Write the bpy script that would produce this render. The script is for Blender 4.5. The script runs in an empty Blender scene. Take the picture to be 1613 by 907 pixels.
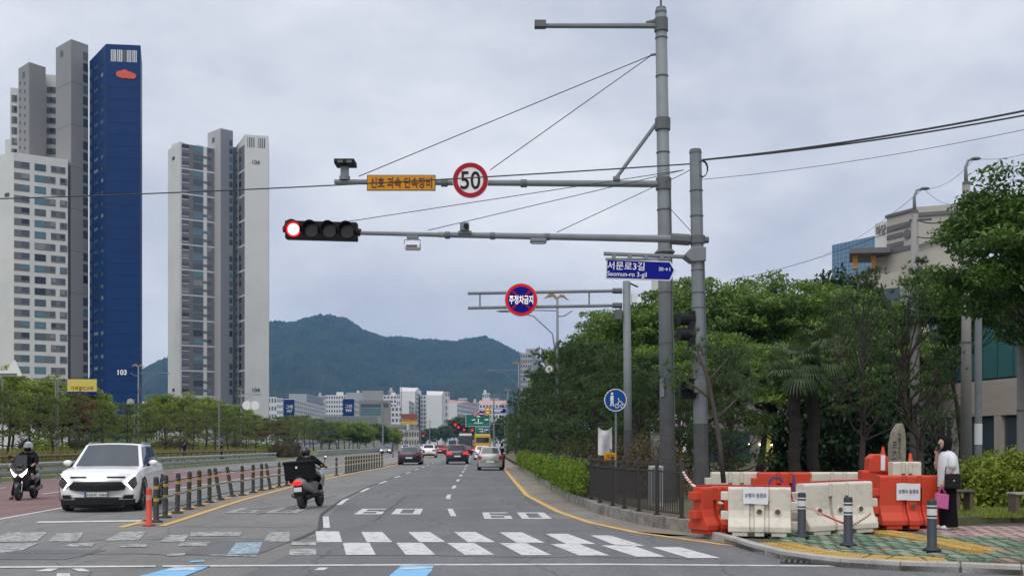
import bpy, bmesh, math, random
import numpy as np
from mathutils import Vector, Matrix
R = math.radians
SC = bpy.context.scene
COL = SC.collection

# ---------------------------------------------------------------- camera, sky, sun, exposure
F, CX, HY, CH = 1650.0, 806.5, 700.0, 1.6      # focal length in photo pixels, principal point, eye height
cam_d = bpy.data.cameras.new('camera')
cam = bpy.data.objects.new('camera', cam_d); COL.objects.link(cam)
cam.location = (0, 0, CH); cam.rotation_euler = (R(90), 0, 0)
cam_d.sensor_width = 36; cam_d.lens = 36 * F / 1613.0
cam_d.shift_y = (HY - 453.5) / 1613.0
cam_d.clip_start = 0.1; cam_d.clip_end = 20000
SC.camera = cam

SUN_EL, SUN_AZ = 58, 200      # high, behind the camera, a little to the left
w = bpy.data.worlds.new('World'); SC.world = w; w.use_nodes = True
nt = w.node_tree; nt.nodes.clear()
def wn(t): return nt.nodes.new(t)
out = wn('ShaderNodeOutputWorld'); mixs = wn('ShaderNodeMixShader'); b1 = wn('ShaderNodeBackground'); b2 = wn('ShaderNodeBackground')
sky = wn('ShaderNodeTexSky'); sky.sky_type = 'NISHITA'; sky.sun_disc = False
sky.sun_elevation = R(SUN_EL); sky.sun_rotation = R(SUN_AZ); sky.dust_density = 3
b1.inputs[1].default_value = 0.10
tc = wn('ShaderNodeTexCoord'); mp = wn('ShaderNodeMapping'); mp.inputs['Scale'].default_value = (1, 1, 2.0)
n1 = wn('ShaderNodeTexNoise'); n1.inputs['Scale'].default_value = 3.1; n1.inputs['Detail'].default_value = 7; n1.inputs['Roughness'].default_value = .58
n1.inputs['Distortion'].default_value = .12
rp = wn('ShaderNodeValToRGB')
els = rp.color_ramp.elements
els[0].position = .33; els[0].color = (.47, .505, .585, 1)
els[1].position = .68; els[1].color = (.80, .81, .835, 1)
e = els.new(.5); e.color = (.625, .645, .70, 1)
nt.links.new(tc.outputs['Generated'], mp.inputs[0]); nt.links.new(mp.outputs[0], n1.inputs['Vector'])
nt.links.new(n1.outputs[0], rp.inputs[0]); nt.links.new(rp.outputs[0], b2.inputs[0]); nt.links.new(sky.outputs[0], b1.inputs[0])
b2.inputs[1].default_value = 0.95
mixs.inputs[0].default_value = .94
nt.links.new(b1.outputs[0], mixs.inputs[1]); nt.links.new(b2.outputs[0], mixs.inputs[2]); nt.links.new(mixs.outputs[0], out.inputs[0])
sl = bpy.data.lights.new('sun', 'SUN'); sl.energy = 1.5; sl.angle = R(60); sl.color = (1, .965, .91)
so = bpy.data.objects.new('sun', sl); COL.objects.link(so)
_az = R(SUN_AZ)
_d = Vector((math.sin(_az) * math.cos(R(SUN_EL)), math.cos(_az) * math.cos(R(SUN_EL)), math.sin(R(SUN_EL))))
so.rotation_euler = _d.to_track_quat('Z', 'Y').to_euler(); so.location = (0, -20, 60)
vs = SC.view_settings; vs.view_transform = 'Standard'; vs.look = 'None'; vs.exposure = 0.40; vs.gamma = 1; vs.use_curve_mapping = False
SC.cycles.max_bounces = 6; SC.cycles.diffuse_bounces = 3; SC.cycles.transparent_max_bounces = 8; SC.cycles.volume_bounces = 0
SC.cycles.use_denoising = True

# ---------------------------------------------------------------- helpers
def P(px, py, Y): return Vector(((px - CX) / F * Y, Y, CH - (py - HY) / F * Y))
def G(px, py, z=0.0):
    Y = F * (CH - z) / (py - HY); return Vector(((px - CX) / F * Y, Y, z))
def lin(c):                                   # 0-255 sRGB -> linear
    return tuple((x / 255 / 12.92 if x <= 10 else ((x / 255 + .055) / 1.055) ** 2.4) for x in c)
def interp(tab, t):
    return float(np.interp(t, [a for a, b in tab], [b for a, b in tab]))

MATS = {}
def M(name, col, rough=.6, metal=0., var=.15, scale=3., bump=0., bscale=40., emit=0., spec=.5, stain=None, sfac=.5, sscale=1.5, sthr=.55, alpha=None, coat=0.):
    if name in MATS: return MATS[name]
    m = bpy.data.materials.new(name); m.use_nodes = True; MATS[name] = m
    n = m.node_tree; bs = n.nodes['Principled BSDF']
    c = n.nodes.new('ShaderNodeTexCoord')
    no = n.nodes.new('ShaderNodeTexNoise'); no.inputs['Scale'].default_value = scale; no.inputs['Detail'].default_value = 6; no.inputs['Roughness'].default_value = .65
    n.links.new(c.outputs['Object'], no.inputs['Vector'])
    mx = n.nodes.new('ShaderNodeMix'); mx.data_type = 'RGBA'
    mx.inputs[6].default_value = tuple(x * (1 - var) for x in col[:3]) + (1,)
    mx.inputs[7].default_value = tuple(min(1, x * (1 + var)) for x in col[:3]) + (1,)
    n.links.new(no.outputs[0], mx.inputs[0]); last = mx.outputs[2]
    if stain:
        n2 = n.nodes.new('ShaderNodeTexNoise'); n2.inputs['Scale'].default_value = sscale; n2.inputs['Detail'].default_value = 8; n2.inputs['Roughness'].default_value = .7
        n.links.new(c.outputs['Object'], n2.inputs['Vector'])
        mr = n.nodes.new('ShaderNodeMapRange'); mr.inputs[1].default_value = sthr - .08; mr.inputs[2].default_value = sthr + .12; mr.inputs[4].default_value = sfac
        n.links.new(n2.outputs[0], mr.inputs[0])
        m2 = n.nodes.new('ShaderNodeMix'); m2.data_type = 'RGBA'; m2.inputs[7].default_value = tuple(stain[:3]) + (1,)
        n.links.new(mr.outputs[0], m2.inputs[0]); n.links.new(last, m2.inputs[6]); last = m2.outputs[2]
    n.links.new(last, bs.inputs['Base Color'])
    bs.inputs['Roughness'].default_value = rough; bs.inputs['Metallic'].default_value = metal
    bs.inputs['Specular IOR Level'].default_value = spec
    if coat: bs.inputs['Coat Weight'].default_value = coat; bs.inputs['Coat Roughness'].default_value = .08
    if emit:
        bs.inputs['Emission Color'].default_value = tuple(col[:3]) + (1,); bs.inputs['Emission Strength'].default_value = emit
    if alpha is not None: bs.inputs['Alpha'].default_value = alpha
    if bump:
        n3 = n.nodes.new('ShaderNodeTexNoise'); n3.inputs['Scale'].default_value = bscale; n3.inputs['Detail'].default_value = 4
        n.links.new(c.outputs['Object'], n3.inputs['Vector'])
        bp = n.nodes.new('ShaderNodeBump'); bp.inputs['Strength'].default_value = bump; bp.inputs['Distance'].default_value = .02
        n.links.new(n3.outputs[0], bp.inputs['Height']); n.links.new(bp.outputs[0], bs.inputs['Normal'])
    return m
def leaf_mat(name, c1, c2, trans=.3, rough=.55):
    m = bpy.data.materials.new(name); m.use_nodes = True; MATS[name] = m
    n = m.node_tree; bs = n.nodes['Principled BSDF']; bs.inputs['Roughness'].default_value = rough; bs.inputs['Specular IOR Level'].default_value = .35
    g = n.nodes.new('ShaderNodeNewGeometry'); oi = n.nodes.new('ShaderNodeObjectInfo'); tcn = n.nodes.new('ShaderNodeTexCoord')
    no = n.nodes.new('ShaderNodeTexNoise'); no.inputs['Scale'].default_value = .55; no.inputs['Detail'].default_value = 2
    n.links.new(tcn.outputs['Object'], no.inputs['Vector'])
    a = n.nodes.new('ShaderNodeMath'); a.operation = 'MULTIPLY_ADD'; a.inputs[1].default_value = .55
    b = n.nodes.new('ShaderNodeMath'); b.operation = 'MULTIPLY_ADD'; b.inputs[1].default_value = .30
    n.links.new(g.outputs['Random Per Island'], a.inputs[0])
    mr = n.nodes.new('ShaderNodeMapRange'); mr.inputs[1].default_value = .3; mr.inputs[2].default_value = .7; mr.inputs[4].default_value = .35
    n.links.new(no.outputs[0], mr.inputs[0]); n.links.new(mr.outputs[0], a.inputs[2])
    n.links.new(oi.outputs['Random'], b.inputs[0]); n.links.new(a.outputs[0], b.inputs[2])
    sb = n.nodes.new('ShaderNodeMath'); sb.operation = 'SUBTRACT'; sb.inputs[1].default_value = .12; n.links.new(b.outputs[0], sb.inputs[0])
    mx = n.nodes.new('ShaderNodeMix'); mx.data_type = 'RGBA'
    mx.inputs[6].default_value = tuple(c1) + (1,); mx.inputs[7].default_value = tuple(c2) + (1,)
    n.links.new(sb.outputs[0], mx.inputs[0]); n.links.new(mx.outputs[2], bs.inputs['Base Color'])
    tr = n.nodes.new('ShaderNodeBsdfTranslucent'); n.links.new(mx.outputs[2], tr.inputs[0])
    ms = n.nodes.new('ShaderNodeMixShader'); ms.inputs[0].default_value = trans
    n.links.new(bs.outputs[0], ms.inputs[1]); n.links.new(tr.outputs[0], ms.inputs[2])
    n.links.new(ms.outputs[0], n.nodes['Material Output'].inputs[0])
    return m

def tag(o, label=None, cat=None, group=None, kind=None):
    if label: o['label'] = label
    if cat: o['category'] = cat
    if group: o['group'] = group
    if kind: o['kind'] = kind
    return o
def thing(name, label, cat, loc=(0, 0, 0), rz=0., group=None):
    o = bpy.data.objects.new(name, None); COL.objects.link(o); o.empty_display_size = .2
    o.location = loc; o.rotation_euler = (0, 0, rz)
    return tag(o, label, cat, group)
def link(name, me, parent=None, loc=(0, 0, 0), rot=(0, 0, 0), scale=(1, 1, 1)):
    o = bpy.data.objects.new(name, me); COL.objects.link(o); o.parent = parent
    o.location = loc; o.rotation_euler = rot; o.scale = scale
    return o
def kids(o): return [c for c in bpy.data.objects if c.parent == o]
def dup(root, loc, rz=0., label=None, scale=None, ch=None):
    r = root.copy(); COL.objects.link(r); r.location = loc; r.rotation_euler = (root.rotation_euler[0], root.rotation_euler[1], rz)
    if label: r['label'] = label
    if scale is not None: r.scale = scale if hasattr(scale, '__len__') else (scale,) * 3
    for c in (ch if ch is not None else kids(root)):
        d = c.copy(); COL.objects.link(d); d.parent = r
        for g in list(c.children):
            k = g.copy(); COL.objects.link(k); k.parent = d
    return r

class MB:
    def __init__(s): s.v = []; s.f = []; s.m = []
    def add(s, vs, fs, mi=0):
        o = len(s.v); s.v += [tuple(p) for p in vs]
        for f in fs: s.f.append(tuple(i + o for i in f)); s.m.append(mi)
        return s
    def box(s, x0, x1, y0, y1, z0, z1, mi=0):
        return s.add([(x, y, z) for z in (z0, z1) for y in (y0, y1) for x in (x0, x1)],
                     [(0, 2, 3, 1), (4, 5, 7, 6), (0, 1, 5, 4), (2, 6, 7, 3), (0, 4, 6, 2), (1, 3, 7, 5)], mi)
    def obox(s, c, h, rz=0., mi=0):
        ca, sa = math.cos(rz), math.sin(rz); vs = []
        for z in (-1, 1):
            for y in (-1, 1):
                for x in (-1, 1):
                    a, b = x * h[0], y * h[1]; vs.append((c[0] + a * ca - b * sa, c[1] + a * sa + b * ca, c[2] + z * h[2]))
        return s.add(vs, [(0, 2, 3, 1), (4, 5, 7, 6), (0, 1, 5, 4), (2, 6, 7, 3), (0, 4, 6, 2), (1, 3, 7, 5)], mi)
    def tube(s, pts, r, n=8, mi=0, cap=True, flat=1.):
        pts = [Vector(p) for p in pts]; rs = r if hasattr(r, '__len__') else [r] * len(pts)
        vs = []; up = None
        for i, p in enumerate(pts):
            d = (pts[min(i + 1, len(pts) - 1)] - pts[max(i - 1, 0)])
            if d.length < 1e-9: d = Vector((0, 0, 1))
            d.normalize()
            if up is None: up = Vector((0, 0, 1)) if abs(d.z) < .9 else Vector((1, 0, 0))
            a = d.cross(up)
            if a.length < 1e-4: a = d.cross(Vector((0, 1, 0)))
            a.normalize(); b = a.cross(d).normalized()
            for k in range(n):
                t = 2 * math.pi * (k + .5) / n
                vs.append(p + a * math.cos(t) * rs[i] + b * math.sin(t) * rs[i] * flat)
        fs = []
        for i in range(len(pts) - 1):
            for k in range(n):
                k2 = (k + 1) % n; fs.append((i * n + k, i * n + k2, (i + 1) * n + k2, (i + 1) * n + k))
        if cap: fs.append(tuple(range(n))[::-1]); fs.append(tuple((len(pts) - 1) * n + k for k in range(n)))
        return s.add(vs, fs, mi)
    def prism(s, poly, z0, z1, mi=0):               # plan polygon (x,y), counter-clockwise
        n = len(poly); zt = z1 if hasattr(z1, '__len__') else [z1] * n; zb = z0 if hasattr(z0, '__len__') else [z0] * n
        vs = [(p[0], p[1], zb[i]) for i, p in enumerate(poly)] + [(p[0], p[1], zt[i]) for i, p in enumerate(poly)]
        return s.add(vs, [tuple(range(n))[::-1], tuple(range(n, 2 * n))] + [(i, (i + 1) % n, n + (i + 1) % n, n + i) for i in range(n)], mi)
    def ext(s, poly, y0, y1, mi=0):                 # (x,z) outline extruded along y; front face at y0
        n = len(poly)
        vs = [(p[0], y0, p[1]) for p in poly] + [(p[0], y1, p[1]) for p in poly]
        return s.add(vs, [tuple(range(n)), tuple(range(n, 2 * n))[::-1]] + [(i, n + i, n + (i + 1) % n, (i + 1) % n) for i in range(n)], mi)
    def extx(s, poly, x0, x1, mi=0):                # (y,z) outline extruded along x
        n = len(poly)
        vs = [(x0, p[0], p[1]) for p in poly] + [(x1, p[0], p[1]) for p in poly]
        return s.add(vs, [tuple(range(n))[::-1], tuple(range(n, 2 * n))] + [(i, (i + 1) % n, n + (i + 1) % n, n + i) for i in range(n)], mi)
    def disc(s, c, r, y0, y1, n=28, mi=0):          # round plate facing -y
        return s.ext([(c[0] + r * math.cos(2 * math.pi * k / n), c[1] + r * math.sin(2 * math.pi * k / n)) for k in range(n)], y0, y1, mi)
    def lathe(s, prof, n=16, c=(0, 0, 0), mi=0):
        vs = []
        for r, z in prof:
            for k in range(n): t = 2 * math.pi * k / n; vs.append((c[0] + r * math.cos(t), c[1] + r * math.sin(t), c[2] + z))
        fs = []
        for i in range(len(prof) - 1):
            for k in range(n): k2 = (k + 1) % n; fs.append((i * n + k, i * n + k2, (i + 1) * n + k2, (i + 1) * n + k))
        fs.append(tuple(range(n))[::-1]); fs.append(tuple((len(prof) - 1) * n + k for k in range(n)))
        return s.add(vs, fs, mi)
    def grid(s, rows, mi=0, closed=False):
        nr, nc = len(rows), len(rows[0]); fs = []
        for i in range(nr - 1):
            for j in range(nc if closed else nc - 1):
                j2 = (j + 1) % nc; fs.append((i * nc + j, i * nc + j2, (i + 1) * nc + j2, (i + 1) * nc + j))
        return s.add([p for r in rows for p in r], fs, mi)
    def quad(s, a, b, c, d, mi=0): return s.add([a, b, c, d], [(0, 1, 2, 3)], mi)
    def ell(s, c, r, nu=12, nv=8, mi=0, rot=None):
        rows = []
        for i in range(nv + 1):
            ph = math.pi * i / nv; row = []
            for k in range(nu):
                t = 2 * math.pi * k / nu
                q = Vector((r[0] * math.sin(ph) * math.cos(t), r[1] * math.sin(ph) * math.sin(t), r[2] * math.cos(ph)))
                if rot: q = rot @ q
                row.append(Vector(c) + q)
            rows.append(row)
        return s.grid(rows, mi, closed=True)
    def mesh(s, name, mats, smooth=False, off=None):
        me = bpy.data.meshes.new(name)
        v = s.v if off is None else [(a - off[0], b - off[1], c - off[2]) for a, b, c in s.v]
        me.from_pydata(v, [], s.f)
        for m in (mats if isinstance(mats, (list, tuple)) else [mats]): me.materials.append(m)
        if len(me.materials) > 1: me.polygons.foreach_set('material_index', s.m)
        bm = bmesh.new(); bm.from_mesh(me); bmesh.ops.recalc_face_normals(bm, faces=bm.faces); bm.to_mesh(me); bm.free()
        if smooth: me.polygons.foreach_set('use_smooth', [True] * len(me.polygons))
        me.update(); return me
    def build(s, name, mats, parent=None, smooth=False, bevel=0., seg=2, world=False, sub=0, angle=None):
        off = parent.location if (world and parent is not None) else None
        me = s.mesh(name, mats, smooth, off)
        o = link(name, me, parent)
        if smooth and angle is not None: me.set_sharp_from_angle(angle=R(angle))
        if bevel:
            b = o.modifiers.new('bevel', 'BEVEL'); b.width = bevel; b.segments = seg; b.limit_method = 'ANGLE'; b.angle_limit = R(35)
        if sub:
            q = o.modifiers.new('sub', 'SUBSURF'); q.levels = sub; q.render_levels = sub
        return o

# text is turned into meshes in one go, before the scene grows
_texts = {}
def prep_texts(items):
    objs = []
    for key, body, bold in items:
        cu = bpy.data.curves.new('lettering', 'FONT'); cu.body = body; cu.size = 1; cu.align_x = 'CENTER'; cu.align_y = 'CENTER'
        cu.extrude = .004; cu.offset = bold; cu.resolution_u = 3
        o = bpy.data.objects.new('lettering', cu); COL.objects.link(o); objs.append((key, o))
    dg = bpy.context.evaluated_depsgraph_get(); dg.update()
    for key, o in objs:
        me = bpy.data.meshes.new_from_object(o.evaluated_get(dg)); me.name = 'lettering'
        n = len(me.vertices); co = np.empty(n * 3); me.vertices.foreach_get('co', co); co = co.reshape(-1, 3)
        lo, hi = co.min(0), co.max(0); co -= (lo + hi) / 2; me.vertices.foreach_set('co', co.ravel())
        me['w'] = float(hi[0] - lo[0]); me['h'] = float(hi[1] - lo[1]); _texts[key] = me
    for key, o in objs:
        d = o.data; bpy.data.objects.remove(o); bpy.data.curves.remove(d)
def lettering(key, mat, parent, loc, width=None, height=None, rot=(R(90), 0, 0), name='lettering', depth=1.):
    me = _texts[key].copy(); me.materials.clear(); me.materials.append(mat)
    sx = sy = None
    if width: sx = width / me['w']
    if height: sy = height / me['h']
    sx = sx or sy; sy = sy or sx
    return link(name, me, parent, loc, rot, (sx, sy, depth))
prep_texts([('50', '50', .01), ('cam', '신호 과속 단속장비', .016), ('nopark', '주정차금지', .014), ('st_ko', '서문로3길', .008),
            ('st_en', 'Seomun-ro 3-gil', .004), ('st_no', '30→1', .004), ('plate', '153서 1064', .01), ('103', '103', .03), ('104', '104', .012),
            ('ped', '보행자 통행로', .004), ('madang', '마당', .0), ('church', '거제열린교회', .008), ('g107', '그레\n107', .006), ('g2', '그린\n904', .006),
            ('ai', 'O |', .02), ('stone1', '포스코', .02), ('stone2', '아름다운 도시', .0), ('60', '60', .012), ('bw', '서문로', .01), ('notice', '주의 정지\n보행자우선', .004), ('banner', '서문공원\n행복한\n우리마을', .004)])
# ---------------------------------------------------------------- materials of the ground
def asphalt(name, c, dark, light):
    m = bpy.data.materials.new(name); m.use_nodes = True; n = m.node_tree; bs = n.nodes['Principled BSDF']
    tcn = n.nodes.new('ShaderNodeTexCoord')
    def noise(s, d, r=.6, stretch=None):
        q = n.nodes.new('ShaderNodeTexNoise'); q.inputs['Scale'].default_value = s; q.inputs['Detail'].default_value = d; q.inputs['Roughness'].default_value = r
        if stretch:
            mpn = n.nodes.new('ShaderNodeMapping'); mpn.inputs['Scale'].default_value = stretch
            n.links.new(tcn.outputs['Object'], mpn.inputs[0]); n.links.new(mpn.outputs[0], q.inputs['Vector'])
        else: n.links.new(tcn.outputs['Object'], q.inputs['Vector'])
        return q
    def mix(f, a, b, mode='MIX', fac=None):
        q = n.nodes.new('ShaderNodeMix'); q.data_type = 'RGBA'; q.blend_type = mode
        if fac is None: n.links.new(f, q.inputs[0])
        else: q.inputs[0].default_value = fac
        for i, x in ((6, a), (7, b)):
            if isinstance(x, tuple): q.inputs[i].default_value = x + (1,)
            else: n.links.new(x, q.inputs[i])
        return q.outputs[2]
    big = noise(.35, 5); streak = noise(.9, 5, .65, (1.6, .12, 1)); grit = noise(42, 3, .8); crk = n.nodes.new('ShaderNodeTexVoronoi'); crk.feature = 'DISTANCE_TO_EDGE'; crk.inputs['Scale'].default_value = .55
    wv = noise(1.3, 4); mpv = n.nodes.new('ShaderNodeMix'); mpv.data_type = 'RGBA'; mpv.inputs[0].default_value = .25
    n.links.new(tcn.outputs['Object'], mpv.inputs[6]); n.links.new(wv.outputs[1], mpv.inputs[7]); n.links.new(mpv.outputs[2], crk.inputs['Vector'])
    def rng(o, a, b, c0=0., d=1.):
        q = n.nodes.new('ShaderNodeMapRange'); q.inputs[1].default_value = a; q.inputs[2].default_value = b; q.inputs[3].default_value = c0; q.inputs[4].default_value = d
        n.links.new(o, q.inputs[0]); return q.outputs[0]
    pat = noise(.12, 3)
    col = mix(rng(big.outputs[0], .32, .68), dark, light)
    col = mix(rng(pat.outputs[0], .53, .56, 0, .35), col, tuple(x * 1.22 for x in light))
    col = mix(rng(streak.outputs[0], .42, .72, 0, .62), col, tuple(x * .55 for x in c))
    col = mix(rng(grit.outputs[0], .35, .7, 0, .55), col, tuple(min(1, x * 1.55) for x in c))
    col = mix(rng(grit.outputs[0], .48, .30, 0, .6), col, tuple(x * .45 for x in c))
    med = noise(7, 6, .75)
    col = mix(rng(med.outputs[0], .36, .66, 0, .5), tuple(x * .72 for x in c), col) if False else mix(rng(med.outputs[0], .50, .30, 0, .55), col, tuple(x * .62 for x in c))
    col = mix(rng(med.outputs[0], .55, .72, 0, .45), col, tuple(min(1, x * 1.4) for x in c))
    col = mix(rng(crk.outputs[0], .012, .0, 0, .55), col, tuple(x * .35 for x in c))
    n.links.new(col, bs.inputs['Base Color']); bs.inputs['Roughness'].default_value = .88; bs.inputs['Specular IOR Level'].default_value = .3
    bp = n.nodes.new('ShaderNodeBump'); bp.inputs['Strength'].default_value = .5; bp.inputs['Distance'].default_value = .01
    n.links.new(grit.outputs[0], bp.inputs['Height']); n.links.new(bp.outputs[0], bs.inputs['Normal'])
    return m
A_OLD = asphalt('asphalt_old', (.19, .187, .18), (.155, .152, .146), (.215, .212, .205))
A_NEW = asphalt('asphalt_new', (.15, .151, .156), (.124, .125, .13), (.166, .167, .172))
A_RED = asphalt('asphalt_red', (.20, .125, .12), (.165, .108, .105), (.23, .145, .14))
A_BRN = asphalt('asphalt_apron', (.235, .205, .175), (.16, .142, .12), (.30, .262, .225))
WHT = M('paint_white', (.60, .60, .59), .75, var=.14, scale=5, stain=(.24, .24, .24), sfac=.8, sscale=4.5, sthr=.57, bump=.3, bscale=60)
WOLD = M('paint_white_worn', (.55, .55, .54), .8, var=.1, scale=9, stain=(.175, .172, .165), sfac=1., sscale=7., sthr=.45, bump=.3, bscale=60)
YEL = M('paint_yellow', (.66, .40, .10), .7, var=.12, scale=7, stain=(.22, .18, .13), sfac=.8, sscale=3., sthr=.60)
BLU = M('paint_blue', (.20, .47, .74), .7, var=.1, scale=8, stain=(.17, .22, .27), sfac=.7, sscale=3., sthr=.6)
BLUW = M('paint_blue_worn', (.33, .52, .66), .8, var=.1, scale=8, stain=(.19, .187, .18), sfac=1., sscale=7, sthr=.47)
TAR = M('tar', (.035, .035, .037), .6, var=.3, scale=6)
SOIL = M('soil', (.13, .098, .065), .95, var=.4, scale=1.2, bump=.8, bscale=9, stain=(.07, .10, .03), sfac=.9, sscale=.8, sthr=.52)
GRASSG = M('grass_ground', (.09, .13, .035), .95, var=.4, scale=.7, bump=.8, bscale=12, stain=(.19, .16, .07), sfac=.8, sscale=.35, sthr=.52)
CONC = M('concrete', (.33, .31, .28), .9, var=.2, scale=2.5, bump=.5, bscale=25, stain=(.12, .105, .085), sfac=.75, sscale=2.2, sthr=.52)
FARG = M('far_ground', (.16, .165, .14), .95, var=.35, scale=.02, stain=(.07, .10, .04), sfac=.8, sscale=.01, sthr=.5)

# ---------------------------------------------------------------- curves of the road (Y -> X)
MED = [(10, -6.35), (21.6, -7.3), (30, -8.1), (40.7, -8.75), (55, -9.15), (75, -9.4), (120, -10.6), (200, -13), (400, -18.5), (700, -27)]
RGT = [(15.2, 4.9), (16.7, 3.4), (19.1, 2.24), (21.5, 1.6), (25, 1.1), (33, .47), (50, 0), (69, -.48), (120, -2), (200, -4.5), (400, -10), (700, -18)]
L1 = [(19.8, -3.5), (23.6, -4.2), (30, -4.8), (40, -5.35), (66, -6.1), (120, -7.7), (200, -10.2), (400, -15.7), (700, -24)]
L2 = [(18, -.75), (23, -1.27), (26.7, -1.6), (32, -1.95), (75, -3.3), (120, -4.8), (200, -7.3), (400, -12.8), (700, -21)]
RAIL = [(5, -19.5), (44, -21.5), (75, -22.7), (107, -24), (200, -28), (400, -35), (700, -44)]
WALL = [(18.2, 3.72), (18.9, 3.24), (20, 2.77), (21.5, 2.45), (24.2, 1.99), (29.3, 1.62), (45, 1.1), (66, .5), (120, -1.0), (200, -3.5), (400, -9), (700, -17)]
YS = sorted(set([y for y, _ in MED + RGT + RAIL + WALL] + list(range(20, 120, 4)) + list(range(120, 700, 20))))
def strip(name, fa, fb, y0, y1, z, mat, parent=None, mb=None):
    ys = [y0] + [y for y in YS if y0 < y < y1] + [y1]
    m = mb or MB(); m.grid([[(fa(y), y, z), (fb(y), y, z)] for y in ys])
    if mb is None: return m.build(name, mat, parent)

g = MB(); g.quad((-9000, -300, -.06), (9000, -300, -.06), (9000, 9000, -.06), (-9000, 9000, -.06))
tag(g.build('ground', FARG), kind='structure')
road = MB()
_ys = [-12, 13.2] + [y for y in YS if y > 13.3]
road.grid([[(-120 if y < 14 else interp(RAIL, y) - 1.2, y, 0), (interp(MED, y), y, 0), (120 if y < 14 else interp(WALL, y) + 3, y, 0)] for y in _ys])
road = tag(road.build('road', A_OLD), kind='structure')
strip('asphalt_overlay', lambda y: interp(L1, y) + .05, lambda y: interp(RGT, y) + .08, 19.4, 420, .004, A_NEW, road)
strip('near_asphalt', lambda y: -3.55 + .02 * y, lambda y: 9.5 - (y - 13) * .9, 12.2, 19.38, .004, A_NEW, road)
strip('bus_lane', lambda y: interp(RAIL, y) + .6, lambda y: interp(MED, y) - 3.55, 19.5, 64, .004, A_RED, road)
strip('gutter_apron', lambda y: interp(RGT, y) - .02, lambda y: interp(WALL, y) + .05, 18.3, 200, .0045, A_BRN, road)
# apron at the corner, between the yellow line and the kerb
KERB = [G(*q, .12) for q in ((1105, 834), (1141, 843), (1180, 855), (1227, 866.5), (1275, 873.5), (1323, 878.6), (1418, 884), (1513, 886.5), (1609, 890.7), (1760, 897))]
ap = MB(); low = [Vector((q.x, q.y, .0045)) for q in KERB]
outer = [Vector((p[1], p[0], .0045)) for p in ((19.5, 2.1), (17.9, 2.95), (16.3, 3.75), (14.9, 4.4), (13.95, 4.95), (13.4, 5.5), (13.0, 6.35), (12.85, 7.1), (12.72, 7.7), (12.5, 8.7))]
ap.grid([outer, [(a + b) / 2 for a, b in zip(outer, low)], low]); ap.build('corner_apron', A_BRN, road)

def ribbon(name, tab, y0, y1, w, z, mat, parent=road, dx=0.):
    return strip(name, lambda y: interp(tab, y) + dx - w / 2, lambda y: interp(tab, y) + dx + w / 2, y0, y1, z, mat, parent)
ribbon('yellow_edge_line', RGT, 15.4, 300, .16, .009, YEL)
ribbon('yellow_centre_line', MED, 20.6, 400, .16, .009, YEL, dx=.33)
ribbon('yellow_centre_line', MED, 20.2, 400, .16, .009, YEL, dx=-.36)
strip('median_strip', lambda y: interp(MED, y) - .27, lambda y: interp(MED, y) + .24, 20.9, 400, .0065, A_BRN, road)
ribbon('tar_seam', L1, 17.5, 120, .09, .0068, TAR, dx=-.12)
ribbon('white_lane_line', MED, 21.3, 300, .13, .009, WHT, dx=-3.6)
def dashes(tab, y0, y1, per, ln, dx=0., w=.13):
    y = y0
    while y < y1:
        strip('lane_dash', lambda t: interp(tab, t) + dx - w / 2, lambda t: interp(tab, t) + dx + w / 2, y, y + ln, .009, WHT, road); y += per
dashes(L1, 20.1, 190, 7.6, 3.2); dashes(L2, 23.4, 190, 7.4, 2.7)
dashes(MED, 26, 110, 8, 3, -6.9); dashes(MED, 28, 110, 8, 3, -10.2)
def patch(name, pts, mat, z=.009): 
    m = MB(); m.add([G(x, y, z) for x, y in pts], [tuple(range(len(pts)))]); return m.build(name, mat, road)
# zebra crossing: two staggered rows
for a, b, c, d, y0, y1 in ((497, 534, 539, 499, 836, 853), (569, 602, 618, 578, 837, 853), (643, 677, 702, 661, 837, 853), (715, 749, 780, 737, 837, 853.2),
                           (787, 822, 858, 814, 837.6, 854), (859, 894.5, 938.5, 892, 840, 856), (930, 960.6, 1015.6, 971.6, 842.5, 859),
                           (540, 582, 592, 545, 854.2, 873), (624, 665, 686, 639, 854.2, 873), (704, 747, 779, 732, 854.4, 873), (787, 828.5, 869, 822, 854.6, 873.5),
                           (867, 912, 960, 912, 856, 874), (947, 996, 1048, 1002, 858.3, 876), (1026, 1070, 1135, 1084, 860.8, 878)):
    patch('crossing_stripe', [(a, y0), (b, y0), (c, y1), (d, y1)], WHT)
for pts in ([(12, 838), (75, 837), (58, 852), (-20, 853)], [(90, 839), (132, 838), (122, 852), (75, 852)], [(190, 837), (232, 836), (218, 850), (165, 851)],
            [(268, 842), (298, 841), (290, 852), (250, 853)], [(300, 838), (382, 837), (378, 843), (300, 844)], [(425, 837), (456, 837), (456, 852), (415, 852)],
            [(-60, 857), (62, 854), (35, 866), (-60, 878)], [(110, 856), (150, 854), (145, 860), (100, 860)], [(285, 854), (330, 853), (325, 859), (280, 859)],
            [(460, 853), (498, 852.5), (498, 858), (458, 858)], [(195, 857), (232, 856), (230, 861), (188, 861)], [(456, 864), (498, 863), (498, 873), (455, 873)], [(262, 872), (292, 870), (290, 874), (264, 875)], [(330, 872), (405, 874), (405, 876), (330, 874)]):
    patch('worn_stripe', pts, WOLD)
patch('worn_blue_patch', [(372, 854), (414, 852.5), (406, 871), (358, 872)], BLUW)
for pts in ([(0, 891.0), (245, 889.8), (245, 892.2), (0, 893.6)], [(256, 889.6), (620, 887.6), (950, 886.8), (1360, 890.2), (1360, 891.8), (950, 889), (620, 889.8), (256, 892)]): patch('edge_line', pts, WHT)
patch('stop_line', [(62, 820.5), (236, 818.2), (236, 820.4), (54, 823)], WHT)
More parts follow.
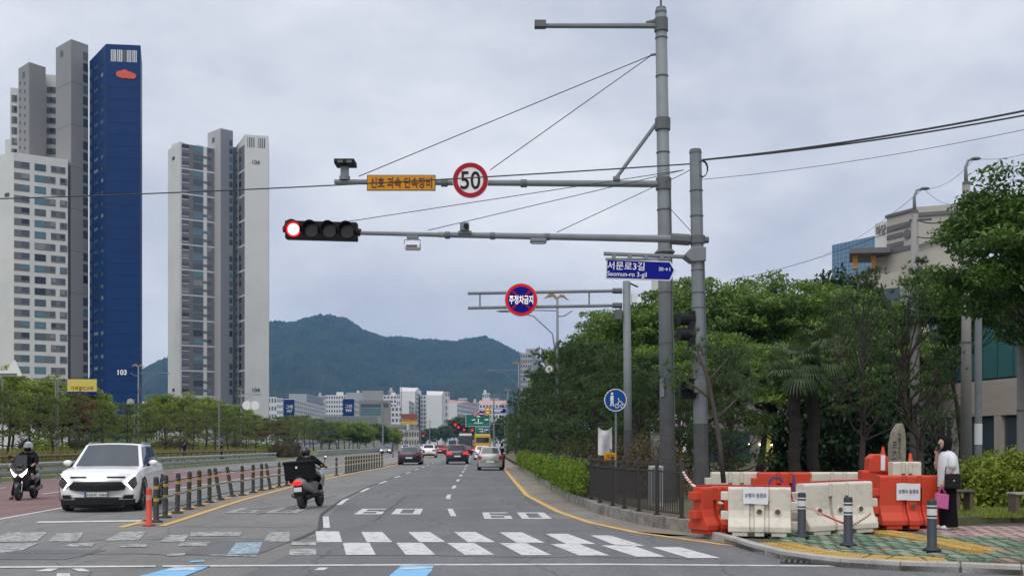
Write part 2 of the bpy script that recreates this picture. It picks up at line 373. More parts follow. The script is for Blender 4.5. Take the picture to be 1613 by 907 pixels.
for pts, m in (([(218, 907), (275, 891.8), (332, 890.5), (290, 907)], BLU), ([(206, 925), (218, 907), (290, 907), (262, 925)], BLU),
               ([(612, 907), (632, 890), (684, 888.6), (680, 898), (664, 914), (600, 920)], BLU), ([(298, 883), (322, 881), (322, 883.6), (300, 885)], BLU)): patch('guide_stripe', pts, m)
patch('guide_arrow', [(268, 895), (303, 892.5), (312, 897), (258, 898)], WHT, .013); patch('guide_arrow', [(628, 893.6), (682, 891.8), (680, 894), (634, 896.2)], WHT, .013)
for pts in ([(55, 899), (75, 894.5), (92, 894.5), (80, 899)], [(113, 894.5), (132, 894.5), (142, 899), (123, 899)], [(90, 902), (110, 902), (112, 915), (86, 915)], [(494, 897), (503, 893), (518, 893), (510, 897.2)]): patch('arrow_mark', pts, WHT)
# painted 60 in each lane: digits drawn from strokes so that they lie on the asphalt
def sixty(cx, cyc, wpx, hy, worn):
    c = G(cx, cyc, .009); w_ = wpx / F * c.y; y0 = G(cx, cyc + hy, .009).y; y1 = G(cx, cyc - hy, .009).y; sh = -.05
    def q(u, v): return (c.x + (u - .5) * w_ + sh * (v - .5) * (y1 - y0), y0 + v * (y1 - y0), .0095)
    rects6 = ((0, .0, .42, .14), (0, .86, .40, 1), (0, .14, .11, .86), (.31, .14, .42, .46), (.11, .42, .31, .56))
    rects0 = ((.56, .0, 1, .14), (.56, .86, 1, 1), (.56, .14, .68, .86), (.88, .14, 1, .86))
    for rs in (rects6, rects0):
        m = MB()
        for a, b, cc, d in rs: m.quad(q(a, b), q(cc, b), q(cc, d), q(a, d))
        m.build('painted_digit', WOLD if worn else WHT, road)
sixty(422, 803, 110, 4.2, True); sixty(614, 805, 100, 4.4, False); sixty(812, 811.5, 102, 5, False)
# sealed cracks and old patches in the asphalt
random.seed(31)
for x0, y0, x1, y1 in ((-7.0, 17.6, -3.0, 17.9), (-9.5, 15.6, -4.5, 15.2), (-6.5, 20.5, -4.2, 20.2), (-5.8, 24.0, -5.5, 33), (.6, 27, .2, 40), (-2.9, 22, -3.3, 34), (-3.2, 15.3, 2.6, 14.7)):
    pts = [Vector((x0 + (x1 - x0) * t + random.uniform(-.06, .06), y0 + (y1 - y0) * t + random.uniform(-.12, .12), 0)) for t in [i / 12 for i in range(13)]]; d_ = (pts[-1] - pts[0]).normalized(); n_ = Vector((-d_.y, d_.x, 0)) * .018
    m = MB(); m.grid([[tuple(p - n_ * random.uniform(.5, 1.3) + Vector((0, 0, .0072))), tuple(p + n_ * random.uniform(.5, 1.3) + Vector((0, 0, .0072)))] for p in pts]); m.build('sealed_crack', TAR, road)
for x0, x1, y0, y1, mt in ((-8.5, -6.2, 14.6, 15.9, A_NEW), (-4.9, -3.7, 15.2, 17.4, A_NEW), (.6, 1.9, 22.5, 24.2, A_OLD), (-12.5, -9.6, 16.2, 17.0, A_NEW)):
    m = MB(); m.quad((x0, y0, .0062), (x1, y0 - .05, .0062), (x1 + .05, y1, .0062), (x0 - .04, y1 + .05, .0062)); m.build('asphalt_patch', mt, road)
M('iron', (.09, .085, .08), .7, var=.3, scale=12, bump=.6, bscale=30)

# ---------------------------------------------------------------- corner pavement: kerb, tactile strips, green cobbles
pave_poly = [(q.x, q.y) for q in KERB[1:]] + [(40, 12.4), (40, 26), (9.5, 26), (3.9, 21.5), (3.72, 18.4)]
pm = MB(); pm.prism(pave_poly, -.02, .07)
PAVEBASE = M('paving_sand', (.09, .085, .07), .95, var=.3, scale=6, bump=.6, bscale=30)
pave = tag(pm.build('pavement', PAVEBASE), kind='structure')
KST = M('kerb_stone', (.42, .41, .39), .85, var=.15, scale=6, bump=.3, bscale=40, stain=(.2, .18, .15), sfac=.6, sscale=3)
for i in range(len(KERB) - 1):
    a, b = KERB[i], KERB[i + 1]; n = max(1, round((b - a).length / .7))
    for k in range(n):
        p, q = a.lerp(b, k / n), a.lerp(b, (k + 1) / n); d = (q - p); L = d.length; d.normalize(); nrm = Vector((-d.y, d.x, 0))
        m = MB(); m.prism([tuple((p + d * .006).xy), tuple((q - d * .006).xy), tuple((q - d * .006 + nrm * .15).xy), tuple((p + d * .006 + nrm * .15).xy)], -.01, .125)
        m.build('kerb_stone', KST, pave, bevel=.012)
random.seed(5)
GRN = [M('cobble_green_%d' % i, c, .9, var=.2, scale=9, bump=.5, bscale=35, stain=(.10, .10, .07), sfac=.6, sscale=7) for i, c in enumerate([(.18, .255, .175), (.125, .205, .135), (.25, .30, .205), (.29, .22, .16), (.20, .21, .165)])]
YTI = [M('tactile_yellow_%d' % i, c, .85, var=.15, scale=9, bump=.4, bscale=40, stain=(.2, .14, .06), sfac=.6, sscale=5) for i, c in enumerate([(.50, .32, .075), (.44, .28, .07), (.53, .36, .11)])]
PNK = [M('paver_pink_%d' % i, c, .9, var=.15, scale=9, bump=.4, bscale=35, stain=(.18, .14, .13), sfac=.5, sscale=5) for i, c in enumerate([(.40, .27, .26), (.36, .25, .24), (.43, .31, .29)])]
def inside(p, poly):
    r = False; j = len(poly) - 1
    for i in range(len(poly)):
        if (poly[i][1] > p[1]) != (poly[j][1] > p[1]) and p[0] < (poly[j][0] - poly[i][0]) * (p[1] - poly[i][1]) / (poly[j][1] - poly[i][1]) + poly[i][0]: r = not r
        j = i
    return r
def seg_d(p, pl):
    best = 1e9; p = Vector(p)
    for a, b in zip(pl, pl[1:]):
        a = Vector(a[:2]); b = Vector(b[:2]); t = max(0, min(1, (p - a).dot(b - a) / max(1e-9, (b - a).length_squared))); best = min(best, (p - a.lerp(b, t)).length)
    return best
KP = [tuple(q) for q in KERB]
TAC2 = [tuple(G(1375, 836, .11)), tuple(G(1460, 850, .11)), tuple(G(1535, 866, .11))]
def unit_block(w_, d_, mats):
    out_ = []
    for mt in mats:
        m = MB(); m.box(-w_ / 2, w_ / 2, -d_ / 2, d_ / 2, -.05, 0)
        me = m.mesh('paver', mt); bm = bmesh.new(); bm.from_mesh(me)
        bmesh.ops.bevel(bm, geom=[e for e in bm.edges if all(abs(v.co.z) < 1e-6 for v in e.verts)], offset=.024, segments=2, affect='EDGES'); bm.to_mesh(me); bm.free(); out_.append(me)
    return out_
cob = unit_block(.175, .37, GRN); tac = unit_block(.285, .285, YTI); pnk = unit_block(.228, .44, PNK)
poly_in = [(q.x, q.y) for q in KERB[1:]] + [(12.2, 12.6), (12.2, 22), (4.3, 18.6)]
cand = []
y = 12.7; r_ = 0
while y < 18.7:
    x = 4.0 + (r_ % 2) * .1
    while x < 11.4:
        p = (x + random.uniform(-.008, .008), y + random.uniform(-.012, .012))
        if inside(p, poly_in) and seg_d(p, KP) > .72 and seg_d(p, TAC2) > .30 and not (x > 9.2 + 0 * y and y > 16.8) and (p[0] - CX * 0) < 9.9:
            if not (p[1] > 15.9 + (9.6 - p[0]) * .55): cand.append(p)
        x += .2
    y += .41; r_ += 1
extra = MB()
for i, p in enumerate(cand):
    k = random.choices(range(5), (5, 5, 3, 1, 3))[0]; z = .114 + random.uniform(-.012, .010)
    if i < 300:
        link('cobble', cob[k], pave, (p[0], p[1], z), (random.uniform(-.05, .05), random.uniform(-.07, .07), random.uniform(-.05, .05)))
    else: extra.box(p[0] - .09, p[0] + .09, p[1] - .195, p[1] + .195, z - .05, z, k)
if extra.v: tag(extra.build('cobbles', GRN, pave), kind='stuff')
tl = MB()
def tactile_row(pl, off, start=0.):
    acc = 0
    for a, b in zip(pl, pl[1:]):
        a = Vector(a[:2]); b = Vector(b[:2]); d = b - a; L = d.length; d.normalize(); nr = Vector((-d.y, d.x)); t = -acc if acc < 0 else acc
        while t < L:
            p = a + d * t + nr * off
            link('tactile_tile', random.choice(tac), pave, (p.x, p.y, .113 + random.uniform(-.003, .003)), (0, 0, math.atan2(d.y, d.x)))
            for ii in range(4):
                for jj in range(4):
                    q = p + d * (-.1 + ii * .067) + nr * (-.1 + jj * .067); tl.lathe([(.02, 0), (.014, .006)], 5, (q.x, q.y, .113))
            t += .29
        acc = t - L
kk = [tuple(q) for q in KERB[2:8]]
tactile_row(kk, .32); tactile_row(kk, .61)
tactile_row(TAC2, 0); tactile_row(TAC2, .29)
tag(tl.build('tactile_domes', YTI[0], pave), kind='stuff')
# pink pavement running off to the right
npk = 0
for r_ in range(7):
    for c_ in range(22):
        p = (7.15 + c_ * .245 + (r_ % 2) * .12, 16.1 + r_ * .47 - .0 * c_)
        if p[1] > 15.9 + (9.6 - p[0]) * .55 and p[1] < 19.2 and p[0] > 7.2:
            link('paver', random.choice(pnk), pave, (p[0], p[1], .113 + random.uniform(-.004, .004)), (random.uniform(-.015, .015), 0, 0)); npk += 1
# drain grate in the gutter
dgm = MB(); c0 = G(1290, 886.5)
IRON = MATS['iron']
dgr = MB(); dgr.box(-.5, .5, -.22, .22, .001, .008); do = dgr.build('drain_grate', M('drain_dark', (.02, .02, .02), .9), road); do.location = c0; do.rotation_euler.z = -.30
for k in range(13):
    m = MB(); m.box(-.48 + k * .077, -.44 + k * .077, -.2, .2, .009, .03); m.build('bar', IRON, do)

# ---------------------------------------------------------------- low wall under the fence, park soil behind
CAP = M('wall_concrete', (.30, .285, .255), .9, var=.25, scale=3, bump=.5, bscale=22, stain=(.11, .095, .075), sfac=.85, sscale=2.6, sthr=.5)
lw = thing('low_wall', 'stained low concrete wall carrying the dark iron fence and the hedge', 'wall', (3.4, 18.9, 0))
def wall_pts(y0, y1, step):
    out_ = []; y = y0
    while y < y1: out_.append(y); y += step
    return out_ + [y1]
wy = wall_pts(18.3, 70, 1.2)
for a, b in zip(wy, wy[1:]):
    x0, x1 = interp(WALL, a), interp(WALL, b); m = MB(); gap = .006
    m.prism([(x0, a + gap), (x0 + .22, a + gap), (x1 + .22, b - gap), (x1, b - gap)], -.05, .235 + random.uniform(-.004, .004)); m.build('wall_block', CAP, lw, world=True, bevel=.015)
m = MB(); m.prism([(3.74, 18.22), (4.6, 17.85), (4.65, 18.05), (3.85, 18.42)], -.02, .2); m.build('wall_block', CAP, lw, world=True, bevel=.02)
ps = MB()
psy = [18.6, 18.602, 20, 21.5, 24.2, 29.3, 45, 66, 120, 200]
ps.grid([[(interp(WALL, y) + .23, y, .20), (interp(WALL, y) + 3, y, .22), (max(9, interp(WALL, y) + 8), max(y, 21.6), .24), (40, max(y, 21.6), .26), (95, max(y, 21.6), .3)] for y in psy])
ps.v = [(a, q + (.0 if i >= 5 else -.0), (.03 if i < 5 else c)) for i, (a, q, c) in enumerate(ps.v)]
tag(ps.build('park_soil', SOIL), kind='structure')
# verge on the far side of the left carriageway
vg = MB()
vy = [5, 30, 44, 60, 75, 107, 150, 200, 300]
vg.grid([[(interp(RAIL, y) - .3, y, .0), (interp(RAIL, y) - .5, y, .14), (interp(RAIL, y) - 3.5, y, .16), (interp(RAIL, y) - 5, y, .55), (interp(RAIL, y) - 9, y, .8), (interp(RAIL, y) - 40, y, .9), (interp(RAIL, y) - 160, y, .5)] for y in vy])
tag(vg.build('verge', GRASSG), kind='structure')

# ---------------------------------------------------------------- mountain
RIDGE = [(-800, 640), (-300, 610), (100, 600), (200, 596), (232, 581), (262, 570), (330, 548), (390, 528), (423, 519), (445, 511), (475, 511), (500, 507), (528, 506), (548, 509), (575, 524), (610, 537), (650, 540), (690, 543), (720, 544.5), (745, 539), (765, 536), (785, 543), (805, 553), (830, 566), (870, 590), (930, 615), (1050, 640), (1400, 650), (2200, 660)]
YR = 2600.
rng = np.random.default_rng(3)
nx, ny = 560, 130
def vnoise(X, Y, s, seed):
    r = np.random.default_rng(seed); T = r.random((64, 64)); x = X / s; y = Y / s
    xi = np.floor(x).astype(int); yi = np.floor(y).astype(int); fx = x - xi; fy = y - yi; fx = fx * fx * (3 - 2 * fx); fy = fy * fy * (3 - 2 * fy)
    g_ = lambda a, b: T[a % 64, b % 64]
    return (g_(xi, yi) * (1 - fx) + g_(xi + 1, yi) * fx) * (1 - fy) + (g_(xi, yi + 1) * (1 - fx) + g_(xi + 1, yi + 1) * fx) * fy
pxs = np.concatenate([np.linspace(-700, 190, 60), np.linspace(195, 900, 440), np.linspace(910, 2100, 60)])
ts = np.concatenate([np.linspace(0, .92, 112), np.linspace(.93, 1.25, 18)])
PX, T = np.meshgrid(pxs, ts, indexing='ij')
Xr = (PX - CX) / F * YR
zr = CH - (np.interp(PX, [a for a, b in RIDGE], [b for a, b in RIDGE]) - HY) / F * YR
Yg = 1250 + (YR - 1250) * T; Xg = Xr * (.62 + .38 * T)
prof = np.where(T <= 1, np.sin(np.clip(T, 0, 1) * math.pi / 2) ** 1.15, 1 - (T - 1) * 1.6)
rav = (np.abs(vnoise(Xg * 1.0, Yg * .35, 170, 1) - .5) * 2) * 46 + (np.abs(vnoise(Xg, Yg * .5, 75, 2) - .5) * 2) * 16
edge = np.clip(1 - np.abs(T - .5) * 1.9, 0, 1)
Z = zr * prof - rav * edge * .9 + vnoise(Xg, Yg, 22, 5) * 7 * (T > .03) + vnoise(Xg, Yg, 9, 6) * 5 + rng.random(Xg.shape) * 6.5 - 10
co = np.stack([Xg, Yg, Z], -1).reshape(-1, 3)
idx = np.arange(PX.size).reshape(PX.shape)
fq = np.stack([idx[:-1, :-1], idx[1:, :-1], idx[1:, 1:], idx[:-1, 1:]], -1).reshape(-1, 4)
def np_mesh(name, co, faces, mats, smooth=False):
    me = bpy.data.meshes.new(name); k = faces.shape[1]
    me.vertices.add(len(co)); me.vertices.foreach_set('co', np.asarray(co, dtype=np.float32).ravel())
    me.loops.add(faces.size); me.loops.foreach_set('vertex_index', faces.astype(np.int32).ravel())
    me.polygons.add(len(faces)); me.polygons.foreach_set('loop_start', np.arange(0, faces.size, k, dtype=np.int32))
    for m_ in (mats if isinstance(mats, (list, tuple)) else [mats]): me.materials.append(m_)
    if smooth: me.polygons.foreach_set('use_smooth', np.ones(len(faces), dtype=bool))
    me.update(calc_edges=True); return me
FOREST = M('forest', (.010, .027, .017), .95, var=.8, scale=.07, stain=(.028, .054, .024), sfac=.7, sscale=.012, sthr=.5)
tag(link('mountain', np_mesh('mountain', co, fq, FOREST)), kind='structure')
# air between here and the hills
hz = bpy.data.materials.new('haze'); hz.use_nodes = True; hn = hz.node_tree; hn.nodes.clear()
ho = hn.nodes.new('ShaderNodeOutputMaterial'); pv = hn.nodes.new('ShaderNodeVolumePrincipled'); pv.inputs['Color'].default_value = (.20, .47, .95, 1); pv.inputs['Density'].default_value = .00016
hn.links.new(pv.outputs[0], ho.inputs['Volume'])
hb = MB(); hb.box(-4200, 4200, -320, 3600, -1.2, 330); tag(hb.build('haze', hz), kind='stuff')
# ---------------------------------------------------------------- far buildings
def BP(px, Y): return ((px - CX) / F * Y, Y)
def ZP(py, Y): return CH - (py - HY) / F * Y
TW = M('tower_white', (.60, .60, .575), .85, var=.06, scale=.08, stain=(.45, .45, .44), sfac=.5, sscale=.05)
TC = M('tower_concrete', (.26, .255, .25), .9, var=.12, scale=.15, bump=.2, bscale=.6)
TG = M('tower_grey', (.155, .15, .152), .9, var=.1, scale=.2)
TGL = M('tower_grey_light', (.40, .40, .39), .9, var=.08, scale=.2)
TB = M('tower_blue', (.003, .027, .115), .45, var=.4, scale=.22, spec=.2)
GLS = M('window_glass', (.035, .055, .07), .12, var=.5, scale=.35, spec=.7)
GLB = M('window_glass_teal', (.06, .14, .17), .12, var=.5, scale=.3, spec=.7)
LINE = M('joint_dark', (.11, .11, .115), .9)
WLET = M('letter_white', (.8, .8, .8), .6); KLET = M('letter_dark', (.05, .05, .055), .6)
WR = random.Random(4); WVAR = [GLS, GLB, M('window_curtain', (.20, .205, .20), .35, var=.3, scale=.6), M('window_dim', (.075, .085, .095), .2, var=.4, scale=.5), M('window_black', (.012, .014, .017), .15)]
def wallseg(a, b):                       # frame on a vertical wall from plan point a to b (left to right as seen)
    a = Vector((a[0], a[1], 0)); b = Vector((b[0], b[1], 0)); d = (b - a); L = d.length; d.normalize(); n = Vector((d.y, -d.x, 0))
    if n.dot(a) > 0: n = -n
    return a, d, n, L
_unit = {}
def panel(name, fr, u0, u1, z0, z1, mat, parent, proud=.06, th=.12):
    """a thin block set on a wall; alike ones share their mesh"""
    if name == 'window' and mat.name.startswith('window_glass') and WR.random() < .45: mat = WR.choice(WVAR)
    a, d, n, L = fr; key = (name, mat.name)
    if key not in _unit: _unit[key] = MB().box(-.5, .5, -.5, .5, -.5, .5).mesh(name, mat)
    c = a + d * ((u0 + u1) / 2) + n * (proud - th / 2); c.z = (z0 + z1) / 2
    return link(name, _unit[key], parent, c - parent.location, (0, 0, math.atan2(d.y, d.x)), (u1 - u0, th, z1 - z0))
def wall_text(key, mat, fr, u, z, h, parent, proud=.1, w=None):
    a, d, n, L = fr; c = a + d * u + n * proud; c.z = z
    return lettering(key, mat, parent, c - parent.location, height=h, width=w, rot=(R(90), 0, math.atan2(d.y, d.x)), depth=12)
def block(name, pts, z1, mat, parent, z0=0.):
    m = MB(); m.prism(pts, z0, z1); return m.build(name, mat, parent, world=True)

# --- tower 103: window block, two concrete cores, blue slab
YT = 268.
t = thing('apartment_tower', 'tall apartment tower with blue end wall numbered 103 and two concrete cores', 'building', (BP(100, YT)[0], YT, .0), group=None)
zA = ZP(240, 265)
A0, A1, A2 = BP(-28, 271), BP(21.5, 265), BP(107, 272)
block('window_block', [A0, A1, A2, BP(100, 284), BP(-28, 284)], zA, TW, t)
fr = wallseg(A1, A2); frl = wallseg(A0, A1); L = fr[3]
fl = 17.75 / F * 268
def wu(zx): return (zx - 46) / (303 - 46) * L          # zoomed photo columns -> metres along the wall
z = zA - 2.1; k = 0
while z > 6:
    z0 = z - fl * .62
    panel('spandrel', fr, wu(48), wu(120), z0, z, TG, t, .05); panel('window', fr, wu(82), wu(118), z0 + .55, z - .05, GLS, t, .11)
    if k % 2:
        panel('spandrel', fr, wu(143), wu(243), z0, z, TG, t, .05); panel('window', fr, wu(145), wu(195), z0 + .1, z - .05, GLB, t, .11); panel('window', fr, wu(218), wu(240), z0 + .6, z - .2, GLS, t, .11)
        panel('spandrel', fr, wu(264), wu(300), z0, z, TG, t, .05); panel('window', fr, wu(268), wu(288), z0 + .6, z - .2, GLS, t, .11)
    else:
        panel('spandrel', fr, wu(143), wu(197), z0, z, TG, t, .05); panel('window', fr, wu(146), wu(196), z0 + .1, z - .05, GLB if k % 4 else GLS, t, .11)
        panel('spandrel', fr, wu(221), wu(291), z0, z, TG, t, .05); panel('window', fr, wu(225), wu(244), z0 + .6, z - .2, GLS, t, .11); panel('window', fr, wu(266), wu(286), z0 + .6, z - .2, GLS, t, .11)
    z -= fl; k += 1
wall_text('103', KLET, frl, frl[3] * .80, zA - 10.5, 1.0, t)
def core(c0, c1, c2, ytop, Yc, back):
    zt = ZP(ytop, Yc); o = block('stair_core', [c0, c1, c2, back], zt, TC, t)
    f1, f2 = wallseg(c0, c1), wallseg(c1, c2); return zt, f1, f2
zc, f1, f2 = core(BP(88, 279), BP(112, 273), BP(139, 277), 62, 273, BP(114, 290))
panel('window', f1, f1[3] * .30, f1[3] * .48, zc - 3.2, zc - 1.7, LINE, t)
for k in range(32): panel('window', f2, f2[3] * .70, f2[3] * .97, zc - 2.2 - k * fl * 1.02 - 2.1, zc - 2.2 - k * fl * 1.02, GLS, t, .05)
for k in range(1, 9): panel('joint', f1, 0, f1[3], zc - k * 11 - .1, zc - k * 11, LINE, t, .02); panel('joint', f2, 0, f2[3] * .68, zc - k * 11 - .1, zc - k * 11, LINE, t, .02)
zc, f1, f2 = core(BP(29, 288), BP(46, 283), BP(72, 287), 98, 283, BP(50, 297))
panel('window', f1, f1[3] * .40, f1[3] * .60, zc - 3.4, zc - 1.8, LINE, t)
for k in range(16): 
    panel('window', f1, f1[3] * .12, f1[3] * .24, zc - 4.6 - k * 2.2, zc - 3.9 - k * 2.2, LINE, t); panel('window', f1, f1[3] * .55, f1[3] * .67, zc - 5.4 - k * 2.2, zc - 4.7 - k * 2.2, LINE, t)
# set-back blocks with windows between the cores
zB = ZP(119, 292); b0, b1 = BP(66, 291), BP(92, 292); block('set_back_block', [b0, b1, BP(92, 300), BP(66, 300)], zB, TW, t); fb = wallseg(b0, b1)
for k in range(9): panel('spandrel', fb, fb[3] * .30, fb[3] * .95, zB - 3.4 - k * 2.85 - 1.7, zB - 3.4 - k * 2.85, TG, t, .06); panel('window', fb, fb[3] * .5, fb[3] * .78, zB - 3.5 - k * 2.85 - 1.0, zB - 3.5 - k * 2.85, GLS, t, .14)
zB = ZP(140, 294); b0, b1 = BP(16, 293), BP(34, 294); block('set_back_block', [b0, b1, BP(34, 300), BP(16, 300)], zB, TW, t); fb = wallseg(b0, b1)
for k in range(8): panel('spandrel', fb, fb[3] * .12, fb[3] * .6, zB - 2.0 - k * 3 - 2, zB - 2.0 - k * 3, TG, t, .06); panel('window', fb, fb[3] * .36, fb[3] * .58, zB - 2.2 - k * 3 - 1.3, zB - 2.2 - k * 3, GLS, t, .14)
block('set_back_block', [BP(8, 296), BP(17, 296), BP(17, 300), BP(8, 300)], ZP(220, 296), TW, t)
# blue slab
s0, s1, s2 = BP(141, 277), BP(167, 268), BP(221.5, 269); zlo, zhi = ZP(97, 277), ZP(69.5, 268)
bm_ = MB(); bk = [BP(224, 283), BP(150, 290)]
bm_.prism([s0, s1, s2] + bk, 0, [zlo, zhi, zhi, zhi, zlo]); bm_.build('blue_slab', TB, t, world=True)
f1, f2 = wallseg(s0, s1), wallseg(s1, s2)
for k in range(30):
    zz = zlo - 2.5 - k * 3.02
    panel('window', f1, f1[3] * .30, f1[3] * .52, zz - .8, zz, GLS, t, .05); panel('window', f1, f1[3] * .72, f1[3] * .84, zz - 1.0, zz - .1, GLS, t, .05); panel('window', f1, f1[3] * .02, f1[3] * .12, zz - 2.0, zz, LINE, t, .05)
BJ = M('blue_joint', (.002, .018, .085), .6, spec=.1)
for k in range(31): panel('cladding_joint', f2, .1, f2[3] - .1, zhi - 8 - k * 3.0 - .14, zhi - 8 - k * 3.0, BJ, t, .012)
OPN = M('opening_light', (.55, .57, .60), .7, var=.1); 
for u0, u1 in ((.14, .29), (.32, .47)): panel('opening', f2, f2[3] * u0, f2[3] * u1, zhi - 4.4, zhi - 1.4, OPN, t, .04)
for u0, u1 in ((.47, .58),): panel('opening', f2, f2[3] * u0, f2[3] * u1, zhi - 4.4, zhi - 1.4, LINE, t, .03)
for u0, u1 in ((.60, .73), (.76, .89)): panel('opening', f2, f2[3] * u0, f2[3] * u1, zhi - 4.4, zhi - 1.4, OPN, t, .04)
for u in (.18, .23, .36, .42, .64, .69, .80, .85): panel('mullion', f2, f2[3] * u - .06, f2[3] * u + .06, zhi - 4.3, zhi - 1.5, LINE, t, .1)
ORG = M('logo_orange', (.62, .085, .035), .6, var=.05)
cl = MB(); a, d, n, L2_ = f2
for cu, cz, ru, rz_ in ((3.5, 0, 1.0, .85), (4.6, .25, 1.0, .95), (5.7, -.2, 1.1, .95), (6.6, -.4, .9, .75), (4.4, -.35, 1.2, .7)):
    c = a + d * cu + n * (.12 + cu * .015); c.z = zhi - 7.6 + cz * 1.0
    pts = [c + d * (ru * 1.0 * math.cos(q * math.pi / 10)) + Vector((0, 0, rz_ * math.sin(q * math.pi / 10))) for q in range(20)]
    cl.add(pts + [p - n * .4 for p in pts], [tuple(range(20)), tuple(range(20, 40))[::-1]] + [(i, (i + 1) % 20, 20 + (i + 1) % 20, 20 + i) for i in range(20)])
cl.build('cloud_logo', ORG, t, world=True)
wall_text('103', WLET, f2, f2[3] * .47, ZP(586, 268), 1.35, t, .1)

# --- tower 104
YT = 362.
t = thing('apartment_tower', 'pale apartment tower numbered 104 with grey core and windowed front', 'building', (BP(340, YT)[0], YT, 0))
W0, W1, W2 = BP(264.5, 371), BP(283, 362), BP(347, 370); zA = ZP(225, 362)
block('window_block', [W0, W1, W2, BP(345, 385), BP(266, 385)], zA, TW, t)
block('roof_block', [BP(270, 374), BP(284, 370), BP(298, 374), BP(290, 384)], zA + 2.8, TW, t, zA); block('roof_block', [BP(304, 376), BP(310, 372), BP(330, 376), BP(325, 384)], zA + 2.2, TGL, t, zA)
fr, frl = wallseg(W1, W2), wallseg(W0, W1); L = fr[3]; fl = 13.2 / F * 364
wall_text('104', KLET, frl, frl[3] * .5, ZP(249, 366), 1.3, t, .1, w=2.2); wall_text('104', KLET, frl, frl[3] * .5, ZP(614, 366), 1.3, t, .1, w=2.2)
def wu(zx): return (zx - 195) / (412 - 195) * L
for k in range(30):
    z = ZP(229, 364) - k * fl
    if k % 3 == 0: 
        for u0, u1 in ((205, 320), (340, 410)): panel('grey_field', fr, wu(u0), wu(u1), z - fl * 2.78, z + .15, TG, t, .04)
    panel('window', fr, wu(207), wu(243), z - 1.25, z - .05, GLS, t, .1); panel('window', fr, wu(266), wu(317), z - 2.0, z + .05, GLB if (k * 7) % 5 < 2 else GLS, t, .1)
    panel('window', fr, wu(343), wu(364), z - 1.35, z - .1, GLS, t, .1); panel('window', fr, wu(386), wu(408), z - 1.35, z - .1, GLS, t, .1)
    panel('ledge', fr, wu(207), wu(243), z - 1.75, z - 1.35, TGL, t, .12)
    if k % 3 == 1: panel('link_band', fr, wu(318), wu(342), z - fl * .35, z - .1, TG, t, .05); panel('link_band', fr, wu(318), wu(342), z - fl * 1.35, z - fl - .1, TG, t, .05)
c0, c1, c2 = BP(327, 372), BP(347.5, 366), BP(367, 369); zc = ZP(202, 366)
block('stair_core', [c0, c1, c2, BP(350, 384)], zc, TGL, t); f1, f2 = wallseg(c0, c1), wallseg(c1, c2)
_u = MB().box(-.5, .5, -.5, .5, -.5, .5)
panel('core_face', f2, .03, f2[3] - .03, 1, zc - .3, M('core_painted_shade', (.20, .205, .225), .9, var=.06, scale=.2), t, .03)  # dark panel over the right core face, its shade put into the colour
panel('window', f1, f1[3] * .35, f1[3] * .55, zc - 4.2, zc - 2.4, LINE, t)
for k in range(31): panel('window', f2, f2[3] * .70, f2[3] * .95, zc - 3.5 - k * fl - 2.0, zc - 3.5 - k * fl, GLS, t, .07)
block('recess_wall', [BP(365, 373), BP(376, 373), BP(376, 384), BP(365, 384)], ZP(232, 373), TG, t)
s0, s1, s2 = BP(371, 374), BP(386, 365), BP(423, 367); zlo, zhi = ZP(232, 374), ZP(212, 365)
m = MB(); m.prism([s0, s1, s2, BP(424, 384), BP(378, 386)], 0, [zlo, zhi, zhi, zhi, zlo]); m.build('end_block', TW, t, world=True)
f1, f2 = wallseg(s0, s1), wallseg(s1, s2)
panel('grey_field', f1, f1[3] * .35, f1[3] * .95, 4, zlo - 1.5, TG, t, .03)
for k in range(30):
    zz = zlo - 1.8 - k * fl; panel('window', f1, f1[3] * .40, f1[3] * .62, zz - 1.9, zz, GLS, t, .08); panel('window', f1, f1[3] * .03, f1[3] * .2, zz - 1.2, zz - .2, GLS, t, .06)
    if k % 3 == 2: panel('ledge', f1, f1[3] * .02, f1[3] * .98, zz - fl - .1, zz - fl + .55, TW, t, .1)
for u0, u1 in ((.10, .40), (.55, .85)):
    panel('opening', f2, f2[3] * u0, f2[3] * u1, zhi - 4.3, zhi - .9, LINE, t, .04)
    for q in range(3): panel('fin', f2, f2[3] * (u0 + .03 + q * .09), f2[3] * (u0 + .07 + q * .09), zhi - 4.3, zhi - .9, TW, t, .12)
wall_text('104', KLET, f2, f2[3] * .47, ZP(256, 366), 1.5, t, .1, w=2.5); wall_text('104', KLET, f2, f2[3] * .47, ZP(614, 366), 1.5, t, .1, w=2.5)

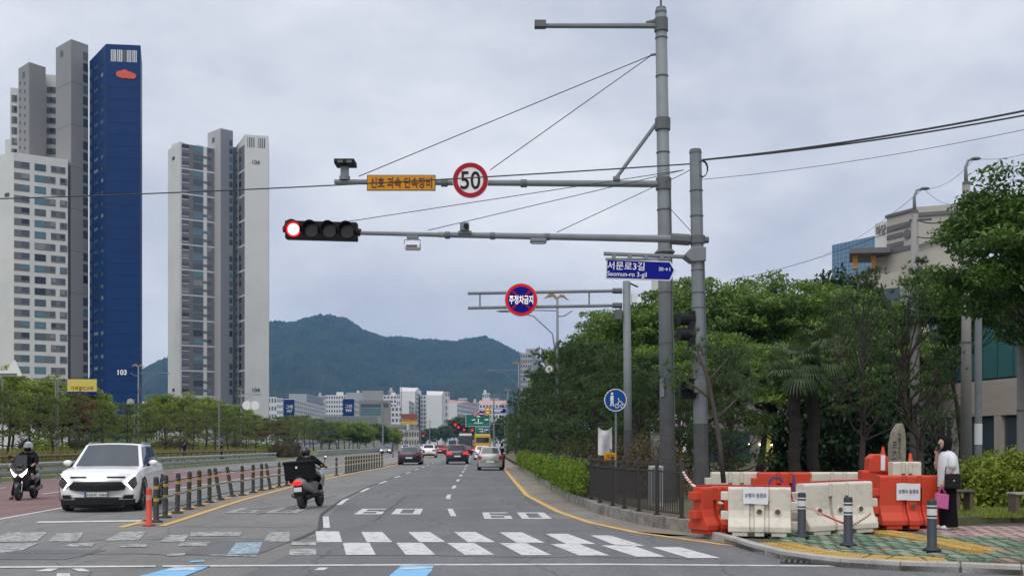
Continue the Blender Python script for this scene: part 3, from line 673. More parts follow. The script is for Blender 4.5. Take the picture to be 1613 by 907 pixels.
# --- low blocks in the middle distance
FW = M('far_white', (.62, .62, .61), .85, var=.07, scale=.1); FG = M('far_grey', (.34, .35, .37), .85, var=.08, scale=.1); FBE = M('far_beige', (.48, .43, .37), .85, var=.08, scale=.1)
FRO = M('far_roof', (.50, .30, .27), .85, var=.1, scale=.1); FBL = M('far_blue', (.004, .022, .10), .7, var=.08, spec=.1); FGR = M('far_concrete', (.27, .26, .25), .9, var=.12, scale=.1)
WIN = M('far_window', (.10, .11, .125), .3, var=.3, scale=.3)
def far_block(name, label, Y, x0, x1, yt, wall, side=0, rows=0, cols=0, roof=None, text=None, d=16, cap=None, blue=False, scols=0):
    """rectangular block; side>0 shows its right flank, receding by 'side' pixels; small windows joined"""
    zt = ZP(yt, Y); o = thing(name, label, 'building', (BP((x0 + x1) / 2, Y)[0], Y, 0))
    xe = x1 - side if side > 0 else x1; xs = x0 - side if side < 0 else x0
    p = [BP(xs, Y), BP(xe, Y), BP(x1, Y + d + abs(side) * 2.2) if side > 0 else BP(xe, Y + d), BP(x0, Y + d + abs(side) * 2.2) if side < 0 else BP(xs, Y + d)]
    block('wall', p, zt, wall, o)
    ff = wallseg(p[0], p[1]); fs = wallseg(p[1], p[2]) if side > 0 else (wallseg(p[3], p[0]) if side < 0 else None)
    def wins(f, nr, nc, nm='windows'):
        a, dd, n, L = f; m = MB(); hh = zt - 1.5
        for r in range(nr):
            for c in range(nc):
                u0, u1 = (c + .2) / nc * L, (c + .8) / nc * L; z1 = zt - .8 - r * hh / nr; z0 = z1 - hh / nr * .55
                q = [a + dd * u + n * .06 for u in (u0, u1)]
                m.quad((q[0].x, q[0].y, z0), (q[1].x, q[1].y, z0), (q[1].x, q[1].y, z1), (q[0].x, q[0].y, z1))
        w_ = m.build(nm, WIN, o, world=True); tag(w_, kind='stuff')
    if rows and cols: wins(ff, rows, cols)
    if rows and scols and fs: wins(fs, rows, scols)
    if cap:
        for c0_, c1_, h in cap: block('roof_house', [BP(c0_, Y + 3), BP(c1_, Y + 3), BP(c1_, Y + d - 2), BP(c0_, Y + d - 2)], zt + h, roof or wall, o, zt)
    if roof and not cap:
        m = MB(); e = [(q[0], q[1], zt) for q in p]; c1_ = ((p[0][0] + p[3][0]) / 2, (p[0][1] + p[3][1]) / 2, zt + 3.2); c2_ = ((p[1][0] + p[2][0]) / 2, (p[1][1] + p[2][1]) / 2, zt + 3.2)
        m.add(e + [c1_, c2_], [(0, 1, 5, 4), (2, 3, 4, 5), (1, 2, 5), (3, 0, 4)]); m.build('roof', roof, o, world=True)
    if blue: panel('blue_end_wall', ff, .02, ff[3] - .02, .5, zt - .3, FBL, o, .05)
    if text: wall_text(text, WLET, ff, ff[3] * .5, zt * .80, 5.0 * Y / 700, o)
    return o
far_block('apartment_block', 'low white block at the foot of tower 104', 640, 422, 436, 625, FW, rows=6, cols=3)
far_block('apartment_block', 'grey slab apartment block rising behind the blue-ended block', 820, 455, 509, 620, FG, side=26, rows=12, scols=8)
far_block('apartment_block', 'white apartment block with a dark blue end wall near tower 104', 560, 447, 512, 628, FW, side=48, blue=True, text='g107', rows=10, scols=16)
far_block('apartment_block', 'white gridded apartment block with beige lower storeys', 700, 513, 545, 622, FW, rows=11, cols=8, cap=[(530, 541, 2.2)])
far_block('apartment_block', 'pale blue-grey slab behind the grey concrete office', 860, 545, 572, 618, FG)
far_block('apartment_block', 'white apartment block with a dark blue end wall beside the office', 600, 540, 576, 627, FW, side=18, blue=True, text='g2', rows=9, scols=6)
of = far_block('office_building', 'grey concrete office block with a stepped top and dark glass band', 420, 566, 616, 630, FGR)
block('upper_storeys', [BP(570, 421), BP(604, 421), BP(604, 434), BP(570, 434)], ZP(615, 421), FGL if 'FGL' in globals() else FG, of, ZP(630, 421))
fo = wallseg(BP(566, 420), BP(616, 420))
panel('glass_band', fo, .6, fo[3] * .68, ZP(657, 420), ZP(643, 420), GLB, of, .1); panel('glass_band', fo, .6, fo[3] * .68, ZP(641, 420), ZP(636, 420), GLS, of, .1); panel('glass_band', fo, fo[3] * .76, fo[3] * .92, ZP(641, 420), ZP(635, 420), GLS, of, .1)
far_block('apartment_block', 'white apartment block just beside the concrete office', 760, 604, 625, 622, FW, rows=12, cols=4, cap=[(616, 623, 2)])
far_block('apartment_block', 'low white block below the gabled white towers', 640, 610, 634, 640, FW, rows=7, cols=4)
far_block('apartment_block', 'white gabled apartment tower with the highest roof of its cluster', 720, 630, 664, 616, FW, side=10, roof=FW, rows=12, scols=5, d=14)
far_block('apartment_block', 'white flat apartment block in front of the gabled tower', 690, 631, 652, 630, FW, side=8, rows=10, scols=4)
far_block('apartment_block', 'white apartment block with a small roof house', 740, 662, 680, 622, FW, rows=12, cols=4, cap=[(672, 682, 3)])
far_block('apartment_block', 'white gabled apartment block with a blank end wall', 700, 672, 702, 622, FW, side=6, roof=FW)
far_block('apartment_block', 'long white apartment block with pinkish gabled roof', 780, 706, 756, 635, FW, side=36, roof=FRO, rows=9, scols=14)
far_block('apartment_block', 'white apartment block with pinkish roof beside the green road sign', 820, 755, 800, 636, FW, roof=FRO, rows=8, cols=9)
far_block('shop_building', 'brown low shop building under the yellow and red sign panels', 300, 628, 660, 676, FBE, rows=2, cols=8); 
o = far_block('shop_building', 'low grey shop row beside the far left trees', 330, 596, 640, 668, FGR, rows=2, cols=10)
o = far_block('market_hall', 'low grey building with glazed lattice front behind the trees', 260, 508, 600, 655, FGR)
fo = wallseg(BP(508, 260), BP(600, 260)); 
for k in range(12): panel('pane', fo, .4 + k * fo[3] / 13, .4 + (k + .88) * fo[3] / 13, ZP(668, 260), ZP(656, 260), M('pane_grey', (.15, .18, .17), .3, var=.3), o, .08); panel('pane', fo, .4 + k * fo[3] / 13, .4 + (k + .88) * fo[3] / 13, ZP(681, 260), ZP(669, 260), M('pane_green', (.16, .21, .17), .3, var=.3), o, .08)
m = MB(); m.box(-2.2, 2.2, -.1, .1, -.7, .7); o = m.build('shop_sign', M('sign_yellow', (.62, .40, .05), .6)); o.location = P(645, 664, 298); tag(o, 'yellow shop sign panel standing over the low brown building', 'sign')
m = MB(); m.box(-2.2, 2.2, -.1, .1, -.6, .9); o = m.build('shop_sign', M('sign_maroon', (.25, .06, .04), .6)); o.location = P(645, 656.5, 297.5); tag(o, 'dark red shop sign panel above the yellow one', 'sign')
_fr = random.Random(9); _far = [(436, 446, 640), (500, 516, 636), (511, 524, 646), (560, 570, 632), (584, 598, 634), (612, 620, 628), (622, 634, 634), (652, 664, 628), (664, 676, 640), (686, 698, 636), (698, 708, 630), (700, 722, 648), (722, 736, 640), (744, 760, 646), (640, 650, 642), (760, 772, 632), (772, 786, 640), (530, 548, 640)]
_desc = ['pale slab block', 'cream apartment block', 'light grey block', 'white block', 'beige apartment block', 'pale pinkish block']; _near = ['left of the blue-ended block', 'right of the grey slab', 'beside the gridded block', 'left of the concrete office', 'right of the concrete office', 'left of the gabled tower', 'under the gabled tower', 'right of the gabled tower', 'in the gap between the gabled blocks', 'beside the blank-ended block', 'left of the pink-roofed block', 'below the pink-roofed block', 'behind the far red signals', 'behind the green sign', 'behind the yellow sign panel', 'behind the round far signs', 'behind the far street lamps', 'between the two blue-ended blocks']
for k_, (x0, x1, yt_) in enumerate(_far): far_block('apartment_block', 'distant ' + _desc[k_ % 6] + ' ' + _near[k_], 900 + _fr.random() * 250, x0, x1, yt_ - 13, [FW, FBE, FG, FW, M('far_cream2', (.52, .48, .43), .85, var=.06, scale=.1), M('far_pink', (.50, .43, .40), .85, var=.06, scale=.1)][k_ % 6], rows=8, cols=max(3, int((x1 - x0) / 2.6)), cap=[(x0 + 2, x0 + 6, 3)] if k_ % 2 else None)
far_block('apartment_block', 'white block glimpsed at the left of tower 104', 480, 222, 258, 632, FW, rows=3, cols=8)
far_block('apartment_block', 'grey apartment block rising above the trees behind the street lamp', 520, 820, 852, 556, FG, side=14, rows=18, cols=5, scols=5, cap=[(828, 850, 2.5)])
far_block('apartment_block', 'pale apartment block above the trees behind the street name sign', 210, 1026, 1090, 440, M('far_cream', (.55, .53, .50), .85, var=.05), rows=0)
fo = wallseg(BP(1026, 210), BP(1090, 210))

# --- commercial buildings beyond the park
YB = 95.
cb = thing('commercial_building', 'beige commercial building with striped tower and round window above the trees', 'building', (BP(1450, YB)[0], YB, 0))
BEI = M('cb_beige', (.43, .40, .355), .85, var=.08, scale=.4, stain=(.33, .30, .26), sfac=.5, sscale=.3); CST = M('cb_stripe', (.13, .13, .135), .8); OR2 = M('cb_orange', (.60, .27, .05), .7, var=.08)
B0, B1 = BP(1341, 98), BP(1640, 88)
block('podium', [B0, B1, BP(1640, 120), BP(1341, 118)], ZP(436, 98), BEI, cb)
fo = wallseg(B0, B1)
q0, q1, q2 = BP(1397, 97), BP(1440, 94), BP(1545, 92)
block('tower_part', [q0, q1, q2, BP(1545, 112), BP(1400, 112)], ZP(338, 97), BEI, cb); f1, f2 = wallseg(q0, q1), wallseg(q1, q2)
for ya, yb, ub in ((354, 363, .98), (368, 375, .6), (382, 389, .62), (391, 398, .98)): panel('stripe', f1, .05, f1[3] * ub, ZP(yb, 96), ZP(ya, 96), CST, cb, .08)
m = MB(); c = f1[0] + f1[1] * (f1[3] * .78); c.z = ZP(373, 96); m.tube([c + f1[2] * .02, c + f1[2] * .16], .42, 24); m.build('round_window', CST, cb, world=True)
panel('parapet', f1, -.1, f1[3], ZP(340, 96), ZP(336, 96), CST, cb, .15); panel('parapet', f2, 0, f2[3], ZP(340, 94) - .1, ZP(336, 94), CST, cb, .15)
m = MB(); a = f2[0] + f2[2] * .3; b_ = a + f2[1] * f2[3]; m.quad((a.x, a.y, ZP(388, 94)), (b_.x, b_.y, ZP(360, 92)), (b_.x, b_.y, ZP(364, 92)), (a.x, a.y, ZP(394, 94)))
m.build('sloping_canopy', CST, cb, world=True)
s0, s1 = BP(1378, 98.5), BP(1399, 97.2); block('sign_wall', [s0, s1, BP(1399, 101), BP(1378, 101)], ZP(351, 98), M('cb_white', (.60, .59, .56), .8, var=.05), cb); fsn = wallseg(s0, s1)
wall_text('madang', M('letter_grey', (.20, .19, .18), .7), fsn, fsn[3] * .5, ZP(363, 98), .95, cb, .06, w=1.05)
for px in (1347, 1376): block('column', [BP(px - 4, 97), BP(px + 4, 97), BP(px + 4, 98), BP(px - 4, 98)], ZP(400, 97.5), OR2, cb, ZP(424, 97.5))
m = MB(); m.prism([BP(1338, 96), BP(1402, 95.5), BP(1402, 101), BP(1338, 101)], ZP(402, 97), ZP(394, 97)); m.build('canopy_roof', CST, cb, world=True)
for k in range(12): panel('window', fo, .3 + k * 1.45, 1.6 + k * 1.45, ZP(500, 95), ZP(452, 95), GLS, cb, .06)
m = MB(); m.prism([BP(1450, 97), BP(1500, 97), BP(1500, 105), BP(1450, 105)], ZP(338, 97), ZP(328, 97)); m.build('roof_house', BEI, cb, world=True)
gb = thing('glass_tower', 'blue glass office tower behind the beige commercial building', 'building', (BP(1350, 170)[0], 170, 0))
BG = M('blue_glass', (.075, .19, .32), .15, var=.25, scale=.2, spec=.8); g0, g1 = BP(1311, 175), BP(1398, 165)
block('glass_wall', [g0, g1, BP(1398, 190), BP(1311, 190)], ZP(386, 175), BG, gb); fo = wallseg(g0, g1)
GLN = M('glass_mullion', (.30, .36, .42), .6)
for k in range(15): panel('mullion', fo, k * fo[3] / 14 - .03, k * fo[3] / 14 + .03, 8, ZP(386, 175), GLN, gb, .04)
for k in range(9): panel('transom', fo, 0, fo[3], ZP(392 + k * 7, 170) - .04, ZP(392 + k * 7, 170) + .04, GLN, gb, .05)
# building on the right edge: glass upper floor, plaster band, dark shop front
rb = thing('corner_shop_building', 'two-storey building with teal glass above a plaster band and dark shop windows', 'building', (BP(1550, 46)[0], 46, 0))
PLS = M('plaster_band', (.40, .35, .31), .9, var=.1, scale=1.5, bump=.3, bscale=40, stain=(.28, .25, .22), sfac=.5, sscale=1.)
r0, r1 = BP(1465, 52), BP(1680, 43)
zb0, zb1 = ZP(655, 48), ZP(600, 48)
block('wall', [r0, r1, BP(1680, 70), BP(1465, 70)], 9.2, M('shop_dark_wall', (.055, .055, .055), .8), rb); fo = wallseg(r0, r1); L = fo[3]
panel('plaster_band', fo, -.05, L, zb0, zb1, PLS, rb, .25, .5)
for u0, u1 in ((.22, .27), (.55, .60), (.02, .06)): panel('pillar', fo, L * u0, L * u1, .2, zb0 - .01, PLS, rb, .24, .5)
for k in range(9): panel('pane', fo, L * k / 9 + .04, L * (k + 1) / 9 - .04, zb1 + .1, zb1 + 2.6, M('pane_teal', (.045, .13, .14), .12, var=.4, scale=.6, spec=.8), rb, .1)
for k in range(9): panel('pane', fo, L * k / 9 + .04, L * (k + 1) / 9 - .04, zb1 + 2.75, zb1 + 4.8, MATS['pane_teal'], rb, .1)
for u0, u1 in ((.07, .145), (.15, .215), (.28, .41), (.42, .54), (.61, .8), (.82, .98)): panel('shop_window', fo, L * u0, L * u1, .5, zb0 - .12, GLS, rb, .08); 
for u in (.145, .215, .41): panel('frame', fo, L * u, L * u + .1, .3, zb0 - .02, M('frame_pale', (.45, .45, .44), .6), rb, .12)
# shops glimpsed through the trunks
sh = thing('shop_building', 'low shop front glimpsed between the tree trunks behind the barriers', 'building', (BP(1280, 62)[0], 62, .2))
block('wall', [BP(1090, 64), BP(1462, 62), BP(1462, 72), BP(1090, 72)], ZP(600, 63), M('shop_wall', (.17, .165, .155), .85, var=.2, scale=.6), sh); fo = wallseg(BP(1090, 64), BP(1462, 62)); L = fo[3]
for u0, u1, mt in ((.30, .42, M('shop_yellow', (.45, .42, .12), .6, emit=.25)), (.46, .58, GLS), (.62, .80, GLS), (.05, .25, GLS), (.84, .95, GLB)): panel('shop_window', fo, L * u0, L * u1, .6, 2.4, mt, sh, .06)
panel('awning', fo, L * .31, L * .40, 2.0, 2.3, M('awning_yellow', (.60, .46, .06), .7), sh, .5, .6); panel('awning', fo, L * .43, L * .56, 2.1, 2.35, M('awning_white', (.65, .65, .63), .7), sh, .5, .6)
LAMP = M('lamp_glow', (1, .85, .6), .5, emit=3)
for u in (.24, .29, .34, .44): panel('lamp', fo, L * u, L * u + .12, 1.55, 1.67, LAMP, sh, .12)
# ---------------------------------------------------------------- vegetation
def unit(v): return v / np.maximum(np.linalg.norm(v, axis=-1, keepdims=True), 1e-9)
def leaf_quads(rng, C, Rad, n, ln, wd, up=.8, shell=.45, droop=.25):
    C = np.repeat(np.asarray(C, float), n, 0); Rad = np.repeat(np.asarray(Rad, float), n, 0); N = len(C)
    d = unit(rng.normal(size=(N, 3))); r = rng.random((N, 1)) ** shell
    p = C + d * r * Rad
    nr = unit(rng.normal(size=(N, 3)) * .75 + np.array([0, 0, up]) + d * .35)
    t = unit(np.cross(nr, rng.normal(size=(N, 3)))); b = np.cross(nr, t)
    s = (.65 + .7 * rng.random((N, 1))); l = t * ln * s / 2; w_ = b * wd * s / 2; dr = np.zeros((N, 3)); dr[:, 2] = -droop * ln
    V = np.stack([p - l, p + w_ - l * .1, p + l + dr * s, p - w_ - l * .1], 1).reshape(-1, 3)
    return V, np.arange(N * 4).reshape(-1, 4)
def needle_tris(rng, C, D, n, ln, wd, spread=.9):
    N = len(C) * n; C = np.repeat(np.asarray(C, float), n, 0); D = np.repeat(np.asarray(D, float), n, 0)
    d = unit(D + rng.normal(size=(N, 3)) * spread * .6); s = unit(np.cross(d, rng.normal(size=(N, 3)))) * wd / 2
    L = ln * (.7 + .5 * rng.random((N, 1))); base = C + d * .02
    V = np.stack([base - s, base + s, C + d * L], 1).reshape(-1, 3)
    return V, np.arange(N * 3).reshape(-1, 3)
BARK = M('bark', (.038, .031, .026), .95, var=.4, scale=6, bump=.9, bscale=14)
BARKR = M('bark_pine', (.055, .042, .035), .95, var=.45, scale=5, bump=.9, bscale=12)
LB = leaf_mat('leaf_broad', (.042, .098, .018), (.235, .355, .064), .34)
LF = leaf_mat('leaf_front', (.030, .076, .014), (.150, .255, .034), .34)
LY = leaf_mat('leaf_young', (.110, .160, .018), (.330, .410, .058), .38)
LP = leaf_mat('needle_dark', (.030, .062, .020), (.125, .185, .060), .18)
LPL = leaf_mat('needle_light', (.070, .105, .024), (.225, .265, .070), .2)
LR = leaf_mat('leaf_maple', (0.090, 0.022, 0.017), (0.252, 0.066, 0.036), .3)
LH = leaf_mat('leaf_hedge', (.085, .160, .012), (.270, .380, .040), .36)
LBR = leaf_mat('leaf_dry', (0.072, 0.055, 0.026), (0.160, 0.127, 0.061), .3)
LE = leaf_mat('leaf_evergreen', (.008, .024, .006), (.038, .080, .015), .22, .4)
LPA = leaf_mat('leaf_palm', (0.026, 0.055, 0.019), (0.102, 0.144, 0.042), .22, .45)

def skeleton(rng, h, base_r, clumps, lean=.05, first=.3, n=7, wob=.12):
    """trunk with wobble and one limb to each clump centre"""
    mb = MB(); k = 9; pts = []; ox = oy = 0.
    for i in range(k):
        t_ = i / (k - 1); pts.append(Vector((ox + lean * h * t_ * t_, oy, h * t_))); ox += rng.normal() * wob * h / k; oy += rng.normal() * wob * h / k
    mb.tube(pts, [base_r * (1 - .78 * i / (k - 1)) * (1.25 if i == 0 else 1) for i in range(k)], n)
    def at(t_):
        f = max(0, min(.999, t_)) * (k - 1); i = int(f); return pts[i].lerp(pts[i + 1], f - i)
    for c in clumps:
        c = Vector(c); t0 = max(first, min(.93, (c.z / h) * .72 - .08 + rng.random() * .08)); a = at(t0); mid = a.lerp(c, .5) + Vector((rng.normal() * .15, rng.normal() * .15, -.06 * (c - a).length + rng.normal() * .12)); q = mid.lerp(c, .55) + Vector((rng.normal() * .1, rng.normal() * .1, .08))
        r0 = base_r * (1 - .75 * t0) * .45
        mb.tube([a, mid, q, c], [r0, r0 * .65, r0 * .42, r0 * .18], 5, cap=False)
    return mb
def broadleaf(seed, h, cr, base, ncl, per, ln, wd, leaf, flat=.42, cl_r=.8, trunk_r=.16, squash=1., lean=.03):
    rng = np.random.default_rng(seed); cz = (h + base) / 2; hz_ = (h - base) / 2; C = []
    while len(C) < ncl:
        d = rng.normal(size=3); d /= np.linalg.norm(d); r = rng.random() ** .42
        if d[2] < -.55 and rng.random() < .6: continue
        f = 1 + .22 * math.sin(3 * math.atan2(d[1], d[0]) + seed)
        C.append((d[0] * r * cr * f, d[1] * r * cr * f, cz + d[2] * r * hz_ * .93))
    C = np.array(C); R_ = np.stack([cl_r * (.55 + .75 * rng.random(ncl)) for _ in range(3)], 1); R_[:, 2] *= flat
    mb = skeleton(rng, h * .78, trunk_r, [c for c in C[:max(12, ncl // 2)]], lean)
    V, Fq = leaf_quads(rng, C, R_, per, ln, wd)
    return mb.mesh('trunk', BARK, smooth=True), np_mesh('crown', V, Fq, leaf)
def pine(seed, h, cr, base, ntier, per, leaf, nn=14, nl=.16, nw=.022, trunk_r=.12, lean=.06, flat=.22, sparse=1., wob=.12):
    rng = np.random.default_rng(seed); C = []; 
    for i in range(ntier):
        t_ = i / max(1, ntier - 1); z = base + (h - base) * (t_ ** .85); rr = cr * (1 - .72 * t_ ** 1.6) * (.75 + .5 * rng.random()); nb = max(2, int(round((5 - 2 * t_) * sparse))); a0 = rng.random() * 6.28
        for b in range(nb):
            a = a0 + b * 6.283 / nb + rng.normal() * .3; r = rr * (.55 + .5 * rng.random()); C.append((math.cos(a) * r, math.sin(a) * r, z + rng.normal() * .12 * h / 5))
    C.append((0.02, 0, h * .98)); C = np.array(C)
    mb = skeleton(rng, h * .97, trunk_r, C, lean, .15, 7, wob)
    S = []; D = []
    for c in C:
        out_ = np.array([c[0], c[1], 0]); out_ /= max(1e-6, np.linalg.norm(out_)); w_ = cr * .36 * (.7 + .6 * rng.random())
        n_ = per; d = unit(rng.normal(size=(n_, 3))) * (rng.random((n_, 1)) ** .5); p = c + d * np.array([w_, w_, w_ * flat * 1.6]) + np.array([0, 0, .05])
        S.append(p); D.append(unit(d * .5 + np.array([0, 0, .75]) + out_ * .25))
    V, Ft = needle_tris(rng, np.concatenate(S), np.concatenate(D), nn, nl, nw)
    return mb.mesh('trunk', BARKR, smooth=True), np_mesh('crown', V, Ft, leaf)
def tree(name, proto, label, cat, loc, s=1., rz=0., group=None, sz=None):
    o = thing(name, label, cat, loc, rz, group); o.scale = (s, s, sz or s)
    link('trunk', proto[0], o); link('crown', proto[1], o); return o
def recol(proto, mat):
    me = proto[1].copy(); me.materials.clear(); me.materials.append(mat); return proto[0], me

bl = [broadleaf(11, 9, 3.1, 2.7, 105, 210, .20, .085, LB, .40, .85, .17), broadleaf(12, 9, 3.4, 2.9, 110, 200, .20, .085, LB, .36, .9, .19, lean=-.04), broadleaf(13, 9, 2.9, 3.0, 95, 215, .21, .09, LB, .38, .85, .15)]
rp_ = [pine(21, 7, 2.3, 1.2, 13, 30, LP, 16, .23, .038, .15), pine(22, 7, 2.5, 1.3, 12, 32, LP, 16, .23, .038, .16, -.05)]
random.seed(8)
G1 = 'leafy park trees behind the fence'; GL = ['leafy tree farthest along the road where the canopy starts to rise', 'leafy tree behind the far bird-emblem street lamp', 'leafy tree behind the pole of the no-parking disc', 'leafy tree rising between the no-parking pole and the tallest pole', 'leafy tree crown directly behind the tallest pole', 'leafy tree crown just beyond the signal pole', 'leafy tree between the signal pole and the palms', 'leafy tree whose crown rises behind the shorter palm', 'leafy tree below the round clipped tree', 'leafy tree below the blue glass tower', 'leafy tree in front of the striped commercial building', 'low leafy tree close behind the signal pole', 'low leafy tree directly behind the palms', 'low leafy tree close behind the shared path sign', 'low leafy tree behind the orange barrier with blue marks']; PL = ['pine second from the far end of the row behind the hedge', 'pine behind the third street lamp from the fence', 'pine just beyond the bird-emblem lamp post', 'pine beside the bird-emblem lamp post', 'pine behind the dry shrubs next to the lamp post', 'pine standing behind the white cloth banner', 'pine behind the round shared path sign', 'pine between the no-parking pole and the tallest pole', 'pine close beside the tallest pole behind the fence', 'pine behind the tall grey utility cabinet', 'pine right behind the signal pole', 'small pine at the far end of the hedge row', 'last small pine where the road narrows in the distance']; _i = 0
for px, Y, top, k, s in ((905, 74, 545, 0, 1.0), (940, 62, 512, 2, .95), (985, 54, 474, 1, .98), (1035, 50, 452, 0, 1.0), (1085, 47, 440, 2, 1.0), (1140, 45, 424, 1, 1.0), (1195, 47, 437, 0, .98), (1248, 46, 428, 2, 1.02), (1312, 50, 446, 1, .95), (1372, 52, 472, 0, .9), (1432, 50, 505, 2, .8), (1120, 37, 520, 0, .85), (1215, 37, 530, 1, .8), (1010, 41, 540, 2, .8), (1340, 39, 560, 0, .75)):
    h = (700 - top) / F * Y + CH - .2; sc_ = h / 9.0; p = P(px, 700, Y)
    tree('leafy_tree', bl[k], GL[_i], 'tree', (p.x, Y, .2), s * max(sc_, .72), random.random() * 6.28, G1, sc_); _i += 1
G2 = 'dark pines along the pavement behind the hedge'; _i = 0
for px, Y, top, k in ((822, 104, 640, 0), (842, 88, 612, 1), (858, 74, 590, 0), (878, 62, 556, 1), (905, 52, 552, 0), (938, 45, 545, 1), (968, 40, 560, 0), (1010, 33.5, 590, 1), (1066, 31, 612, 0), (1035, 38, 565, 1), (1150, 31, 560, 1), (826, 125, 652, 1), (812, 150, 660, 0)):
    h = (700 - top) / F * Y + CH - .2; sc_ = h / 7.; p = P(px, 700, Y)
    tree('pine_tree', rp_[k], PL[_i], 'tree', (p.x, Y, .2), sc_ * (1.05 if Y > 34 else .85), random.random() * 6.28, G2, sc_); _i += 1
# tall thin pines with bare twisted trunks
tp = [pine(31, 9, 1.5, 3.2, 9, 20, LP, 14, .20, .030, .15, .05, .3, .8, .22), pine(32, 9, 1.7, 3.0, 9, 18, LP, 14, .20, .030, .17, -.05, .3, .8, .28)]
for px, Y, top, k, lb in ((1372, 31, 430, 0, 'tall thin pine with bare straight trunk behind the red barriers'), (1446, 30, 425, 1, 'tall pine with bare twisted trunk beside the inscribed stone'), (1330, 35, 470, 0, 'slim bare-trunked pine among the leafy trees behind the palms'), (1485, 33, 560, 1, 'leaning dark pine in front of the plaster band')):
    h = (700 - top) / F * Y + CH - .2; p = P(px, 700, Y); tree('pine_tree', tp[k], lb, 'tree', (p.x, Y, .2), h / 9, k * 2.2 + .4, None)
# foreground tree on the right
ft = broadleaf(41, 8.2, 2.75, 3.5, 150, 260, .15, .06, LF, .40, .70, .14)
tree('leafy_tree', ft, 'large leafy tree with drooping sprays overhanging the pavement at the shop corner', 'tree', (P(1662, 700, 24).x, 24, .2), .99, .5)
ft2 = broadleaf(42, 6.9, 1.9, 4.4, 70, 210, .16, .065, LF, .40, .70, .10)
tree('leafy_tree', ft2, 'slender leafy tree with a high crown in front of the shop building', 'tree', (P(1512, 700, 33).x, 33, .2), 1, 2.1)
# clipped round tree far behind
rt = broadleaf(44, 6, 1.9, 2.8, 60, 150, .22, .10, LE, .8, .7, .12)
tree('round_clipped_tree', rt, 'round clipped dark tree rising above the park foliage', 'tree', (P(1312, 700, 62).x, 62, .3), 1.4, 0, None, 1.93)
# dark evergreen bushes under the trees
def bush(seed, r, h, ncl, per, ln, wd, leaf):
    rng = np.random.default_rng(seed); d = unit(rng.normal(size=(ncl, 3))); d[:, 2] = np.abs(d[:, 2]); rr = rng.random((ncl, 1)) ** .4
    C = d * rr * np.array([r, r, h * .85]) + np.array([0, 0, h * .1]); R_ = np.full((ncl, 3), .28 * r) * (.7 + .6 * rng.random((ncl, 1)))
    mb = MB()
    for c in C[:14]: mb.tube([(0, 0, -.05), (c[0] * .4, c[1] * .4, c[2] * .5), tuple(c)], [.022, .014, .006], 4, cap=False)
    V, Fq = leaf_quads(rng, C, R_, per, ln, wd); return mb.mesh('stems', BARK), np_mesh('foliage', V, Fq, leaf)
def shrub(name, proto, label, loc, s=1., rz=0., group=None, sz=None):
    o = thing(name, label, 'shrub', loc, rz, group); o.scale = (s, s, sz or s); link('stems', proto[0], o); link('foliage', proto[1], o); return o
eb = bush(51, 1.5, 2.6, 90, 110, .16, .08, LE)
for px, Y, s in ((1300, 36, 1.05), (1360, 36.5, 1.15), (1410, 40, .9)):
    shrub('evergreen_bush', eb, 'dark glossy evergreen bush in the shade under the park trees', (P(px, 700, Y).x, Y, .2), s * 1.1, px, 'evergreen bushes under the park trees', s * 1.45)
gb_ = bush(52, .9, 1.0, 80, 120, .11, .055, LY)
for px, Y, s in ((1520, 24.5, .9), (1560, 23.6, 1.0), (1600, 23.2, 1.1), (1640, 23, 1.1), (1545, 26, 1.0), (1590, 26, 1.1)):
    shrub('green_shrub', gb_, 'bright green leafy shrub beside the pavement behind the woman', (P(px, 700, Y).x, Y, .22), s, px, 'green shrubs behind the woman', s * 1.05)
lb_ = bush(53, .8, .8, 60, 100, .12, .06, LE)
for px, Y, s in ((1395, 27, .8), (1412, 27.5, .7), (1488, 27, .7), (1505, 28, .9)): shrub('low_bush', lb_, 'low dark green bush near the inscribed stone', (P(px, 700, Y).x, Y, .22), s, px, 'low bushes near the stone')
# hedge on the wall and dry shrubs behind the fence
rng = np.random.default_rng(60); hy_ = np.concatenate([26.4 + (46 - 26.4) * rng.random(620), 46 + 26 * rng.random(360)])
hx = np.interp(hy_, [a for a, b in WALL], [b for a, b in WALL]) - .02 + .34 * rng.random(len(hy_))
top_ = 1.02 + .12 * np.sin(hy_ * 2.3) + .10 * rng.random(len(hy_)); hz2 = .30 + (top_ - .30) * rng.random(len(hy_)) ** .8
V, Fq = leaf_quads(rng, np.stack([hx, hy_, hz2], 1), np.full((len(hy_), 3), .17), 62, .075, .042, .5)
ho_ = thing('hedge', 'bright green clipped hedge growing over the low wall along the road', 'hedge', (1.6, 29, 0))
me = np_mesh('foliage', V - np.array([1.6, 29, 0]), Fq, LH); link('foliage', me, ho_)
mb = MB()
for i in range(0, len(hy_), 4): mb.tube([(hx[i], hy_[i], .18), (hx[i] + .03, hy_[i] + .05, hz2[i])], [.008, .003], 3, cap=False)
tag(mb.build('stems', BARK, ho_, world=True), kind='stuff')
db = bush(54, 1.0, 1.55, 110, 46, .075, .035, LBR)
_r = np.random.default_rng(61)
for i in range(24):
    Y = 27 + i * 2.2 + _r.random(); x = interp(WALL, Y) + 1.3 + _r.random() * .9
    shrub('dry_shrub', db, 'dry brownish twiggy shrub between the fence and the pines', (x, Y, .2), .92 + .2 * _r.random(), i * 1.3, 'dry shrubs between fence and pines', .95 + .22 * _r.random())
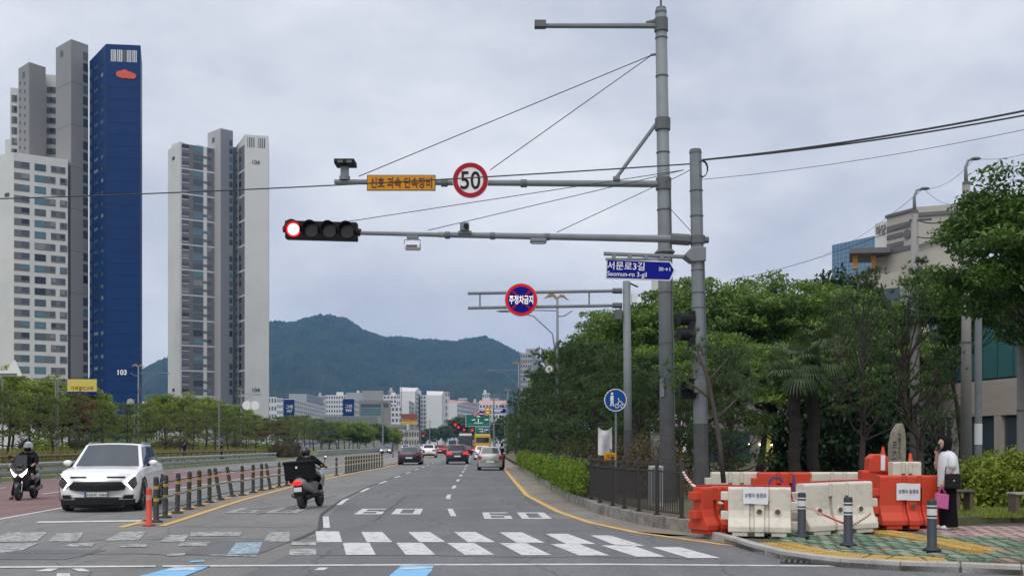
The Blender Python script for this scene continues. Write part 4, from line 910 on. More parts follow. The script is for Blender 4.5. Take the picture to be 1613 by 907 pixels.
# palms
def palm(seed, h):
    rng = np.random.default_rng(seed); mb = MB(); n = 16
    mb.tube([(.03 * math.sin(i), .02 * i / n, h * i / n) for i in range(n + 1)], [.17 + .02 * (i % 2) + (.03 if i > n - 4 else 0) for i in range(n + 1)], 10)
    fr_ = MB()
    for k in range(26):
        a = rng.random() * 6.28; el = rng.uniform(-.55, 1.15); L = .55 + .2 * rng.random(); d = Vector((math.cos(a) * math.cos(el), math.sin(a) * math.cos(el), math.sin(el)))
        o_ = Vector((0, .02, h)); e_ = o_ + d * L; fr_.tube([o_, e_], .014, 4, cap=False)
        s_ = d.cross(Vector((0, 0, 1))).normalized(); u_ = s_.cross(d).normalized()
        for q in range(17):
            th = -1.45 + q * 2.9 / 16; dd = (d * math.cos(th) + s_ * math.sin(th)).normalized(); ll = .62 * (.75 + .25 * math.cos(th)); b_ = d.cross(s_) * 0 + s_ * math.cos(th) * .022 - d * math.sin(th) * .022
            m1 = e_ + dd * ll * .6 + u_ * .03; m2 = e_ + dd * ll + Vector((0, 0, -.16 - .1 * rng.random()))
            fr_.quad(e_, m1 + b_, m2, m1 - b_)
    return mb, fr_
for px, Y, top, lb in ((1252, 30.5, 585, 'shorter fan palm with dark fibrous trunk behind the white barriers'), (1281, 31, 562, 'taller fan palm with dark fibrous trunk behind the white barriers')):
    h = (700 - top) / F * Y + CH - .2; o = thing('fan_palm', lb, 'palm', (P(px, 700, Y).x, Y, .2)); a_, b_ = palm(px, h)
    a_.build('trunk', M('palm_trunk', (.026, .021, .018), 1, var=.5, scale=9, bump=1, bscale=25), o); b_.build('fronds', LPA, o)
# young street tree with bare stake-like trunk beside the signal pole
mb = MB(); mb.tube([P(1140, 760, 20.5), P(1134, 700, 20.6), P(1128, 660, 20.8), P(1116, 600, 21), P(1096, 545, 21.2)], [.05, .046, .042, .036, .02], 8)
for a, b in (((1128, 660, 20.8), (1180, 610, 21.5)), ((1116, 600, 21), (1150, 560, 21.5)), ((1122, 630, 20.9), (1070, 590, 21.6))): mb.tube([P(*a), P(*b)], [.03, .012], 5)
st_ = thing('young_pine', 'slender leaning pine trunk beside the signal pole with sparse tufts', 'tree', tuple(P(1140, 760, 20.5))); mb.build('trunk', BARKR, st_, world=True, smooth=True)
rng = np.random.default_rng(66); C = np.array([tuple(P(a, b, 21.5)) for a, b in ((1180, 608), (1150, 560), (1165, 585), (1070, 590), (1088, 560), (1060, 610), (1120, 548), (1172, 625))])
pp = np.repeat(C, 20, 0) + rng.normal(size=(160, 3)) * np.array([.24, .3, .12]); V, Ft = needle_tris(rng, pp, np.tile([0, 0, 1.], (160, 1)), 16, .17, .016); 
me = np_mesh('needles', V - np.array(st_.location), Ft, LP); link('needles', me, st_)

# left verge: row of small pines, young leafy trees, maples, shrubs, grass
lp = [pine(71, 4, 1.6, 1.6, 5, 22, LPL, 12, .17, .034, .085, .04, .2), pine(72, 4, 1.7, 1.5, 5, 22, LPL, 12, .17, .034, .09, -.05, .2), pine(73, 4, 1.5, 1.7, 5, 22, LPL, 12, .17, .034, .08, .02, .22)]
def row_at(px, off):                       # where the row beside the rail crosses this column
    lo_, hi_ = 30., 900.
    for _ in range(50):
        mid = (lo_ + hi_) / 2
        if (px - CX) / F * mid > interp(RAIL, mid) - off: lo_ = mid
        else: hi_ = mid
    return (px - CX) / F * lo_, lo_
G3 = 'small pines in the row along the left verge'
i = 0
for px in (-12, 9, 53, 84, 117, 157, 198, 229, 258, 282, 303, 322, 338, 360, 375, 388, 402, 420, 439, 452, 466, 481, 494, 506, 518, 531, 543, 556, 566, 577, 588):
    x, Y = row_at(px, 6.5); s = (.98 + .2 * random.random()) * (1.0 if px < 300 else 1.12)
    tree('pine_tree', lp[i % 3], 'small flat-crowned pine in the row along the left verge', 'tree', (x, Y, .6), s, random.random() * 6.28, G3, s * (.9 if px < 430 else 1.05)); i += 1
yt = [broadleaf(81, 5.4, 2.1, 1.3, 60, 130, .24, .11, LY, .55, .75, .09), broadleaf(82, 5.4, 1.9, 1.2, 55, 130, .24, .11, LY, .6, .75, .09)]
i = 0
for px, dx, s in ((-8, 18, 1.0), (20, 16, 1.08), (62, 15, 1.0), (82, 17, 1.08), (128, 19, 1.1), (150, 22, 1.05), (182, 20, .7), (240, 20, 1.0), (262, 19, 1.2), (300, 22, 1.35), (326, 21, 1.35), (345, 24, 1.3), (368, 22, 1.3), (392, 24, 1.2), (412, 26, 1.1), (446, 22, 1.1), (470, 22, 1.25), (488, 24, 1.3), (505, 24, 1.2)):
    x, Y = row_at(px, dx)
    tree('leafy_tree', yt[i % 2], 'young yellow-green leafy tree behind the pines on the left verge', 'tree', (x, Y, .8), s * 1.15, random.random() * 6.28, 'young leafy trees behind the left pines', s * 1.16); i += 1
mp_ = recol(yt[0], LR)
for px, dx, s in ((100, 15, 1.05), (291, 18, 1.0), (436, 22, 1.2), (405, 18, .8), (108, 14, .9)):
    x, Y = row_at(px, dx); tree('maple_tree', mp_, 'dark red maple standing among the young green trees', 'tree', (x, Y, .8), s, px, 'red maples on the left verge', s * .95)
dk = recol(yt[1], LE)
for px, dx, s in ((448, 40, 1.6), (226, 60, 2.0), (455, 42, 1.4)): 
    x, Y = row_at(px, dx); tree('leafy_tree', dk, 'dark green tree standing far behind the left verge trees', 'tree', (x, Y, .5), s, px, 'dark trees far behind the left verge', s)
sv = bush(55, 1.6, 1.25, 70, 70, .16, .08, LY); sr = (sv[0], recol(sv, LBR)[1])
for k, px in enumerate((70, 140, 172, 215, 250, 275, 312, 345, 368, 395, 420, 60, 300, 180)):
    x, Y = row_at(px, 10 + (k * 3.7) % 6); dry = k % 3 == 2
    shrub('verge_shrub', sr if dry else sv, 'rusty brown shrub on the left verge' if dry else 'yellow-green mounded shrub on the left verge', (x, Y, .7), .9 + .4 * random.random(), k, 'brown verge shrubs' if dry else 'green verge shrubs')
for k, px in enumerate((440, 452, 462)):
    x, Y = row_at(px, 2.0); shrub('verge_shrub', sr, 'rusty brown shrub at the end of the steel guard rail', (x, Y, .1), .9, k, 'rusty shrubs at the rail end', 1.5)
# far trees at the end of the street
fd = recol(yt[0], LP)
for px, Y, s in ((690, 420, 1.6), (702, 400, 1.7), (716, 430, 2.3), (728, 440, 2.6), (738, 430, 2.2), (662, 380, 1.2), (648, 360, 1.1), (604, 300, 1.2), (618, 310, 1.1), (632, 330, 1.1), (588, 300, 1.2), (676, 390, 1.5), (752, 410, 1.6), (790, 300, 1.6), (800, 240, 1.5), (780, 350, 1.7)):
    tree('street_tree', fd, 'small dark street tree at the far end of the avenue', 'tree', (P(px, 700, Y).x, Y, 0), s, px, 'dark street trees at the end of the avenue', s)
for k_, (px, s) in enumerate(((506, 1.25), (520, 1.15), (534, 1.3), (549, 1.2), (563, 1.3), (577, 1.15), (590, 1.25), (604, 1.2), (618, 1.1))):
    tree('leafy_tree', yt[k_ % 2] if k_ % 3 else fd, 'leafy tree in front of the low glazed market hall', 'tree', (P(px, 700, 205 + k_ * 4).x, 205 + k_ * 4, 0), s, px, 'trees in front of the market hall', s * .95)
# grass tufts
def grass(name, label, n, fn, leaf, h, seed, w_=.02):
    rng = np.random.default_rng(seed); b = fn(rng, n); d = unit(rng.normal(size=(n, 3)) * np.array([.5, .5, .1]) + np.array([0, 0, 1])); s = unit(np.cross(d, rng.normal(size=(n, 3)))) * w_; L = h * (.5 + rng.random((n, 1)))
    V = np.stack([b - s, b + s, b + d * L], 1).reshape(-1, 3); return tag(link(name, np_mesh(name, V, np.arange(n * 3).reshape(-1, 3), leaf)), label, 'grass', kind='stuff')
grass('grass', 'short green grass between the pavement and the shrubs', 16000, lambda r, n: np.stack([7.3 + 8 * r.random(n), 20.1 + 4.2 * r.random(n) ** 1.3, np.full(n, .2)], 1), LY, .10, 91, .012)
def vfn(r, n):
    y_ = 46 + 90 * r.random(n) ** 1.5; x_ = np.interp(y_, [a for a, b in RAIL], [b for a, b in RAIL]) - 5.2 - 10 * r.random(n); return np.stack([x_, y_, np.full(n, .6)], 1)
grass('grass', 'tall yellowish grass among the pines on the left verge', 30000, vfn, leaf_mat('grass_dry', (.16, .17, .035), (.36, .33, .09), .3), .62, 92, .035)
# ---------------------------------------------------------------- street furniture
GALV = M('galvanised', (.20, .222, .235), .68, .15, var=.16, scale=2.2, bump=.15, bscale=30, stain=(.14, .15, .16), sfac=.6, sscale=1.2)
GALD = M('steel_dark', (.12, .128, .132), .65, .2, var=.2, scale=3)
BAND = M('pole_dark_paint', (.065, .065, .068), .75, var=.15, scale=4, stain=(.12, .12, .115), sfac=.5, sscale=3)
BLK = M('black_plastic', (.014, .014, .016), .6, var=.2, spec=.2); IRN = M('fence_iron', (.035, .031, .029), .55, var=.25, scale=8)
SIGNBACK = M('sign_back', (.42, .42, .42), .5, .4, var=.06); WSG = M('sign_white', (.74, .74, .73), .5, var=.04); RSG = M('sign_red', (.36, .010, .030), .6, var=.06, spec=.2); YSG = M('sign_amber', (.62, .27, .010), .6, var=.05, spec=.2); BSG = M('sign_blue', (.004, .010, .22), .65, var=.06, spec=.12); GSG = M('sign_green', (.006, .15, .095), .6, var=.06, spec=.2)
DRED = M('letter_maroon', (.10, .012, .012), .6); CABLE = M('cable', (.03, .03, .032), .6); REDL = M('red_light', (1, .006, .010), .4, emit=1.6); REDW = M('red_light_core', (1, .55, .48), .4, emit=1.9); REDD = M('red_led', (.55, .008, .012), .5, emit=.25, spec=.2)
LENS = M('lens_dark', (.03, .022, .022), .2, var=.3, scale=6)
def pole(o, base, top, r0, r1, band=None, n=8, name='pole'):
    m = MB(); m.tube([base, top], [r0, r1], n); m.build(name, GALV, o, world=True, smooth=n > 10)
    if band:
        t_ = (band - base.z) / (top.z - base.z); b_ = base.lerp(top, t_); m = MB(); m.tube([base + Vector((0, 0, .01)), b_], [r0 + .006, r0 + (r1 - r0) * t_ + .006], n); m.build('painted_band', BAND, o, world=True)
        m = MB(); m.box(base.x - r0 * 1.7, base.x + r0 * 1.7, base.y - r0 * 1.7, base.y + r0 * 1.7, base.z - .1, base.z + .02); m.build('base_plate', GALD, o, world=True)
def part(o, name, mat, fn, **k):
    m = MB(); fn(m); return m.build(name, mat, o, world=True, **k)
def clampring(o, c, r, h=.18): part(o, 'clamp', GALD, lambda m: m.tube([c - Vector((0, 0, h / 2)), c + Vector((0, 0, h / 2))], r, 12))
def wire(name, a, b, sag, r, label, n=14, group=None, cat='cable'):
    pts = [a.lerp(b, i / n) - Vector((0, 0, sag * 4 * (i / n) * (1 - i / n))) for i in range(n + 1)]
    m = MB(); m.tube(pts, r, 5); return tag(m.build(name, CABLE), label, cat, group)

# tall camera gantry pole with the speed camera arm
YC = 25.
gp = thing('camera_gantry', 'tallest steel pole with long arms for the speed camera', 'pole', tuple(P(1053, 700, YC))[:2] + (.2,))
gb0 = Vector((gp.location.x, YC, .2)); gt = P(1041, 16, YC); pole(gp, gb0, gt, .185, .135, ZP(667, YC), 12)
def gat(py): 
    t_ = (ZP(py, YC) - gb0.z) / (gt.z - gb0.z); return gb0.lerp(gt, t_)
part(gp, 'antenna', GALD, lambda m: m.tube([gt, gt + Vector((0, 0, .9))], [.03, .015], 6))
part(gp, 'pole_cap', GALD, lambda m: m.tube([gt - Vector((0, 0, .08)), gt + Vector((0, 0, .05))], [.145, .12], 12))
part(gp, 'upper_arm', GALV, lambda m: m.tube([P(843, 41, YC), gat(41)], [.055, .065], 8)); part(gp, 'arm_end', GALD, lambda m: m.box(P(842, 0, YC).x, P(860, 0, YC).x, YC - .1, YC + .1, ZP(44, YC), ZP(34, YC)))
part(gp, 'bracket', GALD, lambda m: (m.tube([P(1018, 37, YC), P(1034, 33, YC)], .05, 6), m.tube([gat(50), gat(30)], .165, 12)))
part(gp, 'camera_arm', GALV, lambda m: m.tube([P(527, 286.5, YC), gat(290)], [.06, .085], 10)); part(gp, 'brace', GALV, lambda m: m.tube([P(971, 280, YC), P(1033, 196, YC)], .045, 6))
for py in (290, 196): clampring(gp, gat(py), .185, .28)
for q in ((971, 284), (825, 289), (700, 288)): part(gp, 'arm_collar', GALD, lambda m: m.tube([P(q[0] - 5, q[1], YC), P(q[0] + 5, q[1], YC)], .098, 10))
part(gp, 'flange', GALD, lambda m: m.tube([gat(404), gat(398), gat(392)], [.17, .26, .17], 8))
part(gp, 'wall_box', GALV, lambda m: m.box(P(1040, 0, YC).x - .02, P(1044, 0, YC).x, YC - .25, YC - .1, ZP(625, YC), ZP(597, YC)))
for c, w_ in (((565, 278), .02), ((772, 268), .02)): part(gp, 'stay_wire', CABLE, lambda m: m.tube([P(1027, 87, YC), P(c[0], c[1], YC)], .012, 4))
part(gp, 'eye_bolt', GALD, lambda m: m.tube([P(1025, 87, YC), gat(85)], .03, 6))
for py in (60, 120, 240, 330, 460, 540): part(gp, 'strap', GALD, lambda m: m.tube([gat(py), gat(py + 1.2)], .152 + (py - 60) * .00008, 12))
part(gp, 'conduit', GALD, lambda m: m.tube([gat(660) + Vector((.16, -.1, 0)), gat(420) + Vector((.15, -.1, 0)), gat(300) + Vector((.145, -.1, 0))], .018, 6))
# speed camera on its end
sc_ = thing('speed_camera', 'twin-lens speed camera with black hood on the end of the upper arm', 'camera', tuple(P(543, 284, YC)))
part(sc_, 'bracket', GALV, lambda m: (m.tube([P(543, 284, YC), P(543, 278, YC)], .13, 10), m.box(P(537, 0, YC).x, P(549, 0, YC).x, YC - .07, YC + .07, ZP(278, YC), ZP(263, YC))))
part(sc_, 'hood', BLK, lambda m: m.box(P(528, 0, YC).x, P(560, 0, YC).x, YC - .2, YC + .25, ZP(261, YC), ZP(253, YC)), bevel=.02)
for q in (534, 548): part(sc_, 'lens', GALD, lambda m: m.box(P(q, 0, YC).x, P(q + 8, 0, YC).x, YC - .22, YC - .2, ZP(260, YC), ZP(256, YC)))
# speed sign 50
YF = YC - .14
sg = thing('speed_limit_sign', 'round speed limit sign with red ring and black number 50', 'sign', tuple(P(741, 284, YF))); c = P(741, 284, YF)
part(sg, 'plate', WSG, lambda m: m.disc((c.x, c.z), .425, YF, YF + .02, 40)); 
def ring(m, c, r0, r1, y, n=40):
    a = [(c.x + r1 * math.cos(6.2832 * k / n), y, c.z + r1 * math.sin(6.2832 * k / n)) for k in range(n)]; b = [(c.x + r0 * math.cos(6.2832 * k / n), y, c.z + r0 * math.sin(6.2832 * k / n)) for k in range(n)]
    m.add(a + b, [(k, (k + 1) % n, n + (k + 1) % n, n + k) for k in range(n)])
part(sg, 'red_ring', RSG, lambda m: ring(m, c, .305, .415, YF - .004)); lettering('50', BLK, sg, (0, -.008, 0), width=.47, height=.43)
sg = thing('camera_warning_sign', 'amber board with dark Korean lettering beside the round 50 sign', 'sign', tuple(P(632, 288, YF))); c = P(632, 288, YF)
part(sg, 'board', GALD, lambda m: m.box(c.x - .815, c.x + .815, YF, YF + .03, c.z - .187, c.z + .187)); part(sg, 'face', YSG, lambda m: m.box(c.x - .795, c.x + .795, YF - .006, YF, c.z - .168, c.z + .168)); lettering('cam', DRED, sg, (0, -.011, 0), width=1.46, height=.255)

# signal pole
YS_ = 22.
sp = thing('signal_pole', 'steel signal pole with traffic light arm and cables at its top', 'pole', tuple(P(1106, 700, YS_))[:2] + (.15,))
sb0 = Vector((sp.location.x, YS_, .15)); st = P(1095.5, 238, YS_); pole(sp, sb0, st, .155, .125, ZP(667, YS_), 10)
def sat(py):
    t_ = (ZP(py, YS_) - sb0.z) / (st.z - sb0.z); return sb0.lerp(st, t_)
part(sp, 'pole_cap', GALD, lambda m: m.tube([st - Vector((0, 0, .05)), st + Vector((0, 0, .03))], [.135, .12], 10))
part(sp, 'signal_arm', GALV, lambda m: m.tube([P(562, 367, YS_), P(700, 370, YS_)], [.042, .05], 10)); part(sp, 'signal_arm', GALV, lambda m: m.tube([P(690, 369.6, YS_), P(1060, 376.5, YS_), sat(378)], [.058, .08, .085], 10))
part(sp, 'arm_joint', GALD, lambda m: (m.tube([P(1056, 376, YS_), P(1086, 378, YS_)], .12, 8), m.tube([sat(372), sat(384)], .17, 12), m.tube([sat(378) + Vector((.1, 0, 0)), sat(378) + Vector((.24, 0, 0))], .07, 8)))
for q in (776, 862, 705): part(sp, 'arm_collar', GALD, lambda m: m.tube([P(q - 4, 371.6 + (q - 776) * .016, YS_), P(q + 4, 371.7 + (q - 776) * .016, YS_)], .078, 10))
for a, b in (((1077, 268), (548, 349)), ((1077, 268), (674, 363)), ((1040, 290), (877, 366))): part(sp, 'stay_wire', CABLE, lambda m: m.tube([P(*a, YS_), P(*b, YS_)], .009, 4))
part(sp, 'stay_wire', CABLE, lambda m: m.tube([P(1052, 325, YS_), P(1090, 366, YS_)], .008, 4))
part(sp, 'conduit', GALD, lambda m: m.tube([sat(660) + Vector((.13, -.09, 0)), sat(500) + Vector((.125, -.09, 0)), sat(400) + Vector((.12, -.09, 0))], .014, 6))
for py in (300, 340, 425, 590, 640): part(sp, 'strap', GALD, lambda m: m.tube([sat(py), sat(py + 1.2)], .146, 10))
cc = sat(262) + Vector((.13, -.1, 0))
part(sp, 'cable_coil', CABLE, lambda m: [m.tube([cc + Vector((.11 * math.cos(k * .6 + j), .03 * j, -.07 + .17 * math.sin(k * .6 + j))) for k in range(12)], .010, 4) for j in range(4)])
[part(sp, 'strap', GALD, lambda m: m.tube([sat(y_), sat(y_ + 1.5)], .15, 10)) for y_ in (460, 484, 545)]
th_ = thing('traffic_signal', 'horizontal four-lamp traffic signal with its red lamp lit', 'traffic light', tuple(P(505, 362.5, YS_ - .05))); c = P(505, 362.5, YS_ - .05); sl_ = .028
part(th_, 'housing', BLK, lambda m: m.ext([(c.x - .75, c.z - .19 + .021), (c.x + .76, c.z - .19 - .021), (c.x + .76, c.z + .19 - .021), (c.x - .75, c.z + .19 + .021)], c.y, c.y + .22), bevel=.02)
part(th_, 'end_bracket', RSG, lambda m: m.tube([P(446, 361, YS_), P(456, 361, YS_)], .07, 8)); part(th_, 'end_bracket', BLK, lambda m: m.tube([P(560, 365, YS_), P(568, 366.5, YS_)], .08, 8))
for k in range(4):
    lc = Vector((c.x - .565 + k * .375, c.y, c.z + .014 - k * .011))
    ln_ = part(th_, 'lamp', REDL if k == 0 else LENS, lambda m: m.disc((lc.x, lc.z), .152, c.y - .025, c.y - .002, 28))
    if k == 0: part(th_, 'lamp_core', REDW, lambda m: m.disc((lc.x, lc.z), .120, c.y - .032, c.y - .026, 28))
    vz = MB(); n = 16; r0 = .172; rows = []
    for yy, rr in ((c.y - .001, r0), (c.y - .26, r0 * .97)): rows.append([(lc.x + rr * math.cos(math.pi * (1.12 - 1.24 * q / n)), yy + (.0 if yy == c.y - .001 else .10 * abs(math.cos(math.pi * q / n)) ** 2), lc.z + rr * math.sin(math.pi * (1.12 - 1.24 * q / n))) for q in range(n + 1)])
    vz.grid(rows); vo = vz.build('visor', BLK, th_, world=True, smooth=True); vo.modifiers.new('solid', 'SOLIDIFY').thickness = .012
# things hung on the signal arm
cm = thing('road_sensor', 'white traffic sensor hanging in a yoke under the signal arm', 'sensor', tuple(P(650, 371, YS_))); 
part(cm, 'yoke', GALV, lambda m: (m.box(P(641, 0, 22).x, P(659, 0, 22).x, 21.93, 22.07, ZP(376, 22), ZP(371, 22)), m.tube([P(637, 384, 22), P(637, 378, 22), P(662, 378, 22), P(662, 390, 22)], .012, 5)))
part(cm, 'body', WSG, lambda m: m.box(P(638, 0, 22).x, P(662, 0, 22).x, 21.85, 22.15, ZP(393, 22), ZP(386, 22)), bevel=.02); part(cm, 'lens_plate', GALD, lambda m: m.box(P(641, 0, 22).x, P(658, 0, 22).x, 21.84, 21.849, ZP(391.5, 22), ZP(387.5, 22)))
cm = thing('surveillance_camera', 'small grey camera standing on the signal arm', 'camera', tuple(P(732, 369, YS_))); part(cm, 'foot', GALV, lambda m: m.box(P(722, 0, 22).x, P(743, 0, 22).x, 21.9, 22.1, ZP(369, 22), ZP(365, 22))); part(cm, 'body', GALV, lambda m: m.box(P(725, 0, 22).x, P(739, 0, 22).x, 21.85, 22.1, ZP(365, 22), ZP(352, 22)), bevel=.015); part(cm, 'lens', BLK, lambda m: m.tube([(P(735, 0, 22).x, 21.72, ZP(360, 22)), (P(735, 0, 22).x, 21.86, ZP(359, 22))], .05, 12))
cm = thing('arm_lamp', 'flat grey lamp fixed below the signal arm', 'lamp', tuple(P(848, 378, YS_))); part(cm, 'body', GALV, lambda m: m.box(P(835, 0, 22).x, P(861, 0, 22).x, 21.9, 22.1, ZP(383, 22), ZP(376, 22)), bevel=.03); part(cm, 'diffuser', WSG, lambda m: m.box(P(838, 0, 22).x, P(858, 0, 22).x, 21.93, 22.07, ZP(384, 22), ZP(383, 22)))
# street name sign
sg = thing('street_name_sign', 'dark blue arrow-shaped street name sign with white Korean and Latin lettering', 'sign', tuple(P(1090, 402, YS_)))
YN = YS_ - .12
part(sg, 'arm', GALV, lambda m: (m.tube([P(951, 399.5, YS_ - .1), P(1078, 404.5, YS_ - .1)], .042, 6), m.box(P(953, 0, 22).x, P(1055, 0, 22).x, YN - .02, YN + .04, ZP(411, 22), ZP(408, 22))))
for q in (966, 991, 1016, 1041): part(sg, 'hanger', GALV, lambda m: m.box(P(q - 3, 0, 22).x, P(q + 3, 0, 22).x, YN - .03, YN + .05, ZP(410, 22), ZP(403, 22)))
part(sg, 'clamp_box', GALV, lambda m: (m.ext([(P(1075, 0, 22).x, ZP(404, 22)), (P(1088, 0, 22).x, ZP(414, 22)), (P(1110, 0, 22).x, ZP(413, 22)), (P(1110, 0, 22).x, ZP(391, 22)), (P(1088, 0, 22).x, ZP(391, 22))], 21.82, 22.2)), bevel=.02)
def outline(pts, Y): return [(P(a, b, Y).x, P(a, b, Y).z) for a, b in pts]
part(sg, 'plate', WSG, lambda m: m.ext(outline([(953, 439), (1056, 442.5), (1065, 425), (1056, 411.5), (955, 408)], YN), YN, YN + .03), bevel=.008)
part(sg, 'blue_face', BSG, lambda m: m.ext(outline([(955.5, 437.3), (1054.5, 440.5), (1061.5, 425.2), (1054.5, 413.3), (957, 410)], YN), YN - .004, YN - .001))
for key, q, w_, h_ in (('st_ko', (986, 419.0), .78, .17), ('st_en', (987.5, 433.0), .82, .13), ('st_no', (1046.5, 424), .235, .075)):
    v_ = P(*q, YN) - sg.location; lettering(key, WLET, sg, (v_.x, v_.y - .008, v_.z), width=w_, height=h_, rot=(R(90), R(1.9), 0))
# second signal (seen from behind) on the pole
sg = thing('traffic_signal', 'black vertical traffic signal seen side-on against the pole', 'traffic light', tuple(P(1082, 520, YS_)))
for py in (503, 527): part(sg, 'visor', BLK, lambda m: m.tube([(P(1068, 0, 22).x, 21.92, ZP(py, 22)), (P(1092, 0, 22).x, 22.0, ZP(py - 1, 22))], [.135, .135], 14), smooth=False)
part(sg, 'housing', BLK, lambda m: m.box(P(1084, 0, 22).x, P(1094, 0, 22).x, 21.87, 22.13, ZP(545, 22), ZP(490, 22)), bevel=.02)
sg = thing('pedestrian_signal', 'black pedestrian signal on the pole among the pine tufts', 'traffic light', tuple(P(1082, 612, YS_))); part(sg, 'housing', BLK, lambda m: m.box(P(1070, 0, 22).x, P(1094, 0, 22).x, 21.85, 22.12, ZP(628, 22), ZP(596, 22)), bevel=.02); part(sg, 'visor', BLK, lambda m: [m.box(P(1072, 0, 22).x, P(1092, 0, 22).x, 21.7, 21.85, ZP(y_, 22), ZP(y_ - 2, 22)) for y_ in (600, 614)])
sg = thing('call_box', 'small grey push-button box strapped to the signal pole', 'control box', tuple(P(1096, 610, YS_))); part(sg, 'case', GALV, lambda m: m.box(P(1090, 0, 22).x, P(1099, 0, 22).x, 21.68, 21.84, ZP(619, 22), ZP(600, 22)), bevel=.01); part(sg, 'button', GALD, lambda m: m.disc((P(1094, 0, 22).x, ZP(611, 22)), .025, 21.66, 21.68, 10))

# no-parking board pole
YN2 = 29.
np_ = thing('sign_gantry', 'shorter steel pole with a ladder arm carrying the no-parking disc', 'pole', tuple(P(990, 700, YN2))[:2] + (.2,)); b0_ = Vector((np_.location.x, YN2, .2)); t0_ = P(987, 443, YN2); pole(np_, b0_, t0_, .115, .105, ZP(677, YN2), 12)
for py, px0 in ((462, 737), (485, 737)): part(np_, 'arm', GALV, lambda m: m.tube([P(px0, py, YN2), P(975, py - 4, YN2)], .045, 8)); part(np_, 'arm_clamp', GALD, lambda m: m.tube([P(965, py - 4, YN2), P(980, py - 4, YN2)], .08, 8))
for q in (756, 928): part(np_, 'rung', GALV, lambda m: m.tube([P(q, 461, YN2), P(q, 484, YN2)], .022, 6))
part(np_, 'solar_panel', BLK, lambda m: m.add([P(993, 445, 28.9), P(1006, 451, 28.9), P(1004, 453, 29.2), P(991, 447, 29.2)], [(0, 1, 2, 3)])); part(np_, 'control_box', WSG, lambda m: m.box(P(995, 0, 29).x, P(1003, 0, 29).x, 28.9, 29.1, ZP(477, 29), ZP(462, 29))); part(np_, 'control_box', GALD, lambda m: m.box(P(969, 0, 29).x, P(979, 0, 29).x, 28.9, 29.1, ZP(503, 29), ZP(488, 29)))
YD = YN2 - .1; c = P(821, 472, YD); sg = thing('no_parking_sign', 'round no-parking sign with red LED ring, red cross and Korean words', 'sign', tuple(c))
part(sg, 'plate', SIGNBACK, lambda m: m.disc((c.x, c.z), .455, YD, YD + .04, 40)); part(sg, 'blue_field', BSG, lambda m: m.disc((c.x, c.z), .372, YD - .006, YD - .001, 36)); part(sg, 'red_ring', REDD, lambda m: ring(m, c, .365, .44, YD - .009))
for a in (45, 135):
    q = Vector((math.cos(R(a)), 0, math.sin(R(a)))); s_ = Vector((-q.z, 0, q.x)) * .026; b_ = c + Vector((0, -.009, 0)); part(sg, 'cross_bar', RSG, lambda m: m.add([b_ + q * .35 + s_, b_ + q * .35 - s_, b_ - q * .35 - s_, b_ - q * .35 + s_], [(0, 1, 2, 3)]))
lettering('nopark', M('led_white', (.95, .95, .95), .5, emit=.35), sg, (0, -.016, 0), width=.66, height=.24)
# shared path sign
c = P(969, 630, 27.6); sg = thing('shared_path_sign', 'round blue sign with white pedestrian and bicycle symbols on a thin post', 'sign', (c.x, 27.6, .2)); part(sg, 'post', GALV, lambda m: m.tube([Vector((c.x + .02, 27.6, .2)), Vector((c.x + .02, 27.6, c.z + .25))], .03, 8))
part(sg, 'disc', BSG if False else M('sign_sky_blue', (.006, .07, .30), .6, var=.05, spec=.2), lambda m: m.disc((c.x, c.z), .295, 27.52, 27.55, 32)); part(sg, 'rim', WSG, lambda m: ring(m, c, .275, .297, 27.516))
def person_icon(m):
    y_ = 27.512; m.add([(c.x - .09 + .035 * math.cos(k * .628), y_, c.z + .17 + .035 * math.sin(k * .628)) for k in range(10)], [tuple(range(10))])
    m.add([(c.x - .14, y_, c.z - .02), (c.x - .05, y_, c.z - .02), (c.x - .05, y_, c.z + .12), (c.x - .13, y_, c.z + .12)], [(0, 1, 2, 3)]); m.add([(c.x - .14, y_, c.z - .16), (c.x - .11, y_, c.z - .16), (c.x - .07, y_, c.z - .02), (c.x - .12, y_, c.z - .02)], [(0, 1, 2, 3)]); m.add([(c.x - .07, y_, c.z - .16), (c.x - .04, y_, c.z - .16), (c.x - .055, y_, c.z - .02), (c.x - .09, y_, c.z - .02)], [(0, 1, 2, 3)])
part(sg, 'pedestrian_symbol', WSG, person_icon)
def bike_icon(m):
    for dx in (.04, .19):
        q = c + Vector((dx, 0, -.15)); ring(m, q, .045, .062, 27.512, 16)
    for a, b in (((.04, -.15), (.1, -.03)), ((.1, -.03), (.17, -.05)), ((.17, -.05), (.19, -.15)), ((.1, -.03), (.07, .05))):
        a_ = Vector((c.x + a[0], 27.512, c.z + a[1])); b_ = Vector((c.x + b[0], 27.512, c.z + b[1])); d_ = (b_ - a_).normalized(); s_ = Vector((-d_.z, 0, d_.x)) * .011; m.add([a_ + s_, b_ + s_, b_ - s_, a_ - s_], [(0, 1, 2, 3)])
part(sg, 'bicycle_symbol', WSG, bike_icon)
